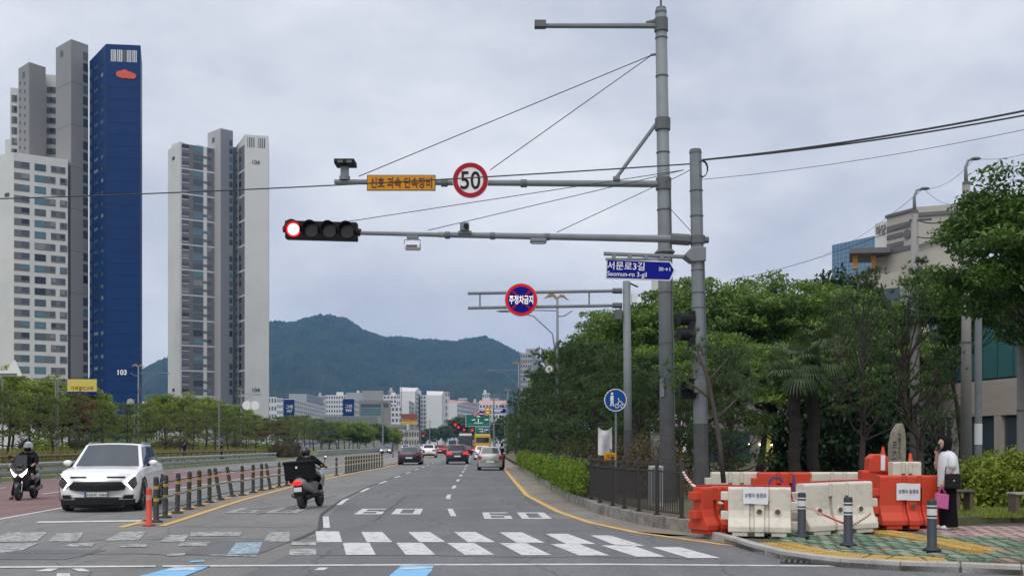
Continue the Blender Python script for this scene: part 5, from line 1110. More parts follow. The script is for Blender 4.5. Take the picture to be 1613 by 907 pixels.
# banner, yellow plate and cabinets behind the fence
bn = thing('banner', 'white cloth banner hung between trunks behind the fence', 'banner', tuple(P(952, 715, 31))); rows = []
for i in range(7):
    v_ = i / 6; rows.append([P(942 + (964 - 942) * u, 672 + 6 * u * (1 - u) * 4 * (1 - v_) + 44 * v_ + 2 * v_ * u, 31 + .05 * math.sin(u * 7 + v_ * 3)) for u in [k / 8 for k in range(9)]])
m = MB(); m.grid(rows); m.build('cloth', M('banner_cloth', (.68, .68, .66), .85, var=.06), bn, world=True, smooth=True); q = P(954, 695, 30.9) - bn.location; lettering('banner', M('banner_print', (.40, .30, .48), .8), bn, (q.x, q.y, q.z), width=.26, height=.42, depth=.3)
part(bn, 'cord', CABLE, lambda m: (m.tube([P(942, 672, 31), P(938, 668, 31)], .008, 4), m.tube([P(964, 676, 31), P(985, 664, 31.3)], .008, 4)))
c = P(961, 719, 25.2); sg = thing('yellow_notice', 'small amber notice plate fixed to the fence top', 'sign', tuple(c)); part(sg, 'plate', YSG, lambda m: m.box(c.x - .145, c.x + .145, c.y, c.y + .012, c.z - .095, c.z + .095), bevel=.006); lettering('notice', DRED, sg, (0, -.006, 0), width=.22, height=.11, depth=.3)
CAB = M('cabinet_grey', (.20, .195, .17), .6, var=.1)
sg = thing('utility_cabinet', 'tall grey utility cabinet beside the tallest pole', 'cabinet', tuple(P(1035, 720, 27.5))[:2] + (.2,)); part(sg, 'case', CAB, lambda m: m.box(P(1027, 0, 27.5).x, P(1042, 0, 27.5).x, 27.2, 27.8, .2, ZP(683, 27.5)), bevel=.01); part(sg, 'lid', GALD, lambda m: m.box(P(1026, 0, 27.5).x, P(1043, 0, 27.5).x, 27.17, 27.83, ZP(683, 27.5), ZP(681.5, 27.5)))
sg = thing('utility_cabinet', 'low pale junction box behind the fence panels', 'cabinet', tuple(P(1030, 745, 24))[:2] + (.2,)); part(sg, 'case', M('cabinet_pale', (.42, .42, .40), .6, var=.08), lambda m: m.box(P(1022, 0, 24).x, P(1042, 0, 24).x, 23.7, 24.1, .2, ZP(733, 24)), bevel=.015); part(sg, 'door', GALV, lambda m: m.box(P(1024, 0, 24).x, P(1040, 0, 24).x, 23.685, 23.698, .3, ZP(736, 24)))

# cables across the street
_wl = P(-200, 318, 28); o = thing('utility_pole', 'concrete utility pole carrying the cable on the far side of the road', 'pole', (_wl.x, _wl.y, 0)); part(o, 'shaft', M('concrete_pole', (.25, .245, .235), .85, var=.12, scale=3, bump=.2, bscale=30), lambda m: m.tube([Vector((_wl.x, _wl.y, 0)), Vector((_wl.x, _wl.y, _wl.z + .4))], [.17, .11], 12)); part(o, 'bracket', GALD, lambda m: m.tube([_wl, _wl + Vector((-.2, 0, .05))], .03, 6))
wire('overhead_cable', P(1094, 258, 22), _wl, .12, .016, 'black overhead cable crossing the whole road in front of the signs')
for q, r, lb in (((1680, 161), .022, 'upper thick black cable running right from the signal pole'), ((1680, 169), .018, 'second thick black cable just under the upper one')): wire('overhead_cable', P(1106, 252, 22), P(*q, 19), .10, r, lb)
wire('overhead_cable', P(1104, 283, 22), P(1680, 190, 19), .12, .006, 'thin overhead wire running right below the thick cables')
wire('overhead_cable', P(1046, 287, 25), P(1090, 266, 22), .02, .008, 'short wire linking the tallest pole and the signal pole')

# ---------------------------------------------------------------- street lamps
LMPC = M('lamp_bronze', (.30, .22, .12), .6, .3, var=.1)
def bird_lamp(px, Y, side, label, h=9.3, arms=1.):
    x = P(px, 0, Y).x; o = thing('street_lamp', label, 'street lamp', (x, Y, .15), group=None)
    m = MB(); m.tube([(0, 0, 0), (0, 0, 4), (0, 0, h)], [.10, .085, .055], 10); m.build('pole', GALV, o, smooth=True)
    m = MB(); m.tube([(0, 0, h * .72), (0, 0, h * .75)], .105, 10); m.build('collar', GALD, o)
    m = MB(); w_ = 1.0 * arms
    pts = [(-.9, h - .12), (-.55, h + .13), (-.25, h + .14), (0, h - .05), (.2, h + .1), (.45, h + .06), (.75, h - .22), (.4, h - .06), (.15, h - .05), (0, h - .22), (-.3, h - .02), (-.62, h - .06)]
    m.ext([(a * .75, b + .1) for a, b in pts], -.05, .05); m.build('bird_emblem', LMPC, o)
    for s, ln in ((side, 2.4), (-side, .75)):
        m = MB(); m.tube([(0, 0, h * .62 if s == side else h - .75), (s * .35 * ln * .3, 0, h * .80 if s == side else h - .9), (s * ln * .5, 0, h * .90 if s == side else h - .85), (s * ln, 0, h * .925 if s == side else h - .6)], [.035, .03, .028, .025], 6); m.build('arm', GALV, o, smooth=True)
    m = MB(); m.ell((side * (ln_ := 2.4) + side * .25, 0, h * .925 + .02), (.38, .14, .06), 12, 6); m.build('lamp_head', GALV, o, smooth=True)
    m = MB(); m.tube([(0, 0, h * .93), (side * 2.4, 0, h * .935)], [.03, .025], 6); m.build('arm', GALV, o)
    return o
bird_lamp(878, 52, -1, 'street lamp with bronze bird emblem among the trees beside the no-parking disc', 8.7)
bird_lamp(817, 98, -1, 'street lamp rising where the tree line ends before the grey tower block', 9.0); bird_lamp(800, 150, -1, 'far street lamp with bird emblem beside the green direction sign', 9.2); bird_lamp(795, 205, -1, 'farthest street lamp on the tree side of the road', 9.3)
bird_lamp(218, 100, 1, 'street lamp with bird emblem in front of the blue tower wall', 8.9); bird_lamp(380, 150, 1, 'street lamp in front of the base of tower 104', 9.3); bird_lamp(488, 210, 1, 'far street lamp over the left carriageway beside the blue-ended block', 9.2); bird_lamp(562, 270, 1, 'farthest street lamp over the left carriageway', 9.3)
c = P(865, 581, 51.5); sg = thing('round_emblem', 'small round emblem plate fixed to the bird lamp post', 'sign', tuple(c)); part(sg, 'plate', WSG, lambda m: m.disc((c.x, c.z), .24, c.y, c.y + .03, 24)); part(sg, 'rim', GALD, lambda m: ring(m, c, .17, .25, c.y - .004)); part(sg, 'centre', LMPC, lambda m: m.disc((c.x, c.z), .09, c.y - .006, c.y - .001, 16)); part(sg, 'bracket', GALV, lambda m: m.tube([c + Vector((.24, 0, 0)), c + Vector((.42, .3, 0))], .02, 5))
# left signs
c = P(130, 609, 70); sg = thing('church_sign', 'yellow direction board with a blue strip on a grey post, left verge', 'sign', (P(88, 0, 70).x, 70, .6))
for dx in (0, .14): part(sg, 'post', GALV, lambda m: m.tube([Vector((sg.location.x + dx, 70, .6)), Vector((sg.location.x + dx, 70, ZP(599, 70)))], .05, 8))
part(sg, 'frame', GALV, lambda m: [m.tube([P(88, y_, 70), P(110, y_ + 1, 70)], .03, 6) for y_ in (602, 616)]); part(sg, 'board', M('sign_soft_yellow', (.62, .50, .10), .6, var=.05), lambda m: m.box(c.x - .97, c.x + .97, 69.9, 69.98, c.z - .32, c.z + .50)); part(sg, 'blue_strip', BSG, lambda m: m.box(c.x - .97, c.x + .97, 69.9, 69.98, c.z - .52, c.z - .325))
v_ = c - sg.location; lettering('church', DRED, sg, (v_.x, -.105, v_.z - .1), width=1.5, height=.26, depth=.5)
c = P(205, 633, 82); sg = thing('round_sign', 'grey round sign seen from behind beside the blue tower wall', 'sign', tuple(c)); part(sg, 'disc', SIGNBACK, lambda m: m.disc((c.x, c.z), .27, c.y, c.y + .03, 24)); part(sg, 'post', GALV, lambda m: m.tube([Vector((c.x + .3, c.y + .05, .7)), Vector((c.x + .3, c.y + .05, c.z + .2))], .035, 6)); part(sg, 'bracket', GALV, lambda m: m.tube([c + Vector((0, .04, 0)), c + Vector((.3, .05, 0))], .02, 5))
sg = thing('round_sign', 'pair of white round sign backs on one grey post in front of tower 104', 'sign', (P(345, 0, 95).x, 95, .6)); part(sg, 'post', GALV, lambda m: m.tube([Vector((P(345, 0, 95).x, 95, .6)), P(345, 633, 95)], .06, 8)); part(sg, 'arm', GALV, lambda m: m.tube([P(343, 638, 95), P(405, 637, 95)], .04, 6))
for q in (389, 402): part(sg, 'disc', WSG, lambda m: m.disc((P(q, 0, 95).x, ZP(638, 95)), .40, 94.9, 94.93, 24))
sg = thing('direction_sign', 'white folded arrow-shaped sign board at the foot of tower 103', 'sign', (P(4, 0, 60).x, 60, .6)); part(sg, 'post', GALV, lambda m: m.tube([Vector((P(4, 0, 60).x, 60, .6)), P(4, 590, 60)], .05, 8)); part(sg, 'arrow', WSG, lambda m: m.ext(outline([(-14, 592), (36, 592), (24, 567), (12, 588 - 4), (-14, 584)], 60), 59.9, 60)); part(sg, 'lower_edge', GALD, lambda m: m.ext(outline([(-14, 591), (28, 591), (28, 588), (-14, 588)], 60), 59.88, 59.9))
# far green direction signs and signals over the road
YG = 235.
sg = thing('sign_gantry', 'far gantry pole with green direction boards over the road', 'pole', (P(778, 0, YG).x, YG, 0)); part(sg, 'pole', GALV, lambda m: m.tube([Vector((P(778, 0, YG).x, YG, 0)), P(778, 620, YG)], [.2, .14], 8)); part(sg, 'arm', GALV, lambda m: [m.tube([P(735, y_, YG), P(778, y_, YG)], .09, 6) for y_ in (660, 668)])
def board(name, label, cat, x0, x1, y0, y1, Y, mat, bars=(), rim=True):
    c_ = P((x0 + x1) / 2, (y0 + y1) / 2, Y); o = thing(name, label, cat, tuple(c_)); hw, hh = (x1 - x0) / 2 / F * Y, (y1 - y0) / 2 / F * Y
    part(o, 'plate', WSG if rim else mat, lambda m: m.box(c_.x - hw, c_.x + hw, Y, Y + .06, c_.z - hh, c_.z + hh))
    if rim: part(o, 'face', mat, lambda m: m.box(c_.x - hw * .97, c_.x + hw * .97, Y - .03, Y - .001, c_.z - hh * .94, c_.z + hh * .94))
    for a, b, cc, d in bars: part(o, 'marking', WLET, lambda m: m.box(c_.x + a * hw, c_.x + b * hw, Y - .05, Y - .031, c_.z + cc * hh, c_.z + d * hh))
    return o
board('direction_sign', 'large green direction sign hanging over the road', 'sign', 733.5, 772, 652, 671, YG - .3, GSG, ((-.1, .2, .55, .75), (-.3, .4, -.5, -.38), (.0, .08, -.6, .3), (.55, .85, .0, .2), (-.5, -.2, .0, .15)))
board('direction_sign', 'small green direction sign under the large one', 'sign', 749, 771, 672, 683, YG - .3, GSG, ((-.6, .5, .3, .5), (-.4, .6, -.4, -.2), (-.05, .05, -.6, .6)))
board('direction_sign', 'small blue name sign right of the small green board', 'sign', 761, 771, 674, 679, YG - 1, BSG, ((-.7, .7, -.3, .3),))
board('street_name_sign', 'far blue street name board beside the green direction sign', 'sign', 776, 797, 643, 650, 160, BSG, ((-.8, .5, .1, .6), (-.8, .2, -.6, -.2)))
board('warning_sign', 'far amber vertical sign beside the blue round sign', 'sign', 764, 772.5, 641, 654, 160, YSG, ((-.5, .5, .3, .6), (-.5, .5, -.5, -.2)), False)
c = P(748.5, 651.5, 160); sg = thing('speed_limit_sign', 'far round speed limit sign beside the green board', 'sign', tuple(c)); part(sg, 'plate', WSG, lambda m: m.disc((c.x, c.z), .44, 160, 160.05, 24)); part(sg, 'red_ring', RSG, lambda m: ring(m, c, .32, .44, 159.98, 24)); lettering('50', BLK, sg, (0, -.05, 0), width=.5, height=.45)
c = P(758.5, 651.5, 160); sg = thing('no_parking_sign', 'far round blue sign between speed sign and amber sign', 'sign', tuple(c)); part(sg, 'plate', BSG, lambda m: m.disc((c.x, c.z), .44, 160, 160.05, 24)); part(sg, 'red_ring', RSG, lambda m: ring(m, c, .34, .44, 159.98, 24)); part(sg, 'bar', WSG, lambda m: m.box(c.x - .3, c.x + .3, 159.96, 159.975, c.z - .07, c.z + .07))
sg = thing('sign_gantry', 'far pole with a horizontal arm for round signs', 'pole', (P(799, 0, 161).x, 161, 0)); part(sg, 'pole', GALV, lambda m: m.tube([Vector((P(799, 0, 161).x, 161, 0)), P(799, 620, 161)], [.15, .1], 8)); part(sg, 'arm', GALV, lambda m: m.tube([P(744, 651, 161), P(799, 650, 161)], .06, 6))
for px, py, Y, nl, lb in ((717, 668.5, 215, 2, 'far traffic signal with red lamp, first of the pair left of the truck'), (722, 672.5, 240, 2, 'far traffic signal with red lamp, lower of the overlapping pair'), (731, 676.5, 262, 1, 'far traffic signal with red lamp above the dark truck'), (744, 677.5, 262, 1, 'far traffic signal with red lamp left of the yellow bus'), (667, 686, 300, 1, 'small far red signal over the left cars')):
    c = P(px, py, Y); sg = thing('traffic_signal', lb, 'traffic light', tuple(c)); part(sg, 'housing', BLK, lambda m: m.box(c.x - .35, c.x + 1.1, Y, Y + .2, c.z - .3, c.z + .3)); part(sg, 'lamp', REDL, lambda m: m.disc((c.x, c.z), .24, Y - .05, Y - .01, 16)); part(sg, 'arm', GALV, lambda m: m.tube([c + Vector((.4, .15, .1)), Vector((P(800 if px > 700 else 640, 0, Y).x, Y + .15, c.z + .2))], .05, 5))
for px, Y, top in ((603, 200, 630), (632, 320, 600), (648, 330, 655), (677, 360, 660), (640, 260, 668), (662, 300, 668)):
    o = thing('utility_pole', 'thin grey utility pole among the far buildings', 'pole', (P(px, 0, Y).x, Y, 0), group='far utility poles'); part(o, 'shaft', GALV, lambda m: m.tube([Vector((P(px, 0, Y).x, Y, 0)), P(px, top, Y)], [.18, .1], 6)); part(o, 'crossarm', GALD, lambda m: m.tube([P(px - 6, top + 4, Y), P(px + 6, top + 4, Y)], .06, 5))
# concrete utility poles on the right
CPOL = M('concrete_pole', (.25, .245, .235), .85, var=.12, scale=3, bump=.2, bscale=30)
for px, Y, top, lx, lb in ((1441, 33, 297, 1455, 'concrete utility pole with gooseneck lamp in front of the striped building'), (1522, 31, 250, 1535, 'taller concrete utility pole with gooseneck lamp and crossarms near the corner tree')):
    x = P(px, 0, Y).x; o = thing('utility_pole', lb, 'pole', (x, Y, .2)); zt = ZP(top + (40 if px < 1500 else 42), Y)
    part(o, 'shaft', CPOL, lambda m: m.tube([Vector((x, Y, .2)), Vector((x, Y, zt))], [.17, .11], 12), smooth=True); part(o, 'gooseneck', GALV, lambda m: m.tube([Vector((x, Y, zt)), P(px - 1, top + 14, Y), P(px + 3, top + 3, Y), P(lx, top, Y)], [.06, .045, .04, .035], 8), smooth=True); part(o, 'lamp_head', GALV, lambda m: m.ell(P(lx + 2, top, Y), (.16, .1, .05), 10, 6), smooth=True)
    part(o, 'socket', GALD, lambda m: m.tube([Vector((x, Y, zt - .3)), Vector((x, Y, zt + .1))], .11, 10))
    for dy in ((50,) if px < 1500 else (58, 70)): part(o, 'crossarm', GALD, lambda m: m.tube([P(px - 8, top + dy, Y), P(px + 26, top + dy - 2, Y)], .04, 6))
    for z_ in (2.2, 4.6): part(o, 'strap', GALD, lambda m: m.tube([Vector((x, Y, z_)), Vector((x, Y, z_ + .04))], .16, 10))
x = P(1541, 0, 30).x; o = thing('utility_pole', 'plain steel pole standing close beside the corner utility pole', 'pole', (x, 30, .2)); part(o, 'shaft', GALV, lambda m: m.tube([Vector((x, 30, .2)), Vector((x, 30, 5.6))], .10, 10)); part(o, 'notice_band', WSG, lambda m: m.tube([Vector((x, 30, 1.6)), Vector((x, 30, 2.2))], .108, 10))
x = P(1610, 0, 25.5).x; o = thing('utility_pole', 'grey concrete pole at the edge of the shrubs by the bench', 'pole', (x, 25.5, .2)); part(o, 'shaft', CPOL, lambda m: m.tube([Vector((x, 25.5, .2)), Vector((x, 25.5, 6))], .12, 12)); part(o, 'strap', GALD, lambda m: m.tube([Vector((x, 25.5, 2.4)), Vector((x, 25.5, 2.45))], .128, 10))
for a, b, r, lb in (((1441, 345, 33), (1522, 330, 31), .02, 'cable bundle between the two concrete utility poles'), ((1522, 332, 31), (1680, 280, 27), .018, 'cable running right from the taller utility pole'), ((1441, 350, 33), (1150, 440, 60), .012, 'cable running back from the shorter utility pole over the trees'), ((1535, 250, 31), (1700, 205, 26), .006, 'thin wire from the tall gooseneck lamp to the right'), ((1455, 297, 33), (1522, 318, 31), .006, 'thin wire from the short gooseneck lamp to the tall pole'), ((1455, 297, 33), (1300, 400, 60), .008, 'thin wire from the short gooseneck lamp toward the park'), ((1535, 250, 31), (1455, 297, 33), .006, 'thin wire joining the two gooseneck lamps'), ((1441, 372, 33), (1522, 345, 31), .018, 'lower sagging cable between the two concrete poles')):
    wire('overhead_cable', P(*a), P(*b), .25, r, lb)

# ---------------------------------------------------------------- fence on the wall
fn = thing('iron_fence', 'dark iron railing with thin balusters standing on the low wall', 'fence', (3.2, 19.4, .23))
def FX(y): return interp(WALL, y) + .12
posts = [19.4, 20.35, 21.4, 22.45, 23.4, 24.7, 26.1, 28, 30, 32, 34.5, 37, 40, 43, 46, 50, 54, 58, 63, 68]
for y in posts: part(fn, 'post', IRN, lambda m: (m.box(FX(y) - .032, FX(y) + .032, y - .032, y + .032, .2, 1.30), m.lathe([(.045, 0), (.04, .035), (.01, .05)], 8, (FX(y), y, 1.30)), m.box(FX(y) - .06, FX(y) + .06, y - .06, y + .06, .235, .26)))
bal = MB().box(-.009, .009, -.009, .009, 0, .80).mesh('baluster', IRN)
for a, b in zip(posts, posts[1:]):
    for z_ in (1.24, 1.09, .32): part(fn, 'rail', IRN, lambda m: m.tube([Vector((FX(a), a, z_)), Vector((FX(b), b, z_))], .022, 4))
    if a < 28:
        n = int((b - a) / .085)
        for k in range(1, n): y = a + (b - a) * k / n; link('baluster', bal, fn, (FX(a) + (FX(b) - FX(a)) * k / n - 3.2, y - 19.4, .31 - .23))
# ---------------------------------------------------------------- guard rails on the left
RLM = M('rail_steel', (.30, .33, .305), .5, .3, var=.15, scale=1.5, stain=(.17, .17, .15), sfac=.5, sscale=1.2); WOOD = M('rail_wood', (.16, .11, .075), .8, var=.25, scale=4)
def rail_thing(name, label, y0, y1, off, zs, rad, mat, pz, step, prad, flat=1.):
    o = thing(name, label, 'guard rail', (interp(RAIL, y0) + off, y0, 0)); y = y0; ys = []
    while y <= y1: ys.append(y); y += step
    pm_ = MB().tube([(0, 0, 0), (0, 0, pz)], prad, 6).mesh('post', mat)
    for y in ys: link('post', pm_, o, (interp(RAIL, y) + off - o.location.x, y - y0, 0))
    for z_ in zs:
        for a, b in zip(ys[::4], ys[4::4] + ([ys[-1]] if (len(ys) - 1) % 4 else [])):
            pts = [Vector((interp(RAIL, t_) + off + .07, t_, z_)) for t_ in np.linspace(a, b, 4)]; part(o, 'beam', mat, lambda m: m.tube(pts, rad, 6, flat=flat))
    return o
rail_thing('guard_rail', 'grey-green steel guard rail with two beams along the left carriageway', 30, 107, 0, (.70, .36), .075, RLM, .74, 2, .05, 1.5)
rail_thing('timber_rail', 'brown timber rail running behind the steel guard rail', 34, 112, -3.2, (1.0, .55), .07, WOOD, 1.05, 2, .06)
rail_thing('guard_rail', 'far grey steel guard rail beyond the side street on the left', 135, 230, 0, (.75, .4), .1, RLM, .8, 3, .06, 1.5)
# ---------------------------------------------------------------- median posts
RUB = M('post_black', (.019, .020, .021), .6, var=.25, scale=7, stain=(.06, .056, .052), sfac=.5, sscale=5); BYE = M('post_yellow', (.46, .29, .04), .5, var=.12, stain=(.25, .17, .05), sfac=.6, sscale=9, scale=8); BOR = M('post_orange', (.55, .055, .03), .6, var=.12, scale=8, stain=(.25, .05, .04), sfac=.5, sscale=9)
pb = MB().lathe([(.14, 0), (.135, .03), (.075, .045), (.058, .06), (.055, .88), (.048, .92), (.02, .935)], 12).mesh('shaft', RUB, smooth=True); pr = MB().lathe([(.058, 0), (.0575, .065)], 12).mesh('band', BYE)
def med_post(o, loc, tilt=0., name='post'):
    s = link(name, pb, o, loc, (0, tilt, 0))
    for z_ in (.68, .43): link('band', pr, s, (0, 0, z_))
    return s
mbp = [(246, 822, 0), (260, 815, .02), (279, 807.7, .03), (297, 801.7, .03), (314, 796.5, 0), (330, 791, 0), (347, 787, -.17), (366, 781.6, -.18), (381.5, 779.8, 0), (398.7, 775.5, 0), (412, 772, 0), (426, 770, -.17), (439.7, 766.6, 0), (451.6, 764.8, 0)]
mb_ = thing('median_barrier', 'black and yellow flexible posts joined by rails along the road centre', 'barrier', tuple(G(246, 822))); wp = []
for px, py, tl_ in mbp: g_ = G(px, py, .008); wp.append((g_, tl_)); med_post(mb_, g_ - mb_.location, tl_)
for (a, ta), (b, tb) in zip(wp, wp[1:]):
    for z_ in (.80, .47, .17):
        pa = a + Vector((math.sin(ta) * z_, 0, z_)); pb_ = b + Vector((math.sin(tb) * z_, 0, z_)); mid = pa.lerp(pb_, .5) - Vector((0, 0, .03)); part(mb_, 'rail', GALD, lambda m: m.tube([pa, mid, pb_], .017, 5))
so_ = MB().lathe([(.13, 0), (.125, .025), (.06, .04), (.054, .70), (.046, .74)], 12).mesh('shaft', BOR, smooth=True); sw_ = MB().lathe([(.058, 0), (.0575, .10)], 12).mesh('band', M('band_pale_red', (.55, .25, .22), .5))
for px, py, lb, s in ((234.6, 827, 'orange delineator post at the near end of the median barrier', 1.), (458, 763, 'orange delineator post at the far end of the linked posts', 1.)):
    o = thing('delineator_post', lb, 'bollard', tuple(G(px, py, .008))); link('shaft', so_, o); link('band', sw_, o, (0, 0, .5))
o = thing('delineator_post', 'single black delineator post standing apart beyond the linked posts', 'bollard', tuple(G(530, 748.8, .008))); med_post(o, (0, 0, 0), 0, 'shaft')
for i in range(15):
    o = thing('delineator_post', 'black delineator post in the tight row on the median', 'bollard', tuple(G(545 + i * 4.05, 745.2 - i * .72, .008)), group='tight row of black delineator posts'); med_post(o, (0, 0, 0), 0, 'shaft')
o = thing('delineator_post', 'lone black delineator post at the tip of the far median', 'bollard', tuple(G(619, 720, .008))); med_post(o, (0, 0, 0), 0, 'shaft')
m = MB(); m.prism([tuple(G(604, 734.5).xy), tuple(G(628, 729.5).xy), tuple(G(626, 722).xy), tuple(G(604, 723).xy)], .0, .06); m.build('median_island', A_BRN, road)

# ---------------------------------------------------------------- bollards on the pavement
BOL = M('bollard_grey', (.022, .030, .040), .6, var=.2, scale=6); BWH = M('bollard_white', (.62, .62, .60), .5, var=.08, scale=9)
bb = MB().lathe([(.125, 0), (.12, .03), (.085, .05), (.066, .06), (.064, .69), (.055, .715), (.02, .72)], 18).mesh('shaft', BOL, smooth=True); b1_ = MB().lathe([(.067, 0), (.067, .09)], 18).mesh('reflective_band', BWH); b2_ = MB().lathe([(.067, 0), (.067, .018)], 18).mesh('ring', BWH)
for px, py, lb in ((1263, 845.5, 'dark grey bollard with white bands in front of the leaning white barrier'), (1336, 859, 'dark grey bollard with white bands beside the red-white tape'), (1468, 867, 'dark grey bollard with white bands in front of the woman')):
    o = thing('bollard', lb, 'bollard', tuple(G(px, py, .115))); link('shaft', bb, o); link('reflective_band', b1_, o, (0, 0, .50)); link('ring', b2_, o, (0, 0, .62)); link('ring', b2_, o, (0, 0, .455))

# ---------------------------------------------------------------- plastic water barriers
PW = M('barrier_white', (.62, .575, .49), .55, var=.06, scale=3, stain=(.40, .355, .28), sfac=.55, sscale=5.5, sthr=.56, spec=.4); PO = M('barrier_orange', (.56, .052, .018), .5, var=.08, scale=3, stain=(.42, .075, .045), sfac=.45, sscale=5., spec=.4)
HOLE = M('hole_dark', (.10, .085, .07), .9); PAPER = M('paper', (.72, .73, .75), .8, var=.04); PRINT = M('print', (.06, .06, .07), .8)
def prof(ins=0., h=.80, d=1.): return [(-.25 * d + ins, .07), (-.25 * d + ins, .16), (-.15 * d + ins, .30), (-.115 * d + ins, .42), (-.115 * d + ins, h - .03), (-.09 * d + ins, h), (.09 * d - ins, h), (.115 * d - ins, h - .03), (.115 * d - ins, .42), (.15 * d - ins, .30), (.25 * d - ins, .16), (.25 * d - ins, .07)]
def barrier_mesh(L, h, mat, ribs=2):
    m = MB(); w_ = .075; cut = [-L / 2] + [L * (k + 1 - (ribs + 1) / 2) / (ribs + 2.2) for k in range(ribs)] + [L / 2]
    for i, (a, b) in enumerate(zip(cut, cut[1:])):
        m.extx(prof(0, h), a + (w_ / 2 if i else 0), b - (w_ / 2 if i < len(cut) - 2 else 0))
        m.box(a + (b - a) * .18, a + (b - a) * .82, -.23, .23, 0, .075)
    for c_ in cut[1:-1]:
        m.extx(prof(.055, h - .22), c_ - w_ / 2 - .001, c_ + w_ / 2 + .001); m.box(c_ - w_ / 2, c_ + w_ / 2, -.113, .113, h - .23, h - .002)
    for s, zs in ((1, ((.10, .24), (.42, .56))), (-1, ((.26, .40), (.58, .72)))):
        for z0, z1 in zs: m.box(s * L / 2 - .01 if s > 0 else s * L / 2 - .12, s * L / 2 + .12 if s > 0 else s * L / 2 + .01, -.10, .10, z0, z1)
    return m
def barrier(label, loc, rz, L, h, mat, group=None, tilt=(0, 0)):
    o = thing('water_barrier', label, 'barrier', loc, rz, group); o.rotation_euler = (tilt[0], tilt[1], rz)
    barrier_mesh(L, h, mat).build('body', mat, o, bevel=.014)
    for x in (-.30, .0, .30) if L > 1.2 else (-.0, .29):
        m = MB(); m.tube([(x * L, -.112, .40), (x * L, -.150, .40)], .062, 14); hb_ = m.build('drain_hole', mat, o); m = MB(); m.tube([(x * L, -.148, .40), (x * L, -.152, .40)], .044, 12); m.build('plug', HOLE, hb_)
    return o
g0 = .105
b1 = barrier('orange plastic barrier against the end of the iron fence', (G(1121, 835, g0).x, 18.0, g0 - .02), .55, .78, .80, PO)
b2 = barrier('cream plastic barrier with a paper notice beside the fence end', tuple(G(1196, 843, g0)), -.22, 1.0, .80, PW)
b3 = barrier('long cream plastic barrier with a red top edge, leaning over behind bollards', (G(1312, 838, g0).x, 17.75, g0), .38, 1.42, .86, PW, tilt=(0, -.02))
b4 = barrier('large orange plastic barrier with a paper notice next to the woman', (G(1424, 830, g0).x, 18.7, g0), .02, 1.16, .95, PO)
b5 = barrier('cream plastic barrier at the back beside the signal pole', (P(1158, 0, 21.6).x, 21.6, .2), -.02, 1.0, .84, PW)
b6 = barrier('orange plastic barrier at the back with blue painted marks', (P(1234, 0, 21.4).x, 21.4, .2), .0, 1.05, .84, PO)
b7 = barrier('cream plastic barrier at the back next to the orange one with blue marks', (P(1318, 0, 21.5).x, 21.5, .2), .03, 1.1, .84, PW)
b8 = barrier('orange plastic barrier behind the large orange one', (P(1392, 0, 20.2).x, 20.2, .16), .1, .95, .95, PO)
b9 = barrier('cream plastic barrier lying low behind the large orange barrier', (P(1425, 0, 19.8).x, 19.8, .16), .05, .55, 1.12, PW)
REDE = M('red_tube', (.42, .02, .02), .5); 
for b, h, L in ((b2, .80, 1.0), (b3, .86, 1.42), (b1, .80, .78)): m = MB(); m.tube([(-L / 2 + .02, .05, h + .015), (0, .06, h + .02), (L / 2 - .02, .05, h + .015), (L / 2 + .03, .05, h - .2)], .014, 6); m.build('edge_tube', REDE, b)
for b, x, z_, w_, h_, L in ((b2, -.06, .66, .40, .27, 0), (b4, -.08, .66, .42, .30, 0)):
    m = MB(); m.grid([[(x - w_ / 2 + w_ * i / 6, -.135 - .006 * math.sin(i * 1.3), z_ - h_ / 2 + h_ * j / 4 + .006 * math.sin(i)) for i in range(7)] for j in range(5)]); po_ = m.build('paper_notice', PAPER, b); lettering('ped', PRINT, po_, (x, -.147, z_ + .01), width=w_ * .86, height=.07, depth=.4)
SPR = M('spray_blue', (.05, .06, .22), .7)
m = MB(); 
for k in range(10): a0, a1 = .3 + k * .5, .3 + (k + 1) * .5; m.add([(-.18 + .16 * math.cos(a0), -.122, .60 + .16 * math.sin(a0)), (-.18 + .16 * math.cos(a1), -.122, .60 + .16 * math.sin(a1)), (-.18 + .115 * math.cos(a1), -.122, .60 + .115 * math.sin(a1)), (-.18 + .115 * math.cos(a0), -.122, .60 + .115 * math.sin(a0))], [(0, 1, 2, 3)])
m.quad((.16, -.122, .44), (.21, -.122, .44), (.20, -.122, .78), (.15, -.122, .78)); m.build('spray_mark', SPR, b6)
# orange hood, cone, planks, stone
o = thing('orange_hood', 'orange plastic hood wrapped with white tape on top of the barriers', 'barrier part', tuple(P(1381, 744, 20.2)))
m = MB(); m.ext([(-.20, 0), (.21, 0), (.17, .30), (.10, .36), (-.10, .36), (-.19, .28)], -.16, .16); m.build('shell', PO, o, bevel=.03); m = MB(); m.box(.02, .10, -.175, -.162, .05, .34); m.build('white_tape', PAPER, o); m = MB(); m.lathe([(.05, 0), (.02, .16)], 10, (.12, 0, .34)); m.build('peg', PO, o)
def cone(px, py, Y, s, lb):
    c_ = P(px, py, Y); o = thing('traffic_cone', lb, 'traffic cone', tuple(c_)); o.scale = (s, s, s)
    m = MB(); m.lathe([(.17, .03), (.15, .05), (.035, .68), (.02, .70)], 14); m.build('body', PO, o, smooth=True); m = MB(); m.box(-.19, .19, -.19, .19, 0, .03); m.build('foot', PO, o); m = MB(); m.lathe([(.115, .26), (.085, .42)], 14, mi=0); m.build('white_band', PAPER, o)
cone(1434, 748, 20.6, .62, 'small orange traffic cone beside the inscribed stone')
o = thing('wooden_pallet', 'short wooden planks leaning on the large orange barrier', 'planks', tuple(G(1460, 827, g0))); WD2 = M('plank_wood', (.42, .30, .16), .8, var=.2, scale=6)
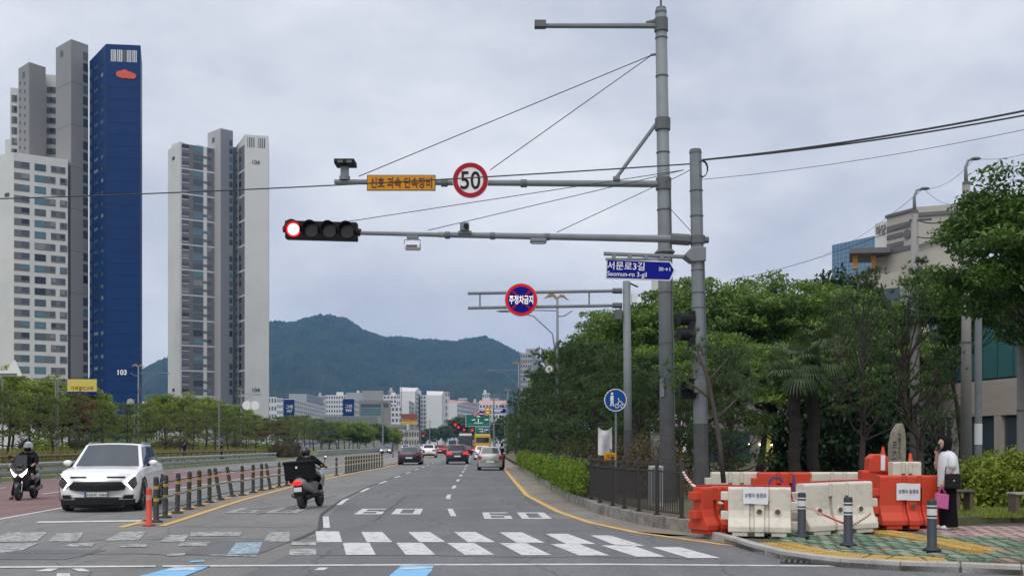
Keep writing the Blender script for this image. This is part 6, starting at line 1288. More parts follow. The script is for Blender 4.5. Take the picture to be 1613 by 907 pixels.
for k in range(3):
    m = MB(); m.box(-.16, .16, -.02, .0, 0, .085); q = m.build('plank', WD2, o, bevel=.004); q.rotation_euler = (R(-20), R(-8), 0); q.location = (.01 * k, k * .03, .01 + k * .088)
STN = M('stone', (.27, .245, .19), .95, var=.25, scale=4, bump=.8, bscale=9, stain=(.15, .14, .115), sfac=.6, sscale=2.2)
YQ = 25.; o = thing('inscribed_stone', 'tall rough standing stone inscribed with vertical Korean characters', 'monument', (P(1413, 0, YQ).x, YQ, .2)); rng = np.random.default_rng(5)
pts = outline([(1402, 745), (1424, 745), (1424, 690), (1422, 675), (1419, 666), (1415, 667), (1407, 680), (1403, 700)], YQ); zs_ = .2
m = MB(); m.ext(pts, YQ - .15, YQ + .2); so2 = m.build('stone', STN, o, world=True, bevel=.04, seg=3)
m = MB(); m.box(P(1395, 0, YQ).x, P(1432, 0, YQ).x, YQ - .35, YQ + .4, .2, .5); m.build('plinth', CONC, o, world=True, bevel=.03)
for ch_, py, px_, h_ in (('st_ko', 0, 0, 0),):
    pass
prep_texts([('s1', '포', .02), ('s2', '大', .02), ('s3', '도', .02), ('s4', '아\n름\n다\n운\n도\n시', .01)])
for key, px_, py, h_ in (('s1', 1409.5, 700, .16), ('s2', 1409.5, 713, .16), ('s3', 1409.5, 726, .16), ('s4', 1417, 702, .62)):
    v_ = P(px_, py, YQ - .155) - o.location; lettering(key, KLET, o, tuple(v_), height=h_, width=.13 if key != 's4' else .075, depth=.6)
# little shop signs between the trunks
for px0, px1, y0, y1, Y, mt, lb in ((1348, 1355, 673, 692, 40, M('sign_orange', (.55, .12, .03), .6), 'orange vertical sign between the tree trunks'), (1348, 1355, 693, 704, 40.2, WSG, 'white lower panel of the orange vertical sign'), (1357, 1363, 688, 701, 40.5, M('sign_lime', (.55, .55, .15), .6), 'small pale yellow sign beside the orange vertical sign'), (1402, 1413, 640, 651, 38, WSG, 'small white sign with red print on a trunk behind the stone'), (1397, 1412, 670, 681, 36, WSG, 'white plate sign just behind the inscribed stone')):
    bo = board('shop_sign', lb, 'sign', px0, px1, y0, y1, Y, mt, (), False); part(bo, 'mark', RSG if mt is WSG else WLET, lambda m: m.box(bo.location.x - .04, bo.location.x + .04, Y - .03, Y - .005, bo.location.z - .1, bo.location.z + .1))
    part(bo, 'post', GALD, lambda m: m.tube([Vector((bo.location.x, Y + .1, .2)), Vector((bo.location.x, Y + .1, bo.location.z))], .03, 6))
# benches
WDB = M('bench_wood', (.11, .085, .06), .85, var=.25, scale=5)
for px0, px1, y, Y, lb in ((1500, 1530, 771, 21.4, 'low dark wooden bench behind the woman'), (1592, 1640, 775, 20.6, 'pale-topped bench beside the concrete pole')):
    x0, x1 = P(px0, 0, Y).x, P(px1, 0, Y).x; zt = ZP(y, Y); o = thing('bench', lb, 'bench', ((x0 + x1) / 2, Y, .15))
    for k in range(3): part(o, 'seat_plank', WDB if px0 < 1550 else CONC, lambda m: m.box(x0, x1, Y - .2 + k * .14, Y - .08 + k * .14, zt - .04, zt), bevel=.006)
    for x in (x0 + .06, x1 - .06): part(o, 'leg', WDB, lambda m: m.box(x - .035, x + .035, Y - .16, Y + .16, .15, zt - .042))
# warning tape
TAPE = bpy.data.materials.new('warning_tape'); TAPE.use_nodes = True; n = TAPE.node_tree; bs = n.nodes['Principled BSDF']; tcn = n.nodes.new('ShaderNodeTexCoord'); wv = n.nodes.new('ShaderNodeTexWave'); wv.inputs['Scale'].default_value = 4.; wv.bands_direction = 'DIAGONAL'; rpn = n.nodes.new('ShaderNodeValToRGB'); rpn.color_ramp.interpolation = 'CONSTANT'; rpn.color_ramp.elements[0].color = (.62, .60, .60, 1); rpn.color_ramp.elements[1].position = .55; rpn.color_ramp.elements[1].color = (.5, .06, .06, 1)
n.links.new(tcn.outputs['Object'], wv.inputs[0]); n.links.new(wv.outputs[0], rpn.inputs[0]); n.links.new(rpn.outputs[0], bs.inputs['Base Color'])
def tape(name, pts, w_, label):
    pts = [Vector(p) for p in pts]; rows = []
    for i, p in enumerate(pts):
        d = (pts[min(i + 1, len(pts) - 1)] - pts[max(0, i - 1)]).normalized(); s_ = Vector((-d.z, .35 * math.sin(i * 1.7), abs(d.x) + .2)).normalized() * w_ / 2; rows.append([p - s_, p + s_])
    m = MB(); m.grid(rows); o = m.build(name, TAPE, smooth=True); o.modifiers.new('solid', 'SOLIDIFY').thickness = .002; return tag(o, label, 'tape')
def curve(a, b, sag, n=10): return [a.lerp(b, i / n) - Vector((0, 0, sag * 4 * (i / n) * (1 - i / n))) for i in range(n + 1)]
tape('warning_tape', curve(P(1076, 742, 19.2), P(1088, 760, 18.6), .02, 4) + curve(P(1088, 760, 18.6), P(1140, 794, 17.75), .05)[1:], .055, 'red and white tape strung from the fence to the orange barrier')
tape('warning_tape', curve(P(1250, 786, 17.3), P(1330, 824, 17.0), .02), .035, 'red and white tape hanging across the leaning cream barrier')
tape('warning_tape', curve(P(1330, 832, 16.2), P(1372, 808, 17.2), .02), .04, 'loose red and white tape end trailing from the bollard')
# ---------------------------------------------------------------- vehicles
def paint(name, col): return M('car_paint_' + name, col, .28, .0 if sum(col) > 1.5 else .25, var=.03, scale=2, coat=.6)
TYRE = M('tyre', (.022, .022, .023), .85, var=.2); RIM = M('rim', (.30, .30, .31), .35, .8, var=.1); RIMD = M('rim_dark', (.06, .06, .065), .4, .6); CGL = M('car_glass', (.018, .022, .026), .06, var=.2, scale=2, spec=.8); CGLS = M('car_windscreen', (.055, .065, .078), .08, var=.25, scale=1.5, spec=.9); BLP = M('trim_black', (.012, .012, .013), .55, var=.2, spec=.25); CHR = M('chrome', (.55, .55, .56), .2, .9)
TAILR = M('tail_red', (.30, .01, .012), .25, var=.2); TAILON = M('tail_lit', (1, .012, .014), .3, emit=.9); HLON = M('headlamp_lit', (1, .97, .92), .3, emit=3.); HLOFF = M('headlamp', (.32, .33, .35), .12, .3); PLT = M('number_plate', (.62, .63, .64), .5, var=.03); PLB = M('plate_blue', (.02, .06, .30), .5); AMB = M('amber_lamp', (1, .45, .08), .3, emit=1.5); SILV = paint('silver', (.36, .355, .345))
def car(label, loc, rz, L=4.5, W=1.86, H=1.62, kind='suv', col=None, lit='none', group=None, plate=None, rails=False, detail=True, cat='car', dark_low=True):
    o = thing('car', label, cat, loc, rz, group); hw = W / 2; suv = kind != 'sedan'
    wr = .355 if kind == 'suv' else .31; s1, s2 = .90, L - .92 if kind != 'hatch' else L - .68
    hz_ = {'suv': .90, 'sedan': .70, 'hatch': .80}[kind]; bz = {'suv': 1.07, 'sedan': .92, 'hatch': .96}[kind]
    ws0, ws1, rr0, rr1 = {'suv': (1.12, 1.95, L - .75, L - .18), 'sedan': (1.35, 2.15, L - 1.75, L - .55), 'hatch': (.85, 1.6, L - .55, L - .12)}[kind]
    rz_ = {'suv': (.62, 1.06), 'sedan': (.62, .98), 'hatch': (.6, .98)}[kind]
    TOP = [(0, hz_ * .72), (.05, hz_ * .86), (.14, hz_), (.5, hz_ + .09), (ws0, bz - .03), (2.2, bz), (L - .5, bz + .03), (L - .12, rz_[1] + (.0 if kind == 'sedan' else .02)), (L - .03, rz_[1] - .14), (L, rz_[0])]
    WID = [(0, .86), (.12, .93), (.45, .985), (1., 1.), (L - .7, 1.), (L - .2, .95), (L, .88)]
    ss = sorted(set([0, .02, .05, .09, .14, .25, .4, L - .4, L - .25, L - .12, L - .06, L - .03, L] + [s1 + d for d in np.linspace(-.44, .44, 13)] + [s2 + d for d in np.linspace(-.44, .44, 13)] + list(np.linspace(1.45, L - 1.5, 5))))
    ss = [s for s in ss if 0 <= s <= L]; gz = .20 if kind == 'suv' else .16; ra = wr + .055
    def cur(s): return .24 * max(0, 1 - s / .75) ** 1.4 if s < L / 2 else -.16 * max(0, 1 - (L - s) / .6) ** 1.4
    def yy(s, f): return s - L / 2 + cur(s) * min(1, abs(f)) ** 2
    def arch(s):
        for c in (s1, s2):
            if abs(s - c) < ra: return wr + math.sqrt(ra * ra - (s - c) ** 2)
        return 0
    def sec(s):
        w_ = hw * interp(WID, s); zt = interp(TOP, s); za = arch(s); zl = gz + (.14 * max(0, 1 - s / .35) + .14 * max(0, 1 - (L - s) / .35))
        half = [(.55, zl + .02, 0), (.90, zl, 1), (.965, zl + .10, 1), (.995, zl + (zt - zl) * .40, 1), (1.0, zl + (zt - zl) * .62, 1), (.975, zl + (zt - zl) * .82, 1), (.945, zt - .035, 1), (.86, zt, 0), (.5, zt + .022, 0), (.2, zt + .03, 0)]
        half = [(f, max(z, min(za, zt - .04)) if k else z) for f, z, k in half]
        full = half + [(-f, z) for f, z in half[::-1]]
        return [(f * w_, yy(s, f), z) for f, z in full]
    m = MB(); rows = [sec(s) for s in ss]; m.grid(rows, closed=True); n = len(rows[0]); m.f.append(tuple(range(n))); m.m.append(0); m.f.append(tuple(range((len(rows) - 1) * n, len(rows) * n))); m.m.append(0)
    m.build('body', col, o, smooth=True, angle=38)
    # greenhouse
    zr = H; wb, wt = hw * .93, hw * .70; ya, yb, yc, yd = (v - L / 2 for v in (ws0, ws1, rr0, rr1)); zb = bz - .02; zb2 = bz + .02
    def line(y, w_, z, c, dome=0., n=9): return [Vector((w_ * t, y + c * t * t, z - dome * t * t)) for t in np.linspace(-1, 1, n)]
    A = line(ya, wb * .95, zb, .20); B = line(yb, wt, zr - .03, .10, .03); B2 = line(yb + .35, wt * 1.01, zr, .03, .035); C2 = line(yc - .3, wt * .99, zr - .01, -.02, .035); C = line(yc, wt * .95, zr - .05, -.06, .03); D = line(yd, wb * .90, zb2 - .02, -.12)
    m = MB(); m.grid([A, B, B2, C2, C, D])
    def side_sf(s, y, v):
        k_ = [A[s], B[s], B2[s], C2[s], C[s], D[s]]; ys_ = [p.y for p in k_]; y = max(ys_[0], min(ys_[-1], y)); t = (y - ys_[0]) / (ys_[-1] - ys_[0]); b_ = A[s].lerp(D[s], t)
        tx = float(np.interp(y, ys_, [p.x for p in k_])); tz = float(np.interp(y, ys_, [p.z for p in k_])); f = (tz - b_.z) / (zr - zb)
        return Vector((b_.x + (tx - b_.x) * v + (.022 if b_.x > 0 else -.022) * 4 * v * (1 - v) * f, y, b_.z + (tz - b_.z) * v))
    for s in (0, -1): m.grid([[side_sf(s, y, v) for y in sorted(set([p[s].y for p in (A, B, B2, C2, C, D)] + list(np.linspace(A[s].y, D[s].y, 14))))] for v in (0, .25, .5, .75, 1)])
    m.build('cabin', col, o, smooth=True, angle=35)
    def patchg(La, Lb, u0, u1, v0, v1, name, mat, off=.012):
        rows = []
        for v in np.linspace(v0, v1, 4): rows.append([La[0].lerp(La[-1], 0) * 0 + (lambda t: (La[int(t * 7.999)].lerp(La[int(t * 7.999) + 1], t * 8 - int(t * 7.999))).lerp(Lb[int(t * 7.999)].lerp(Lb[int(t * 7.999) + 1], t * 8 - int(t * 7.999)), v))(u) for u in np.linspace(u0, u1, 9)])
        nrm = (rows[1][4] - rows[0][4]).cross(rows[0][5] - rows[0][4]).normalized()
        if nrm.z < 0: nrm = -nrm
        m = MB(); m.grid([[p + nrm * off for p in r] for r in rows]); return m.build(name, mat, o, smooth=True)
    patchg(A, B, .05, .95, .02, .97, 'windscreen', CGLS); patchg(C, D, .08, .92, .06, .80 if kind != 'sedan' else .92, 'rear_window', CGL)
    for s, sg_ in ((0, -1), (-1, 1)):
        # side glass, split by pillars
        a, b, c, d = A[s], B[s], C[s], D[s]
        def sp_(f, v): lo_ = a.lerp(d, f); hi_ = b.lerp(c, min(1, max(0, (lo_.y - b.y) / (c.y - b.y)))); hi2 = a.lerp(b, 0); return lo_, hi_
        def side_pt(y, v):
            y = max(a.y, min(d.y, y)); zlo = zb + .04; t = (y - a.y) / (d.y - a.y); base = Vector((a.x + (d.x - a.x) * t, y, zlo))
            ztop_ = np.interp(y, [a.y, b.y, c.y, d.y], [zb, zr - .09, zr - .11, zb2]); xt = np.interp(y, [a.y, b.y, c.y, d.y], [a.x, b.x, c.x, d.x]); f = (ztop_ - zlo) * v
            full = max(.05, (zr - .09) - zlo); return Vector((base.x + (wt * sg_ - wb * sg_) * .93 * (f / full) + sg_ * .018, y, zlo + max(.0, f)))
        segs = ((a.y + .22, (a.y + d.y) / 2 - .12), ((a.y + d.y) / 2 - .04, c.y - .25 if kind != 'sedan' else c.y - .05), (c.y - .18, d.y - .22)) if kind != 'sedan' else ((a.y + .25, (a.y + d.y) / 2 - .1), ((a.y + d.y) / 2 - .02, c.y + .15))
        for y0, y1 in segs:
            m = MB(); m.grid([[side_sf(s, y, v) + Vector((sg_ * .012, 0, .004)) for y in np.linspace(y0, y1, 8)] for v in (.05, .25, .5, .75, .90)]); m.build('side_window', CGL, o, smooth=True)
        m = MB(); mx_, my_ = sg_ * (hw * .98), a.y + .38; m.ell((mx_ + sg_ * .10, my_, bz + .07), (.115, .075, .075), 10, 6); mi_ = m.build('wing_mirror', col, o, smooth=True); m = MB(); m.box(mx_ - .06 if sg_ > 0 else mx_ - .02, mx_ + .02 if sg_ > 0 else mx_ + .06, my_ - .03, my_ + .03, bz - .02, bz + .05); m.build('stalk', BLP, mi_)
        if rails: m = MB(); m.tube([(sg_ * wt * .98, yb + .3, zr - .035), (sg_ * wt * .98, yb + .45, zr + .005), (sg_ * wt * .97, yc - .4, zr + .0), (sg_ * wt * .95, yc - .2, zr - .05)], .015, 6); m.build('roof_rail', CHR, o)
        if detail:
            for y0 in (my_ + .75, my_ + 1.65): m = MB(); m.box(sg_ * hw - .012, sg_ * hw + .014, y0, y0 + .2, bz - .14, bz - .11); m.build('door_handle', col, o)
        for c_ in (s1, s2):
            y0 = c_ - L / 2; w_ = MB(); x0, x1 = sorted((sg_ * (hw - .235), sg_ * (hw - .015)))
            prof_ = [(wr * .62, x0), (wr * .95, x0), (wr, x0 + .03), (wr, x1 - .03), (wr * .94, x1), (wr * .64, x1)]
            rows = [[(x, y0 + r * math.cos(k * 6.2832 / 24), wr + r * math.sin(k * 6.2832 / 24)) for k in range(24)] for r, x in prof_]; w_.grid(rows, closed=True); wh = w_.build('wheel', TYRE, o, smooth=True, angle=50)
            m = MB(); m.grid([[(sg_ * (hw - .03) if r > .1 else sg_ * (hw - .05), y0 + r * math.cos(k * 6.2832 / 20), wr + r * math.sin(k * 6.2832 / 20)) for k in range(20)] for r in (wr * .64, .02)], closed=True); m.build('rim', RIMD, wh)
            for k in range(5):
                a_ = k * 1.2566; d_ = Vector((0, math.cos(a_), math.sin(a_))); q_ = Vector((0, -d_.z, d_.y)) * .035; b_ = Vector((sg_ * (hw - .022), y0, wr)); m = MB(); m.add([b_ + d_ * .05 + q_, b_ + d_ * .05 - q_, b_ + d_ * wr * .62 - q_ * .8, b_ + d_ * wr * .62 + q_ * .8], [(0, 1, 2, 3)]); m.build('spoke', RIM, wh)
            m = MB(); nA = 14; rows = []
            for rr_ in (ra - .005, ra + .05): rows.append([(sg_ * (hw * interp(WID, c_ + rr_ * math.cos(t)) + .006), y0 + rr_ * math.cos(t) + 0, max(.2, wr + rr_ * math.sin(t))) for t in np.linspace(-.25, math.pi + .25, nA)])
            if dark_low: m.grid(rows); m.build('wheel_arch', BLP, o)
    def sfront(z): return float(np.interp(z, [hz_ * .72, hz_ * .86, hz_], [0, .05, .14])) if z > hz_ * .72 else 0.
    def srear(z): return L - float(np.interp(z, [rz_[0], rz_[1] - .14, rz_[1] + .02], [0, .03, .12]))
    def facep(name, pts, mat, front=True, off=.012, parent=None, nsub=5):
        # finely divided so that it follows the curved nose or tail
        bm = bmesh.new(); bm.faces.new([bm.verts.new((x, 0, z)) for x, z in pts]); bmesh.ops.triangulate(bm, faces=bm.faces[:])
        for _ in range(6):
            lg = [e_ for e_ in bm.edges if e_.calc_length() > .12]
            if not lg: break
            bmesh.ops.subdivide_edges(bm, edges=lg, cuts=1); bmesh.ops.triangulate(bm, faces=bm.faces[:])
        for v in bm.verts:
            s = sfront(v.co.z) if front else srear(v.co.z); w_ = hw * interp(WID, s); v.co.y = yy(s, v.co.x / w_) + (-off if front else off)
        me = bpy.data.meshes.new(name); bm.to_mesh(me); bm.free(); me.materials.append(mat); return link(name, me, parent or o)
    def rect(x0, x1, z0, z1): return [(x0, z0), (x1, z0), (x1, z1), (x0, z1)]
    if rz < 1.5 and rz > -1.5:      # faces the viewer
        if plate:
            facep('grille', [(-.62, .53), (-.44, .505), (-.36, .55), (.36, .55), (.44, .505), (.62, .53), (.64, .62), (.54, .72), (-.54, .72), (-.64, .62)], BLP, off=.014, nsub=6); facep('grille_bar', rect(-.62, -.14, .805, .845), BLP, off=.016); facep('grille_bar', rect(.14, .62, .805, .845), BLP, off=.016); facep('chrome_strip', rect(-.56, .56, .735, .75), CHR, off=.022)
            facep('bumper', [(-.83, .18), (.83, .18), (.85, .30), (.62, .34), (.55, .33), (-.55, .33), (-.62, .34), (-.85, .30)], BLP, off=.016, nsub=8)
            for s_ in (-1, 1):
                facep('headlamp', [(s_ * .64, .68), (s_ * .76, .84), (s_ * .85, .82), (s_ * .89, .66), (s_ * .81, .55), (s_ * .72, .55)][::s_], M('lamp_case', (.045, .042, .04), .15), off=.018)
                for a, b in (((.615, .70), (.82, .90)), ((.615, .70), (.75, .53))): 
                    facep('daylight_strip', [(s_ * a[0], a[1] - .015), (s_ * (a[0] + .045), a[1] - .003), (s_ * (b[0] + .035), b[1]), (s_ * b[0], b[1] + .002)][::s_], HLON, off=.03)
                facep('fog_trim', [(s_ * .48, .30), (s_ * .80, .29), (s_ * .82, .41), (s_ * .60, .42)][::s_], CHR, off=.022); facep('fog_lamp', [(s_ * .56, .315), (s_ * .79, .305), (s_ * .80, .40), (s_ * .62, .40)][::s_], BLP, off=.028)
            pl = facep('number_plate', rect(-.265, .265, .365, .485), BLP, off=.03); m = MB(); m.box(-.255, .255, -L / 2 - .048, -L / 2 - .037, .373, .477); m.build('plate_face', PLT, pl); m = MB(); m.box(-.255, -.21, -L / 2 - .052, -L / 2 - .0485, .373, .477); m.build('plate_strip', PLB, pl); lettering('plate', PRINT, pl, (.025, -L / 2 - .053, .425), width=.44, height=.075, depth=.5)
            m = MB(); m.box(-.62, .62, -L / 2 + .1, -L / 2 + .3, .1, .22); m.build('undertray', BLP, o)
        else:
            facep('grille', rect(-.5, .5, .35, .55), BLP)
            for s_ in (-1, 1): facep('headlamp', rect(min(s_ * .55, s_ * .85), max(s_ * .55, s_ * .85), .58, .70), HLON if lit == 'head' else HLOFF, off=.02)
            facep('number_plate', rect(-.25, .25, .36, .46), PLT, off=.03)
    else:
        lw = {'suv': .40, 'sedan': .42, 'hatch': .22}[kind]; tz = {'suv': (.80, .98), 'sedan': (.74, .86), 'hatch': (.68, .90)}[kind]
        for s_ in (-1, 1): facep('tail_lamp', rect(*sorted((s_ * (hw * .93), s_ * (hw * .93 - lw))), *tz), TAILON if lit == 'tail' else TAILR, False, .015)
        facep('bumper', rect(-hw * .86, hw * .86, .24 if suv else .2, .46), BLP if (dark_low or kind == 'suv') else col, False, .012)
        facep('number_plate', rect(-.26, .26, tz[0] - .2, tz[0] - .08) if kind != 'sedan' else rect(-.26, .26, .50, .62), PLT, False, .02)
        if lit == 'tail': m = MB(); m.box(-.2, .2, yc + .12, yc + .15, zr - .10, zr - .07); m.build('brake_lamp', TAILON, o)
        if kind == 'hatch': facep('garnish', rect(-.3, .3, .70, .74), CHR, False, .02)
    return o
WHC = paint('white', (.84, .845, .85)); BKC = paint('black', (.018, .019, .024)); DKC = paint('dark_grey', (.035, .036, .04)); RDC = paint('red', (.22, .012, .012)); BLC = paint('blue', (.03, .07, .17)); GYC = paint('grey', (.18, .185, .19))
_p = G(152, 807); car('white SUV with lit boomerang headlights facing the crossing', (_p.x - 2.3 * math.sin(R(10)), _p.y + 2.25, .005), R(10), 4.6, 1.88, 1.64, 'suv', WHC, 'head', plate=True, rails=True)
def away(px, py, **k):
    g_ = G(px, py); return (g_.x, g_.y + k.pop('half', 2.2), .005)
PI = math.pi
car('black sedan driving away in the lane beside the median', away(643, 732), PI + .03, 4.8, 1.86, 1.46, 'sedan', BKC)
car('dark SUV driving away with bright red tail lights on', away(718, 731), PI + .06, 4.5, 1.88, 1.64, 'suv', DKC, 'tail')
car('small silver hatchback stopped at the kerb beside the pedestrian', away(771, 741), PI + .02, 3.65, 1.64, 1.48, 'hatch', SILV, dark_low=False)
car('white SUV driving away behind the black sedan', away(674, 720.5), PI + .03, 4.5, 1.88, 1.65, 'suv', WHC)
car('white car queuing in front of the silver hatchback', away(759, 724), PI + .02, 4.4, 1.82, 1.5, 'hatch', WHC, dark_low=False)
car('grey car coming towards the crossing with headlights on', (G(608.5, 714.3).x, G(608.5, 714.3).y, .005), .03, 4.5, 1.82, 1.48, 'sedan', GYC, 'head')
for px, py, col, kd, lt, lb in ((692, 716.5, RDC, 'suv', 'tail', 'dark red car braking between the white SUV and dark SUV'), (734, 716.5, DKC, 'sedan', 'tail', 'dark sedan braking beside the dark SUV'), (704, 713, RDC, 'sedan', 'tail', 'red car braking farther up the queue'), (693, 712, BLC, 'suv', 'none', 'blue van-like car in the queue ahead of the white SUV'), (655, 712.5, SILV, 'sedan', 'none', 'silver car ahead of the black sedan'), (663, 710, WHC, 'suv', 'none', 'white car far up the left lane'), (668, 708.5, WHC, 'suv', 'none', 'white car at the far end of the left lane'), (638, 712, WHC, 'suv', 'none', 'white car partly hidden beside the black sedan'), (706, 709.5, WHC, 'suv', 'none', 'pale car at the far end of the middle lane'), (746, 714, RDC, 'suv', 'tail', 'red-lit car just before the yellow bus'), (760, 716, SILV, 'suv', 'none', 'silver car behind the white car near the bus')):
    car(lb, away(px, py), PI + .03, 4.5, 1.84, 1.62 if kd == 'suv' else 1.46, kd, col, lt, detail=False)
# yellow bus and dark truck
YB_ = paint('bus_yellow', (.62, .38, .02))
def busbox(name, label, px, py, W, H, L, col, cat, winz, truck=False):
    g_ = G(px, py); o = thing(name, label, cat, (g_.x, g_.y + L / 2, 0), R(2)); hw = W / 2
    m = MB(); m.box(-hw, hw, -L / 2, L / 2, .45, H); m.build('body', col, o, bevel=.15, seg=3)
    m = MB(); m.box(-hw * .82, hw * .82, -L / 2 - .02, -L / 2 + .01, winz[0], winz[1]); m.build('rear_window', CGL, o)
    for s in (-1, 1):
        m = MB(); m.box(s * hw * .93 - .1, s * hw * .93 + .06 * (s < 0) + .02, -L / 2 - .025, -L / 2 + .01, .8, 1.15); m.build('tail_lamp', TAILON, o)
        for y in (-L / 2 + 1.5, L / 2 - 1.6): m = MB(); m.tube([(s * (hw - .3), y, .48), (s * (hw - .02), y, .48)], .48, 16); m.build('wheel', TYRE, o)
        for k in range(4): m = MB(); y0 = -L / 2 + .8 + k * (L - 1.4) / 4; m.box(s * hw - .012, s * hw + .012, y0, y0 + (L - 1.8) / 4, winz[0], winz[1]); m.build('side_window', CGL, o)
    m = MB(); m.box(-hw * .97, hw * .97, -L / 2 - .03, -L / 2 + .3, .4, .75); m.build('bumper', BLP, o); m = MB(); m.box(-.28, .28, -L / 2 - .04, -L / 2 - .031, .56, .7); m.build('number_plate', PLT, o)
    if truck:
        m = MB(); m.box(-hw * 1.02, hw * 1.02, -L / 2 - .06, -L / 2 - .031, 1.0, 1.25); m.build('tail_board', RDC, o); m = MB(); m.box(-hw * .9, hw * .9, -L / 2 + .1, -L / 2 + 1.5, H, H + .35); m.build('roof_unit', WSG, o)
    return o
busbox('bus', 'yellow bus stopped in the kerb lane of the queue', 758.5, 716.5, 2.45, 3.2, 8.5, YB_, 'bus', (1.9, 2.7))
busbox('truck', 'dark box truck in the queue left of the yellow bus', 732, 714.5, 2.4, 3.2, 7, paint('truck_dark', (.05, .048, .046)), 'truck', (1.7, 2.6), True)
busbox('truck', 'blue and white lorry far ahead beside the truck', 712, 708, 2.3, 3.0, 7, BLC, 'truck', (1.7, 2.5))

# ---------------------------------------------------------------- people and scooters
SKIN = M('skin', (.42, .26, .19), .55, var=.06); HAIR = M('hair', (.008, .007, .007), .8, var=.3, scale=20, spec=.15); SHIRT = M('shirt_white', (.62, .63, .66), .85, var=.06, scale=8, bump=.5, bscale=9); TROU = M('cloth_black', (.009, .009, .010), .95, var=.3, scale=8, bump=.5, bscale=8, spec=.08); NAVY = M('cloth_dark', (.013, .014, .017), .9, var=.3, scale=8, bump=.5, bscale=9, spec=.1); SHOE = M('shoe_white', (.60, .60, .58), .6, var=.05); LEA = M('leather_black', (.010, .010, .010), .55, var=.3, bump=.3, bscale=20, spec=.25); PINK = M('bag_pink', (.60, .13, .33), .5, var=.12, scale=9, alpha=.82); HELM = M('helmet_black', (.015, .015, .017), .25, var=.1, coat=.5); HELB = M('helmet_pale_blue', (.36, .52, .56), .3, var=.06, coat=.4)
def skin(name, J, E, root, mat, parent, sub=2):
    ks = list(J); me = bpy.data.meshes.new(name); me.from_pydata([J[k][0] for k in ks], [(ks.index(a), ks.index(b)) for a, b in E], []); me.materials.append(mat)
    o = link(name, me, parent); mo = o.modifiers.new('skin', 'SKIN'); mo.use_smooth_shade = True
    for i, k in enumerate(ks):
        sv_ = me.skin_vertices[0].data[i]; r = J[k][1]; sv_.radius = (r, r) if not hasattr(r, '__len__') else r; sv_.use_root = k == root
    q = o.modifiers.new('sub', 'SUBSURF'); q.levels = q.render_levels = sub; return o
def loft(name, secs, mat, parent, n=16, sub=0):   # sections (cx, cy, z, rx, ry)
    m = MB(); m.grid([[(cx + rx * math.cos(6.2832 * k / n), cy + ry * math.sin(6.2832 * k / n), z) for k in range(n)] for cx, cy, z, rx, ry in secs], closed=True); N = len(secs)
    m.f.append(tuple(range(n))); m.m.append(0); m.f.append(tuple(range((N - 1) * n, N * n))); m.m.append(0)
    return m.build(name, mat, parent, smooth=True, angle=60)
def sleeve(name, pts, rs, mat, parent, n=10): m = MB(); m.tube(pts, rs, n); return m.build(name, mat, parent, smooth=True, sub=1)
def head(parent, c, face, mat=SKIN, r=.098):
    """egg-shaped head with nose, ears, eyes, mouth; 'face' is the horizontal look direction"""
    c = Vector(c); f = Vector((face[0], face[1], 0)).normalized(); s = Vector((-f.y, f.x, 0)); m = MB(); rows = []
    for i in range(13):
        ph = math.pi * i / 12; z = math.cos(ph); rr = math.sin(ph)
        row = []
        for k in range(18):
            t = 6.2832 * k / 18; a = math.cos(t); b = math.sin(t); jaw = 1 - .22 * max(0, -z) ** 1.4
            fw = r * 1.06 * rr * a * (1 - .10 * max(0, -z)) + (.012 if a > .6 and -.75 < z < -.35 else 0); nose = .022 if (a > .97 and -.28 < z < .08) else 0
            row.append(c + f * (fw + nose) + s * (r * .80 * rr * b * jaw) + Vector((0, 0, z * r * 1.24)))
        rows.append(row)
    m.grid(rows, closed=True); h = m.build('head', mat, parent, smooth=True)
    for q in (-1, 1): m = MB(); m.ell(c + s * q * r * .80 - f * .005, (.014, .02, .03), 8, 6); m.build('ear', mat, h, smooth=True); m = MB(); m.ell(c + s * q * .035 + f * r * .96 + Vector((0, 0, .01)), (.008, .008, .006), 6, 4); m.build('eye', HAIR, h)
    m = MB(); m.ell(c + f * r * .97 + Vector((0, 0, -.055)), (.010, .018, .006), 8, 4); m.build('mouth', M('lips', (.30, .09, .08), .5), h)
    return h
def hand(J, E, wrist, tip, side, curl, pre, sp=.5):
    """palm and five unequal bent fingers added to a skin skeleton"""
    w_ = Vector(J[wrist][0]); d = (Vector(tip) - w_).normalized(); s = Vector(side).normalized(); c = Vector(curl).normalized(); J[pre + 'palm'] = (tuple(w_ + d * .06), (.034, .02)); E.append((wrist, pre + 'palm'))
    for k, (off, ln) in enumerate(((-.030, .062), (-.010, .075), (.011, .07), (.030, .055))):
        b = w_ + d * .085 + s * off; J[pre + 'a%d' % k] = (tuple(b), .0105); J[pre + 'b%d' % k] = (tuple(b + d * ln * .5 + c * ln * .25), .0095); J[pre + 'c%d' % k] = (tuple(b + d * ln * .65 + c * ln * .8), .0085); E += [(pre + 'palm', pre + 'a%d' % k), (pre + 'a%d' % k, pre + 'b%d' % k), (pre + 'b%d' % k, pre + 'c%d' % k)]
    t0 = w_ + d * .035 - s * .033; J[pre + 't0'] = (tuple(t0), .0115); J[pre + 't1'] = (tuple(t0 + d * .035 - s * .02 + c * .02), .0095); E += [(pre + 'palm', pre + 't0'), (pre + 't0', pre + 't1')]
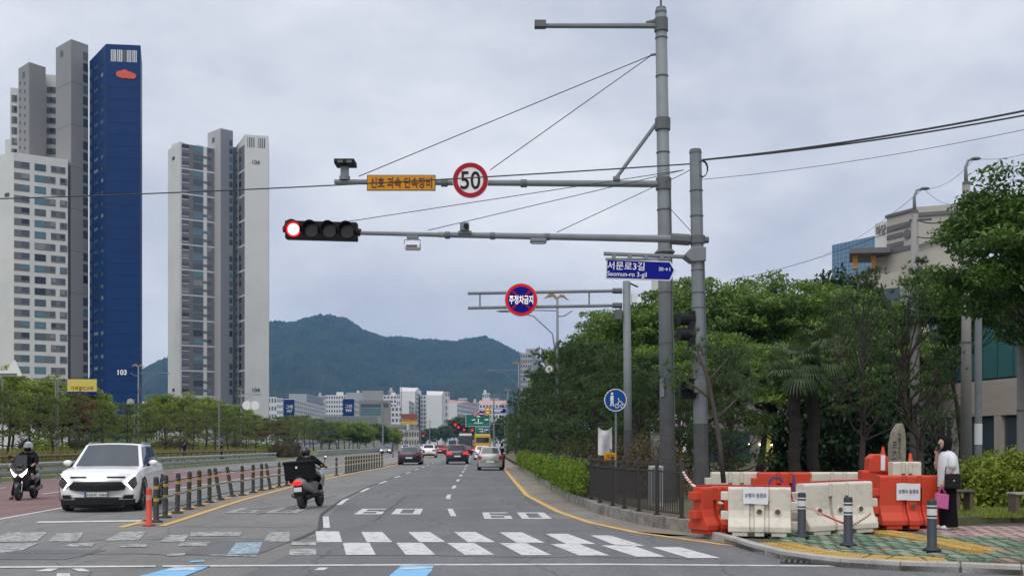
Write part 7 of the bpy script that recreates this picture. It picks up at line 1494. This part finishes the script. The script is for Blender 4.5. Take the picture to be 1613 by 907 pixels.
# --- woman on the phone
g_ = G(1490, 833, .118); wo = thing('person', 'woman in white shirt and black trousers talking on a phone on the pavement', 'person', tuple(g_))
J = {'pel': ((.03, 0, .88), .09), 'sp': ((.03, 0, 1.06), .08), 'ch': ((.02, 0, 1.22), .075), 'nk': ((-.005, 0, 1.37), .05), 'hd': ((-.02, 0, 1.45), .06),
     'sr': ((-.03, .14, 1.27), .042), 'er': ((-.12, .11, 1.04), .042), 'wr': ((-.155, .02, 1.30), .028), 'sl': ((.03, -.15, 1.27), .042), 'el': ((.0, -.22, 1.03), .042), 'wl': ((-.115, -.20, .83), .028),
     'hr': ((.04, .085, .84), .09), 'kr': ((.0, .085, .47), .06), 'ar': ((.02, .085, .09), .04), 'fr': ((-.10, .09, .035), .035), 'hl': ((.03, -.085, .84), .09), 'kl': ((.05, -.085, .47), .06), 'al': ((.06, -.085, .09), .04), 'fl': ((-.06, -.085, .035), .035)}
E = [('pel', 'sp'), ('sp', 'ch'), ('ch', 'nk'), ('nk', 'hd'), ('ch', 'sr'), ('sr', 'er'), ('er', 'wr'), ('ch', 'sl'), ('sl', 'el'), ('el', 'wl'), ('pel', 'hr'), ('hr', 'kr'), ('kr', 'ar'), ('ar', 'fr'), ('pel', 'hl'), ('hl', 'kl'), ('kl', 'al'), ('al', 'fl')]
hand(J, E, 'wr', (-.14, .0, 1.42), (.6, -.6, 0), (.5, .5, .3), 'r'); hand(J, E, 'wl', (-.15, -.2, .72), (1, 0, 0), (-.2, .7, 0), 'l')
skin('body', J, E, 'pel', SKIN, wo); head(wo, (-.04, -.0, 1.505), (-1, -.22), r=.088)
m = MB(); rows = []
for i in range(10):
    ph = math.pi * i / 9; row = []
    for k in range(18):
        t = 6.2832 * k / 18; z = math.cos(ph); rr = math.sin(ph); f_ = math.cos(t)
        row.append((-.012 - f_ * .118 * rr * (.62 if f_ > .35 and z < .30 else 1.), math.sin(t) * .108 * rr, 1.525 + z * (.132 if z > 0 else .215) - (0 if z > 0 else .01)))
    rows.append(row)
m.grid(rows, closed=True); m.build('hair', HAIR, wo, smooth=True)
loft('shirt', [(.02, 0, 1.375, .06, .07), (.02, 0, 1.34, .11, .16), (.025, 0, 1.27, .155, .20), (.035, 0, 1.12, .17, .205), (.045, 0, .95, .175, .21), (.05, 0, .82, .18, .212), (.055, 0, .745, .185, .214)], SHIRT, wo, 20)
sleeve('sleeve', [(-.02, .13, 1.31), (-.06, .17, 1.20), (-.105, .125, 1.075)], [.075, .082, .078], SHIRT, wo); sleeve('sleeve', [(.02, -.14, 1.31), (.035, -.205, 1.19), (.01, -.225, 1.04)], [.08, .09, .092], SHIRT, wo)
m = MB(); m.tube([(.07, .0, 1.40), (.0, .075, 1.375), (-.06, .02, 1.335), (-.06, -.02, 1.335), (.0, -.075, 1.375), (.07, 0, 1.40)], .014, 6); m.build('collar', SHIRT, wo, smooth=True)
loft('trousers', [(.045, 0, .92, .13, .17), (.045, 0, .82, .14, .18), (.04, 0, .74, .14, .18), (.035, 0, .68, .135, .175)], TROU, wo)
for y_, dx in ((.085, -.015), (-.085, .02)): loft('trouser_leg', [(.035, y_ * .9, .76, .12, .095), (.03 + dx * .4, y_, .47, .105, .09), (.035 + dx, y_ * 1.1, .10, .115, .095), (.035 + dx, y_ * 1.1, .05, .115, .095)], TROU, wo)
for x_, y_ in ((-.04, .09), (.005, -.09)):
    m = MB(); m.ell((x_ - .02, y_, .035), (.125, .045, .045), 14, 8); m.build('shoe', SHOE, wo, smooth=True)
c = g_ + Vector((.02, -.24, .86)); bg = thing('shoulder_bag', 'black leather shoulder bag at the woman\'s hip', 'bag', tuple(c)); m = MB(); m.box(-.14, .13, -.05, .05, -.14, .12); m.build('body', LEA, bg, bevel=.04, seg=3); m = MB(); m.box(-.12, .11, -.058, -.045, -.02, .12); m.build('flap', LEA, bg, bevel=.01); m = MB(); m.box(-.02, .01, -.064, -.058, -.01, .015); m.build('clasp', CHR, bg); m = MB(); m.tube([(-.12, .04, .1), (-.06, .1, .32), (.0, .27, .50), (.08, .2, .35), (.11, .05, .1)], .01, 5); m.build('strap', LEA, bg)
c = g_ + Vector((-.165, -.215, .42)); bg = thing('shopping_bag', 'small translucent pink bag hanging from the woman\'s hand', 'bag', tuple(c)); m = MB(); m.ext([(-.12, -.02), (.10, -.06), (.115, .20), (-.10, .23)], -.05, .05); m.build('body', PINK, bg, bevel=.012); m = MB(); m.ell((.0, 0, .06), (.05, .03, .08), 8, 6); m.build('contents', M('bag_contents', (.25, .03, .10), .6), bg)
for y_ in (-.04, .04): m = MB(); m.tube([(-.06, y_, .21), (.0, y_ * .3, .345), (.07, y_, .20)], .007, 5); m.build('handle', PINK, bg)
c = g_ + Vector((-.145, -.035, 1.43)); ph_ = thing('phone', 'black smartphone held to the woman\'s face', 'phone', tuple(c)); m = MB(); m.box(-.035, .035, -.006, .006, -.07, .07); q = m.build('case', LEA, ph_, bevel=.006); q.rotation_euler = (.1, R(25), .4); m = MB(); m.box(-.03, .03, -.0075, -.0062, -.063, .063); m.build('screen', CGL, ph_).rotation_euler = (.1, R(25), .4)

def wheel(o, y, r, w_, name='wheel', x=0.):
    m = MB(); pr_ = [(r * .62, -w_), (r * .9, -w_), (r, -w_ * .5), (r, w_ * .5), (r * .9, w_), (r * .62, w_)]; m.grid([[(x + b, y + a * math.cos(k * .2618), r + a * math.sin(k * .2618)) for k in range(24)] for a, b in pr_ + pr_[:1]], closed=True); wh = m.build(name, TYRE, o, smooth=True, angle=40)
    m = MB(); m.tube([(x - w_ * .6, y, r), (x + w_ * .6, y, r)], r * .18, 12); 
    for k in range(5): a_ = k * 1.2566; m.tube([(x, y, r), (x, y + r * .65 * math.cos(a_), r + r * .65 * math.sin(a_))], .018, 5)
    m.build('rim', RIM, wh); return wh
def loft_y(name, secs, mat, parent, n=14):      # sections along y: (y, cx, cz, rx, rz)
    m = MB(); m.grid([[(cx + rx * math.cos(6.2832 * k / n), y, cz + rz_ * math.sin(6.2832 * k / n)) for k in range(n)] for y, cx, cz, rx, rz_ in secs], closed=True); N = len(secs); m.f.append(tuple(range(n))); m.m.append(0); m.f.append(tuple(range((N - 1) * n, N * n))); m.m.append(0)
    return m.build(name, mat, parent, smooth=True, angle=60)
def scooter(label, loc, rz, lean, col, front_lit, maxi):
    o = thing('scooter', label, 'scooter', loc, rz); o.rotation_euler = (0, lean, rz)      # nose toward local -y
    wheel(o, -.66, .235, .055, 'front_wheel'); wheel(o, .60, .235, .06, 'rear_wheel')
    for s in (-1, 1): m = MB(); m.tube([(s * .07, -.66, .235), (s * .06, -.52, .62)], .022, 8); m.build('fork_leg', CHR, o)
    loft_y('front_mudguard', [(-.88, 0, .36, .02, .02), (-.8, 0, .44, .07, .05), (-.64, 0, .49, .08, .06), (-.46, 0, .42, .05, .05)], col, o)
    loft_y('front_shield', [(-.66, 0, .78, .10, .10), (-.60, 0, .78, .20, .20), (-.50, 0, .70, .24, .30), (-.40, 0, .62, .22, .34)], col, o)
    loft_y('floorboard', [(-.42, 0, .31, .18, .06), (.1, 0, .30, .19, .06), (.3, 0, .33, .17, .09)], BLP, o)
    loft_y('rear_body', [(.0, 0, .50, .12, .18), (.2, 0, .56, .18, .19), (.5, 0, .62, .19, .17), (.76, 0, .66, .14, .12), (.86, 0, .67, .08, .07)], col, o)
    loft_y('seat', [(-.06, 0, .72, .10, .05), (.1, 0, .75, .15, .065), (.45, 0, .78, .16, .06), (.72, 0, .80, .11, .05)], LEA, o)
    m = MB(); m.tube([(-.34, -.40, 1.0), (-.2, -.50, 1.02), (0, -.52, .98), (.2, -.50, 1.02), (.34, -.40, 1.0)], .016, 8); m.build('handlebar', BLP, o)
    loft_y('handlebar_cowl', [(-.66, 0, .98, .05, .04), (-.58, 0, .99, .13, .07), (-.46, 0, 1.0, .12, .06)], col, o)
    for s in (-1, 1):
        m = MB(); m.tube([(s * .24, -.46, 1.02), (s * .30, -.44, 1.22)], .008, 5); st_ = m.build('mirror', BLP, o); m = MB(); m.ell((s * .31, -.44, 1.25), (.065, .02, .045), 10, 6); m.build('mirror_glass', BLP if front_lit else CHR, st_, smooth=True)
    if front_lit:
        for s in (-1, 1): m = MB(); m.add([(s * .02, -.70, .74), (s * .12, -.685, .78), (s * .24, -.62, .92), (s * .20, -.62, .78), (s * .10, -.69, .66)], [(0, 1, 2, 3, 4)]); m.build('headlamp', HLON, o)
        m = MB(); m.grid([[(x * (1 - .25 * v), -.63 + .20 * v + .12 * x * x * 4, .92 + .38 * v) for x in np.linspace(-.21, .21, 7)] for v in (0, .5, 1)]); m.build('windscreen', M('screen_smoke', (.012, .014, .018), .2, spec=.2), o, smooth=True)
    else: m = MB(); m.ell((0, -.70, .82), (.08, .03, .06), 10, 6); m.build('headlamp', HLOFF, o)
    m = MB(); m.box(-.10, .10, .84, .885, .60, .71); m.build('tail_lamp', TAILON, o, bevel=.02); m = MB(); m.box(-.10, .10, .845, .86, .44, .55); m.build('number_plate', PLT, o)
    m = MB(); m.box(-.12, .12, .80, .85, .36, .60); m.build('tail_bracket', BLP, o, bevel=.02); m = MB(); m.tube([(.13, .2, .26), (.15, .5, .30), (.16, .78, .36)], [.03, .06, .055], 10); m.build('exhaust', GALD, o, smooth=True); m = MB(); m.tube([(-.08, .25, .30), (-.08, .60, .26)], .07, 10); m.build('engine', BLP, o)
    return o
def rider(label, loc, rz, lean, hips, shoulders_z, headc, helmet, jacket, foot_l, foot_r, cover, lean_x=0., face=True, vis=True):
    o = thing('person', label, 'person', loc, rz); o.rotation_euler = (0, lean, rz)
    hx_, hy_, hz2 = hips; sx, sy = headc[0] * .75, headc[1] + .06; sz_ = shoulders_z
    J = {'pel': ((hx_, hy_, hz2), .09), 'sp': (((hx_ + sx) / 2, (hy_ + sy) / 2 + .03, (hz2 + sz_) / 2), .085), 'ch': ((sx, sy + .02, sz_ - .08), .08), 'nk': ((sx, sy - .01, sz_ + .06), .055), 'hd': ((headc[0], headc[1], headc[2] - .03), .07)}
    E = [('pel', 'sp'), ('sp', 'ch'), ('ch', 'nk'), ('nk', 'hd')]; hands = {}
    for s, ft in ((-1, foot_l), (1, foot_r)):
        n_ = 'l' if s < 0 else 'r'
        sh_ = Vector((sx + s * .17, sy, sz_)); wr_ = Vector((s * .31, -.33, 1.03)); el_ = sh_.lerp(wr_, .5) + Vector((s * .10, .05, -.09)); J['s' + n_] = (tuple(sh_ - Vector((s * .03, 0, .02))), .045); J['e' + n_] = (tuple(el_), .036); J['w' + n_] = (tuple(wr_), .028); E += [('ch', 's' + n_), ('s' + n_, 'e' + n_), ('e' + n_, 'w' + n_)]
        hand(J, E, 'w' + n_, (s * .31, -.46, 1.02), (s * 1., 0, 0), (0, -.3, -1), n_)
        hp = Vector((hx_ + s * .10, hy_ - .02, hz2 - .03)); an = Vector(ft) + Vector((0, .05, .08)); kn = Vector((s * .20 + hx_ * .3, min(hy_ - .34, an.y - .02) if an.z > .25 else an.y - .12, max(hz2 - .10, .56))); J['h' + n_] = (tuple(hp), .07); J['k' + n_] = (tuple(kn), .05); J['a' + n_] = (tuple(an), .034); J['f' + n_] = ((ft[0], ft[1] - .10, ft[2] + .04), .04); E += [('pel', 'h' + n_), ('h' + n_, 'k' + n_), ('k' + n_, 'a' + n_), ('a' + n_, 'f' + n_)]
        sleeve('sleeve', [sh_ - Vector((s * .06, 0, 0)), sh_, el_, wr_.lerp(el_, .12)], [.09, .085, .066, .05], jacket, o)
        sleeve('trouser_leg', [hp + Vector((0, .06, .02)), hp.lerp(kn, .5), kn, kn.lerp(an, .6), an], [.12, .105, .088, .074, .066], cover, o)
        m = MB(); m.ell((ft[0], ft[1] - .04, ft[2] + .045), (.05, .135, .05), 12, 8); m.build('shoe', SHOE if s > 0 and helmet is HELM else GALD, o, smooth=True)
    skin('body', J, E, 'pel', SKIN, o)
    m = MB(); n = 16; rows = []
    for t_ in (-.12, 0, .2, .5, .8, .97, 1.06):
        c_ = Vector((hx_ + (sx - hx_) * t_, hy_ + (sy - hy_) * t_ + .03 * math.sin(max(0, min(1, t_)) * 3.14), hz2 + (sz_ - hz2) * t_)); rx = {-.12: .16, 0: .175, .2: .18, .5: .20, .8: .225, .97: .17, 1.06: .08}[t_]; ry = rx * .66; rows.append([(c_.x + rx * math.cos(6.2832 * k / n), c_.y + ry * math.sin(6.2832 * k / n), c_.z) for k in range(n)])
    m.grid(rows, closed=True); m.f.append(tuple(range(n))); m.m.append(0); m.f.append(tuple(range(6 * n, 7 * n))); m.m.append(0); m.build('jacket', jacket, o, smooth=True)
    if face: head(o, headc, (0, -1), r=.095)
    m = MB(); rows = []; hc = Vector(headc)
    for i in range(11):
        ph = math.pi * i / 10; z = math.cos(ph); rr = math.sin(ph); rows.append([(hc.x + .128 * rr * math.cos(6.2832 * k / 20), hc.y + .015 + .148 * rr * math.sin(6.2832 * k / 20) + (.055 if (math.sin(6.2832 * k / 20) < -.35 and -.75 < z < .35 and face) else 0), hc.z + .03 + z * (.135 if z > 0 else .145)) for k in range(20)])
    m.grid(rows, closed=True); hl = m.build('helmet', helmet, o, smooth=True)
    if face: m = MB(); m.grid([[(hc.x + .105 * math.cos(a_), hc.y - .02 - .10 * math.sin(a_), hc.z - .13 + .11 * v) for a_ in np.linspace(.35, 2.79, 8)] for v in (0, .5, 1)]); m.build('face_mask', TROU, hl, smooth=True)
    else: m = MB(); m.tube([(hc.x - .13, hc.y + .0, hc.z - .08), (hc.x, hc.y + .15, hc.z - .10), (hc.x + .13, hc.y, hc.z - .08)], .012, 5); m.build('rim', GALD, hl)
    return o
g_ = G(42, 786); scooter('black maxi scooter with lit headlights in the red lane', tuple(g_), R(6), R(0), paint('scooter_black', (.018, .018, .02)), True, True)
rider('scooter rider in black with a pale blue helmet and one foot down', tuple(g_), R(6), 0, (.0, .22, .84), 1.34, (.05, -.02, 1.53), HELB, NAVY, (-.40, -.05, .0), (.22, -.18, .32), TROU)
g_ = G(490, 799); RZ = PI - R(9); LN = R(4)
scooter('pale silver delivery scooter with red tail light riding away', tuple(g_), RZ, LN, SILV, False, False)
rider('delivery rider in black with a black helmet riding away', tuple(g_), RZ, LN, (.0, .10, .82), 1.27, (.07, -.06, 1.40), HELM, NAVY, (-.22, -.20, .33), (.22, -.20, .33), TROU, face=False)
o = thing('delivery_box', 'large black delivery box strapped behind the scooter rider', 'box', tuple(g_ + Vector((.0, 0, 0))), RZ); o.rotation_euler = (0, LN, RZ)
m = MB(); m.extx([(.26, .76), (.66, .72), (.70, 1.15), (.28, 1.17)], -.30, .40); bo = m.build('box', M('box_black', (.011, .012, .014), .8, var=.2, scale=5, bump=.3, bscale=10, spec=.15), o, bevel=.03); m = MB(); m.extx([(.25, 1.14), (.715, 1.12), (.72, 1.19), (.25, 1.21)], -.32, .42); m.build('lid', MATS['box_black'], o, bevel=.02); m = MB(); m.disc((.06, 1.04), .03, .695, .70, 10); m.build('badge', WSG, o); m = MB(); m.extx([(.3, .68), (.62, .66), (.62, .72), (.3, .74)], -.22, .3); m.build('rack', BLP, o)
# --- pedestrian with a backpack beside the hatchback
def walker(label, loc, face, top, tr, pack=None, hairm=HAIR, h=1.0):
    o = thing('person', label, 'person', loc, face); o.scale = (h, h, h)
    J = {'pel': ((0, 0, .93), .115), 'sp': ((0, 0, 1.12), .115), 'ch': ((0, 0, 1.32), .12), 'nk': ((0, 0, 1.47), .05), 'hd': ((0, 0, 1.56), .065), 'sl': ((-.18, 0, 1.38), .06), 'el': ((-.22, .03, 1.10), .042), 'wl': ((-.21, -.05, .88), .03), 'sr': ((.18, 0, 1.38), .06), 'er': ((.22, .03, 1.10), .042), 'wr': ((.21, -.05, .88), .03), 'hl': ((-.09, 0, .88), .09), 'kl': ((-.09, -.06, .50), .06), 'al': ((-.09, .02, .09), .04), 'fl': ((-.09, -.10, .04), .035), 'hr': ((.09, 0, .88), .09), 'kr': ((.09, .02, .50), .06), 'ar': ((.09, .12, .09), .04), 'fr': ((.09, .0, .04), .035)}
    E = [('pel', 'sp'), ('sp', 'ch'), ('ch', 'nk'), ('nk', 'hd'), ('ch', 'sl'), ('sl', 'el'), ('el', 'wl'), ('ch', 'sr'), ('sr', 'er'), ('er', 'wr'), ('pel', 'hl'), ('hl', 'kl'), ('kl', 'al'), ('al', 'fl'), ('pel', 'hr'), ('hr', 'kr'), ('kr', 'ar'), ('ar', 'fr')]
    hand(J, E, 'wl', (-.21, -.07, .78), (0, 1, 0), (.8, 0, 0), 'l'); hand(J, E, 'wr', (.21, -.07, .78), (0, 1, 0), (-.8, 0, 0), 'r'); skin('body', J, E, 'pel', SKIN, o, 1); head(o, (0, -.01, 1.62), (0, -1), r=.095)
    m = MB(); m.ell((0, .015, 1.65), (.098, .118, .115), 14, 8); m.build('hair', hairm, o, smooth=True)
    loft('shirt', [(0, 0, 1.47, .07, .06), (0, 0, 1.43, .17, .09), (0, 0, 1.33, .20, .125), (0, 0, 1.1, .185, .13), (0, 0, .88, .19, .135)], top, o)
    for s in (-1, 1):
        sleeve('sleeve', [(s * .14, 0, 1.40), (s * .20, .01, 1.30), (s * .225, .03, 1.12)], [.07, .068, .06], top, o); loft('trouser_leg', [(s * .085, 0, .94, .105, .12), (s * .09, -.03 if s < 0 else .01, .5, .085, .09), (s * .09, .02 if s < 0 else .12, .08, .075, .08)], tr, o)
        m = MB(); m.ell((s * .09, -.04 if s < 0 else .06, .04), (.05, .13, .045), 10, 6); m.build('shoe', NAVY, o, smooth=True)
    if pack:
        b_ = thing('backpack', pack, 'bag', tuple(Vector(loc)), face); b_.scale = (h, h, h); m = MB(); m.box(-.15, .15, .12, .27, 1.0, 1.42); m.build('body', LEA, b_, bevel=.05, seg=3); m = MB(); m.box(-.11, .11, .265, .31, 1.02, 1.2); m.build('pocket', LEA, b_, bevel=.02)
        for s in (-1, 1): m = MB(); m.tube([(s * .1, .14, 1.40), (s * .11, .0, 1.46), (s * .12, -.13, 1.35), (s * .13, .0, 1.08), (s * .12, .14, 1.05)], .016, 5); m.build('strap', LEA, b_)
    return o
g_ = G(791, 739); walker('pedestrian with dark trousers beside the silver hatchback', tuple(g_), PI, M('shirt_grey', (.35, .36, .38), .85, var=.1), TROU, 'black backpack worn by the pedestrian at the kerb', h=.97)
x_, y_ = row_at(290, 3.9); walker('small dark figure walking behind the timber rail', (x_, y_, .2), 1.2, NAVY, TROU, h=.95)
x_, y_ = row_at(349, 3.9); walker('second small dark figure behind the timber rail near the maples', (x_, y_, .2), -1.2, NAVY, TROU, h=.95)
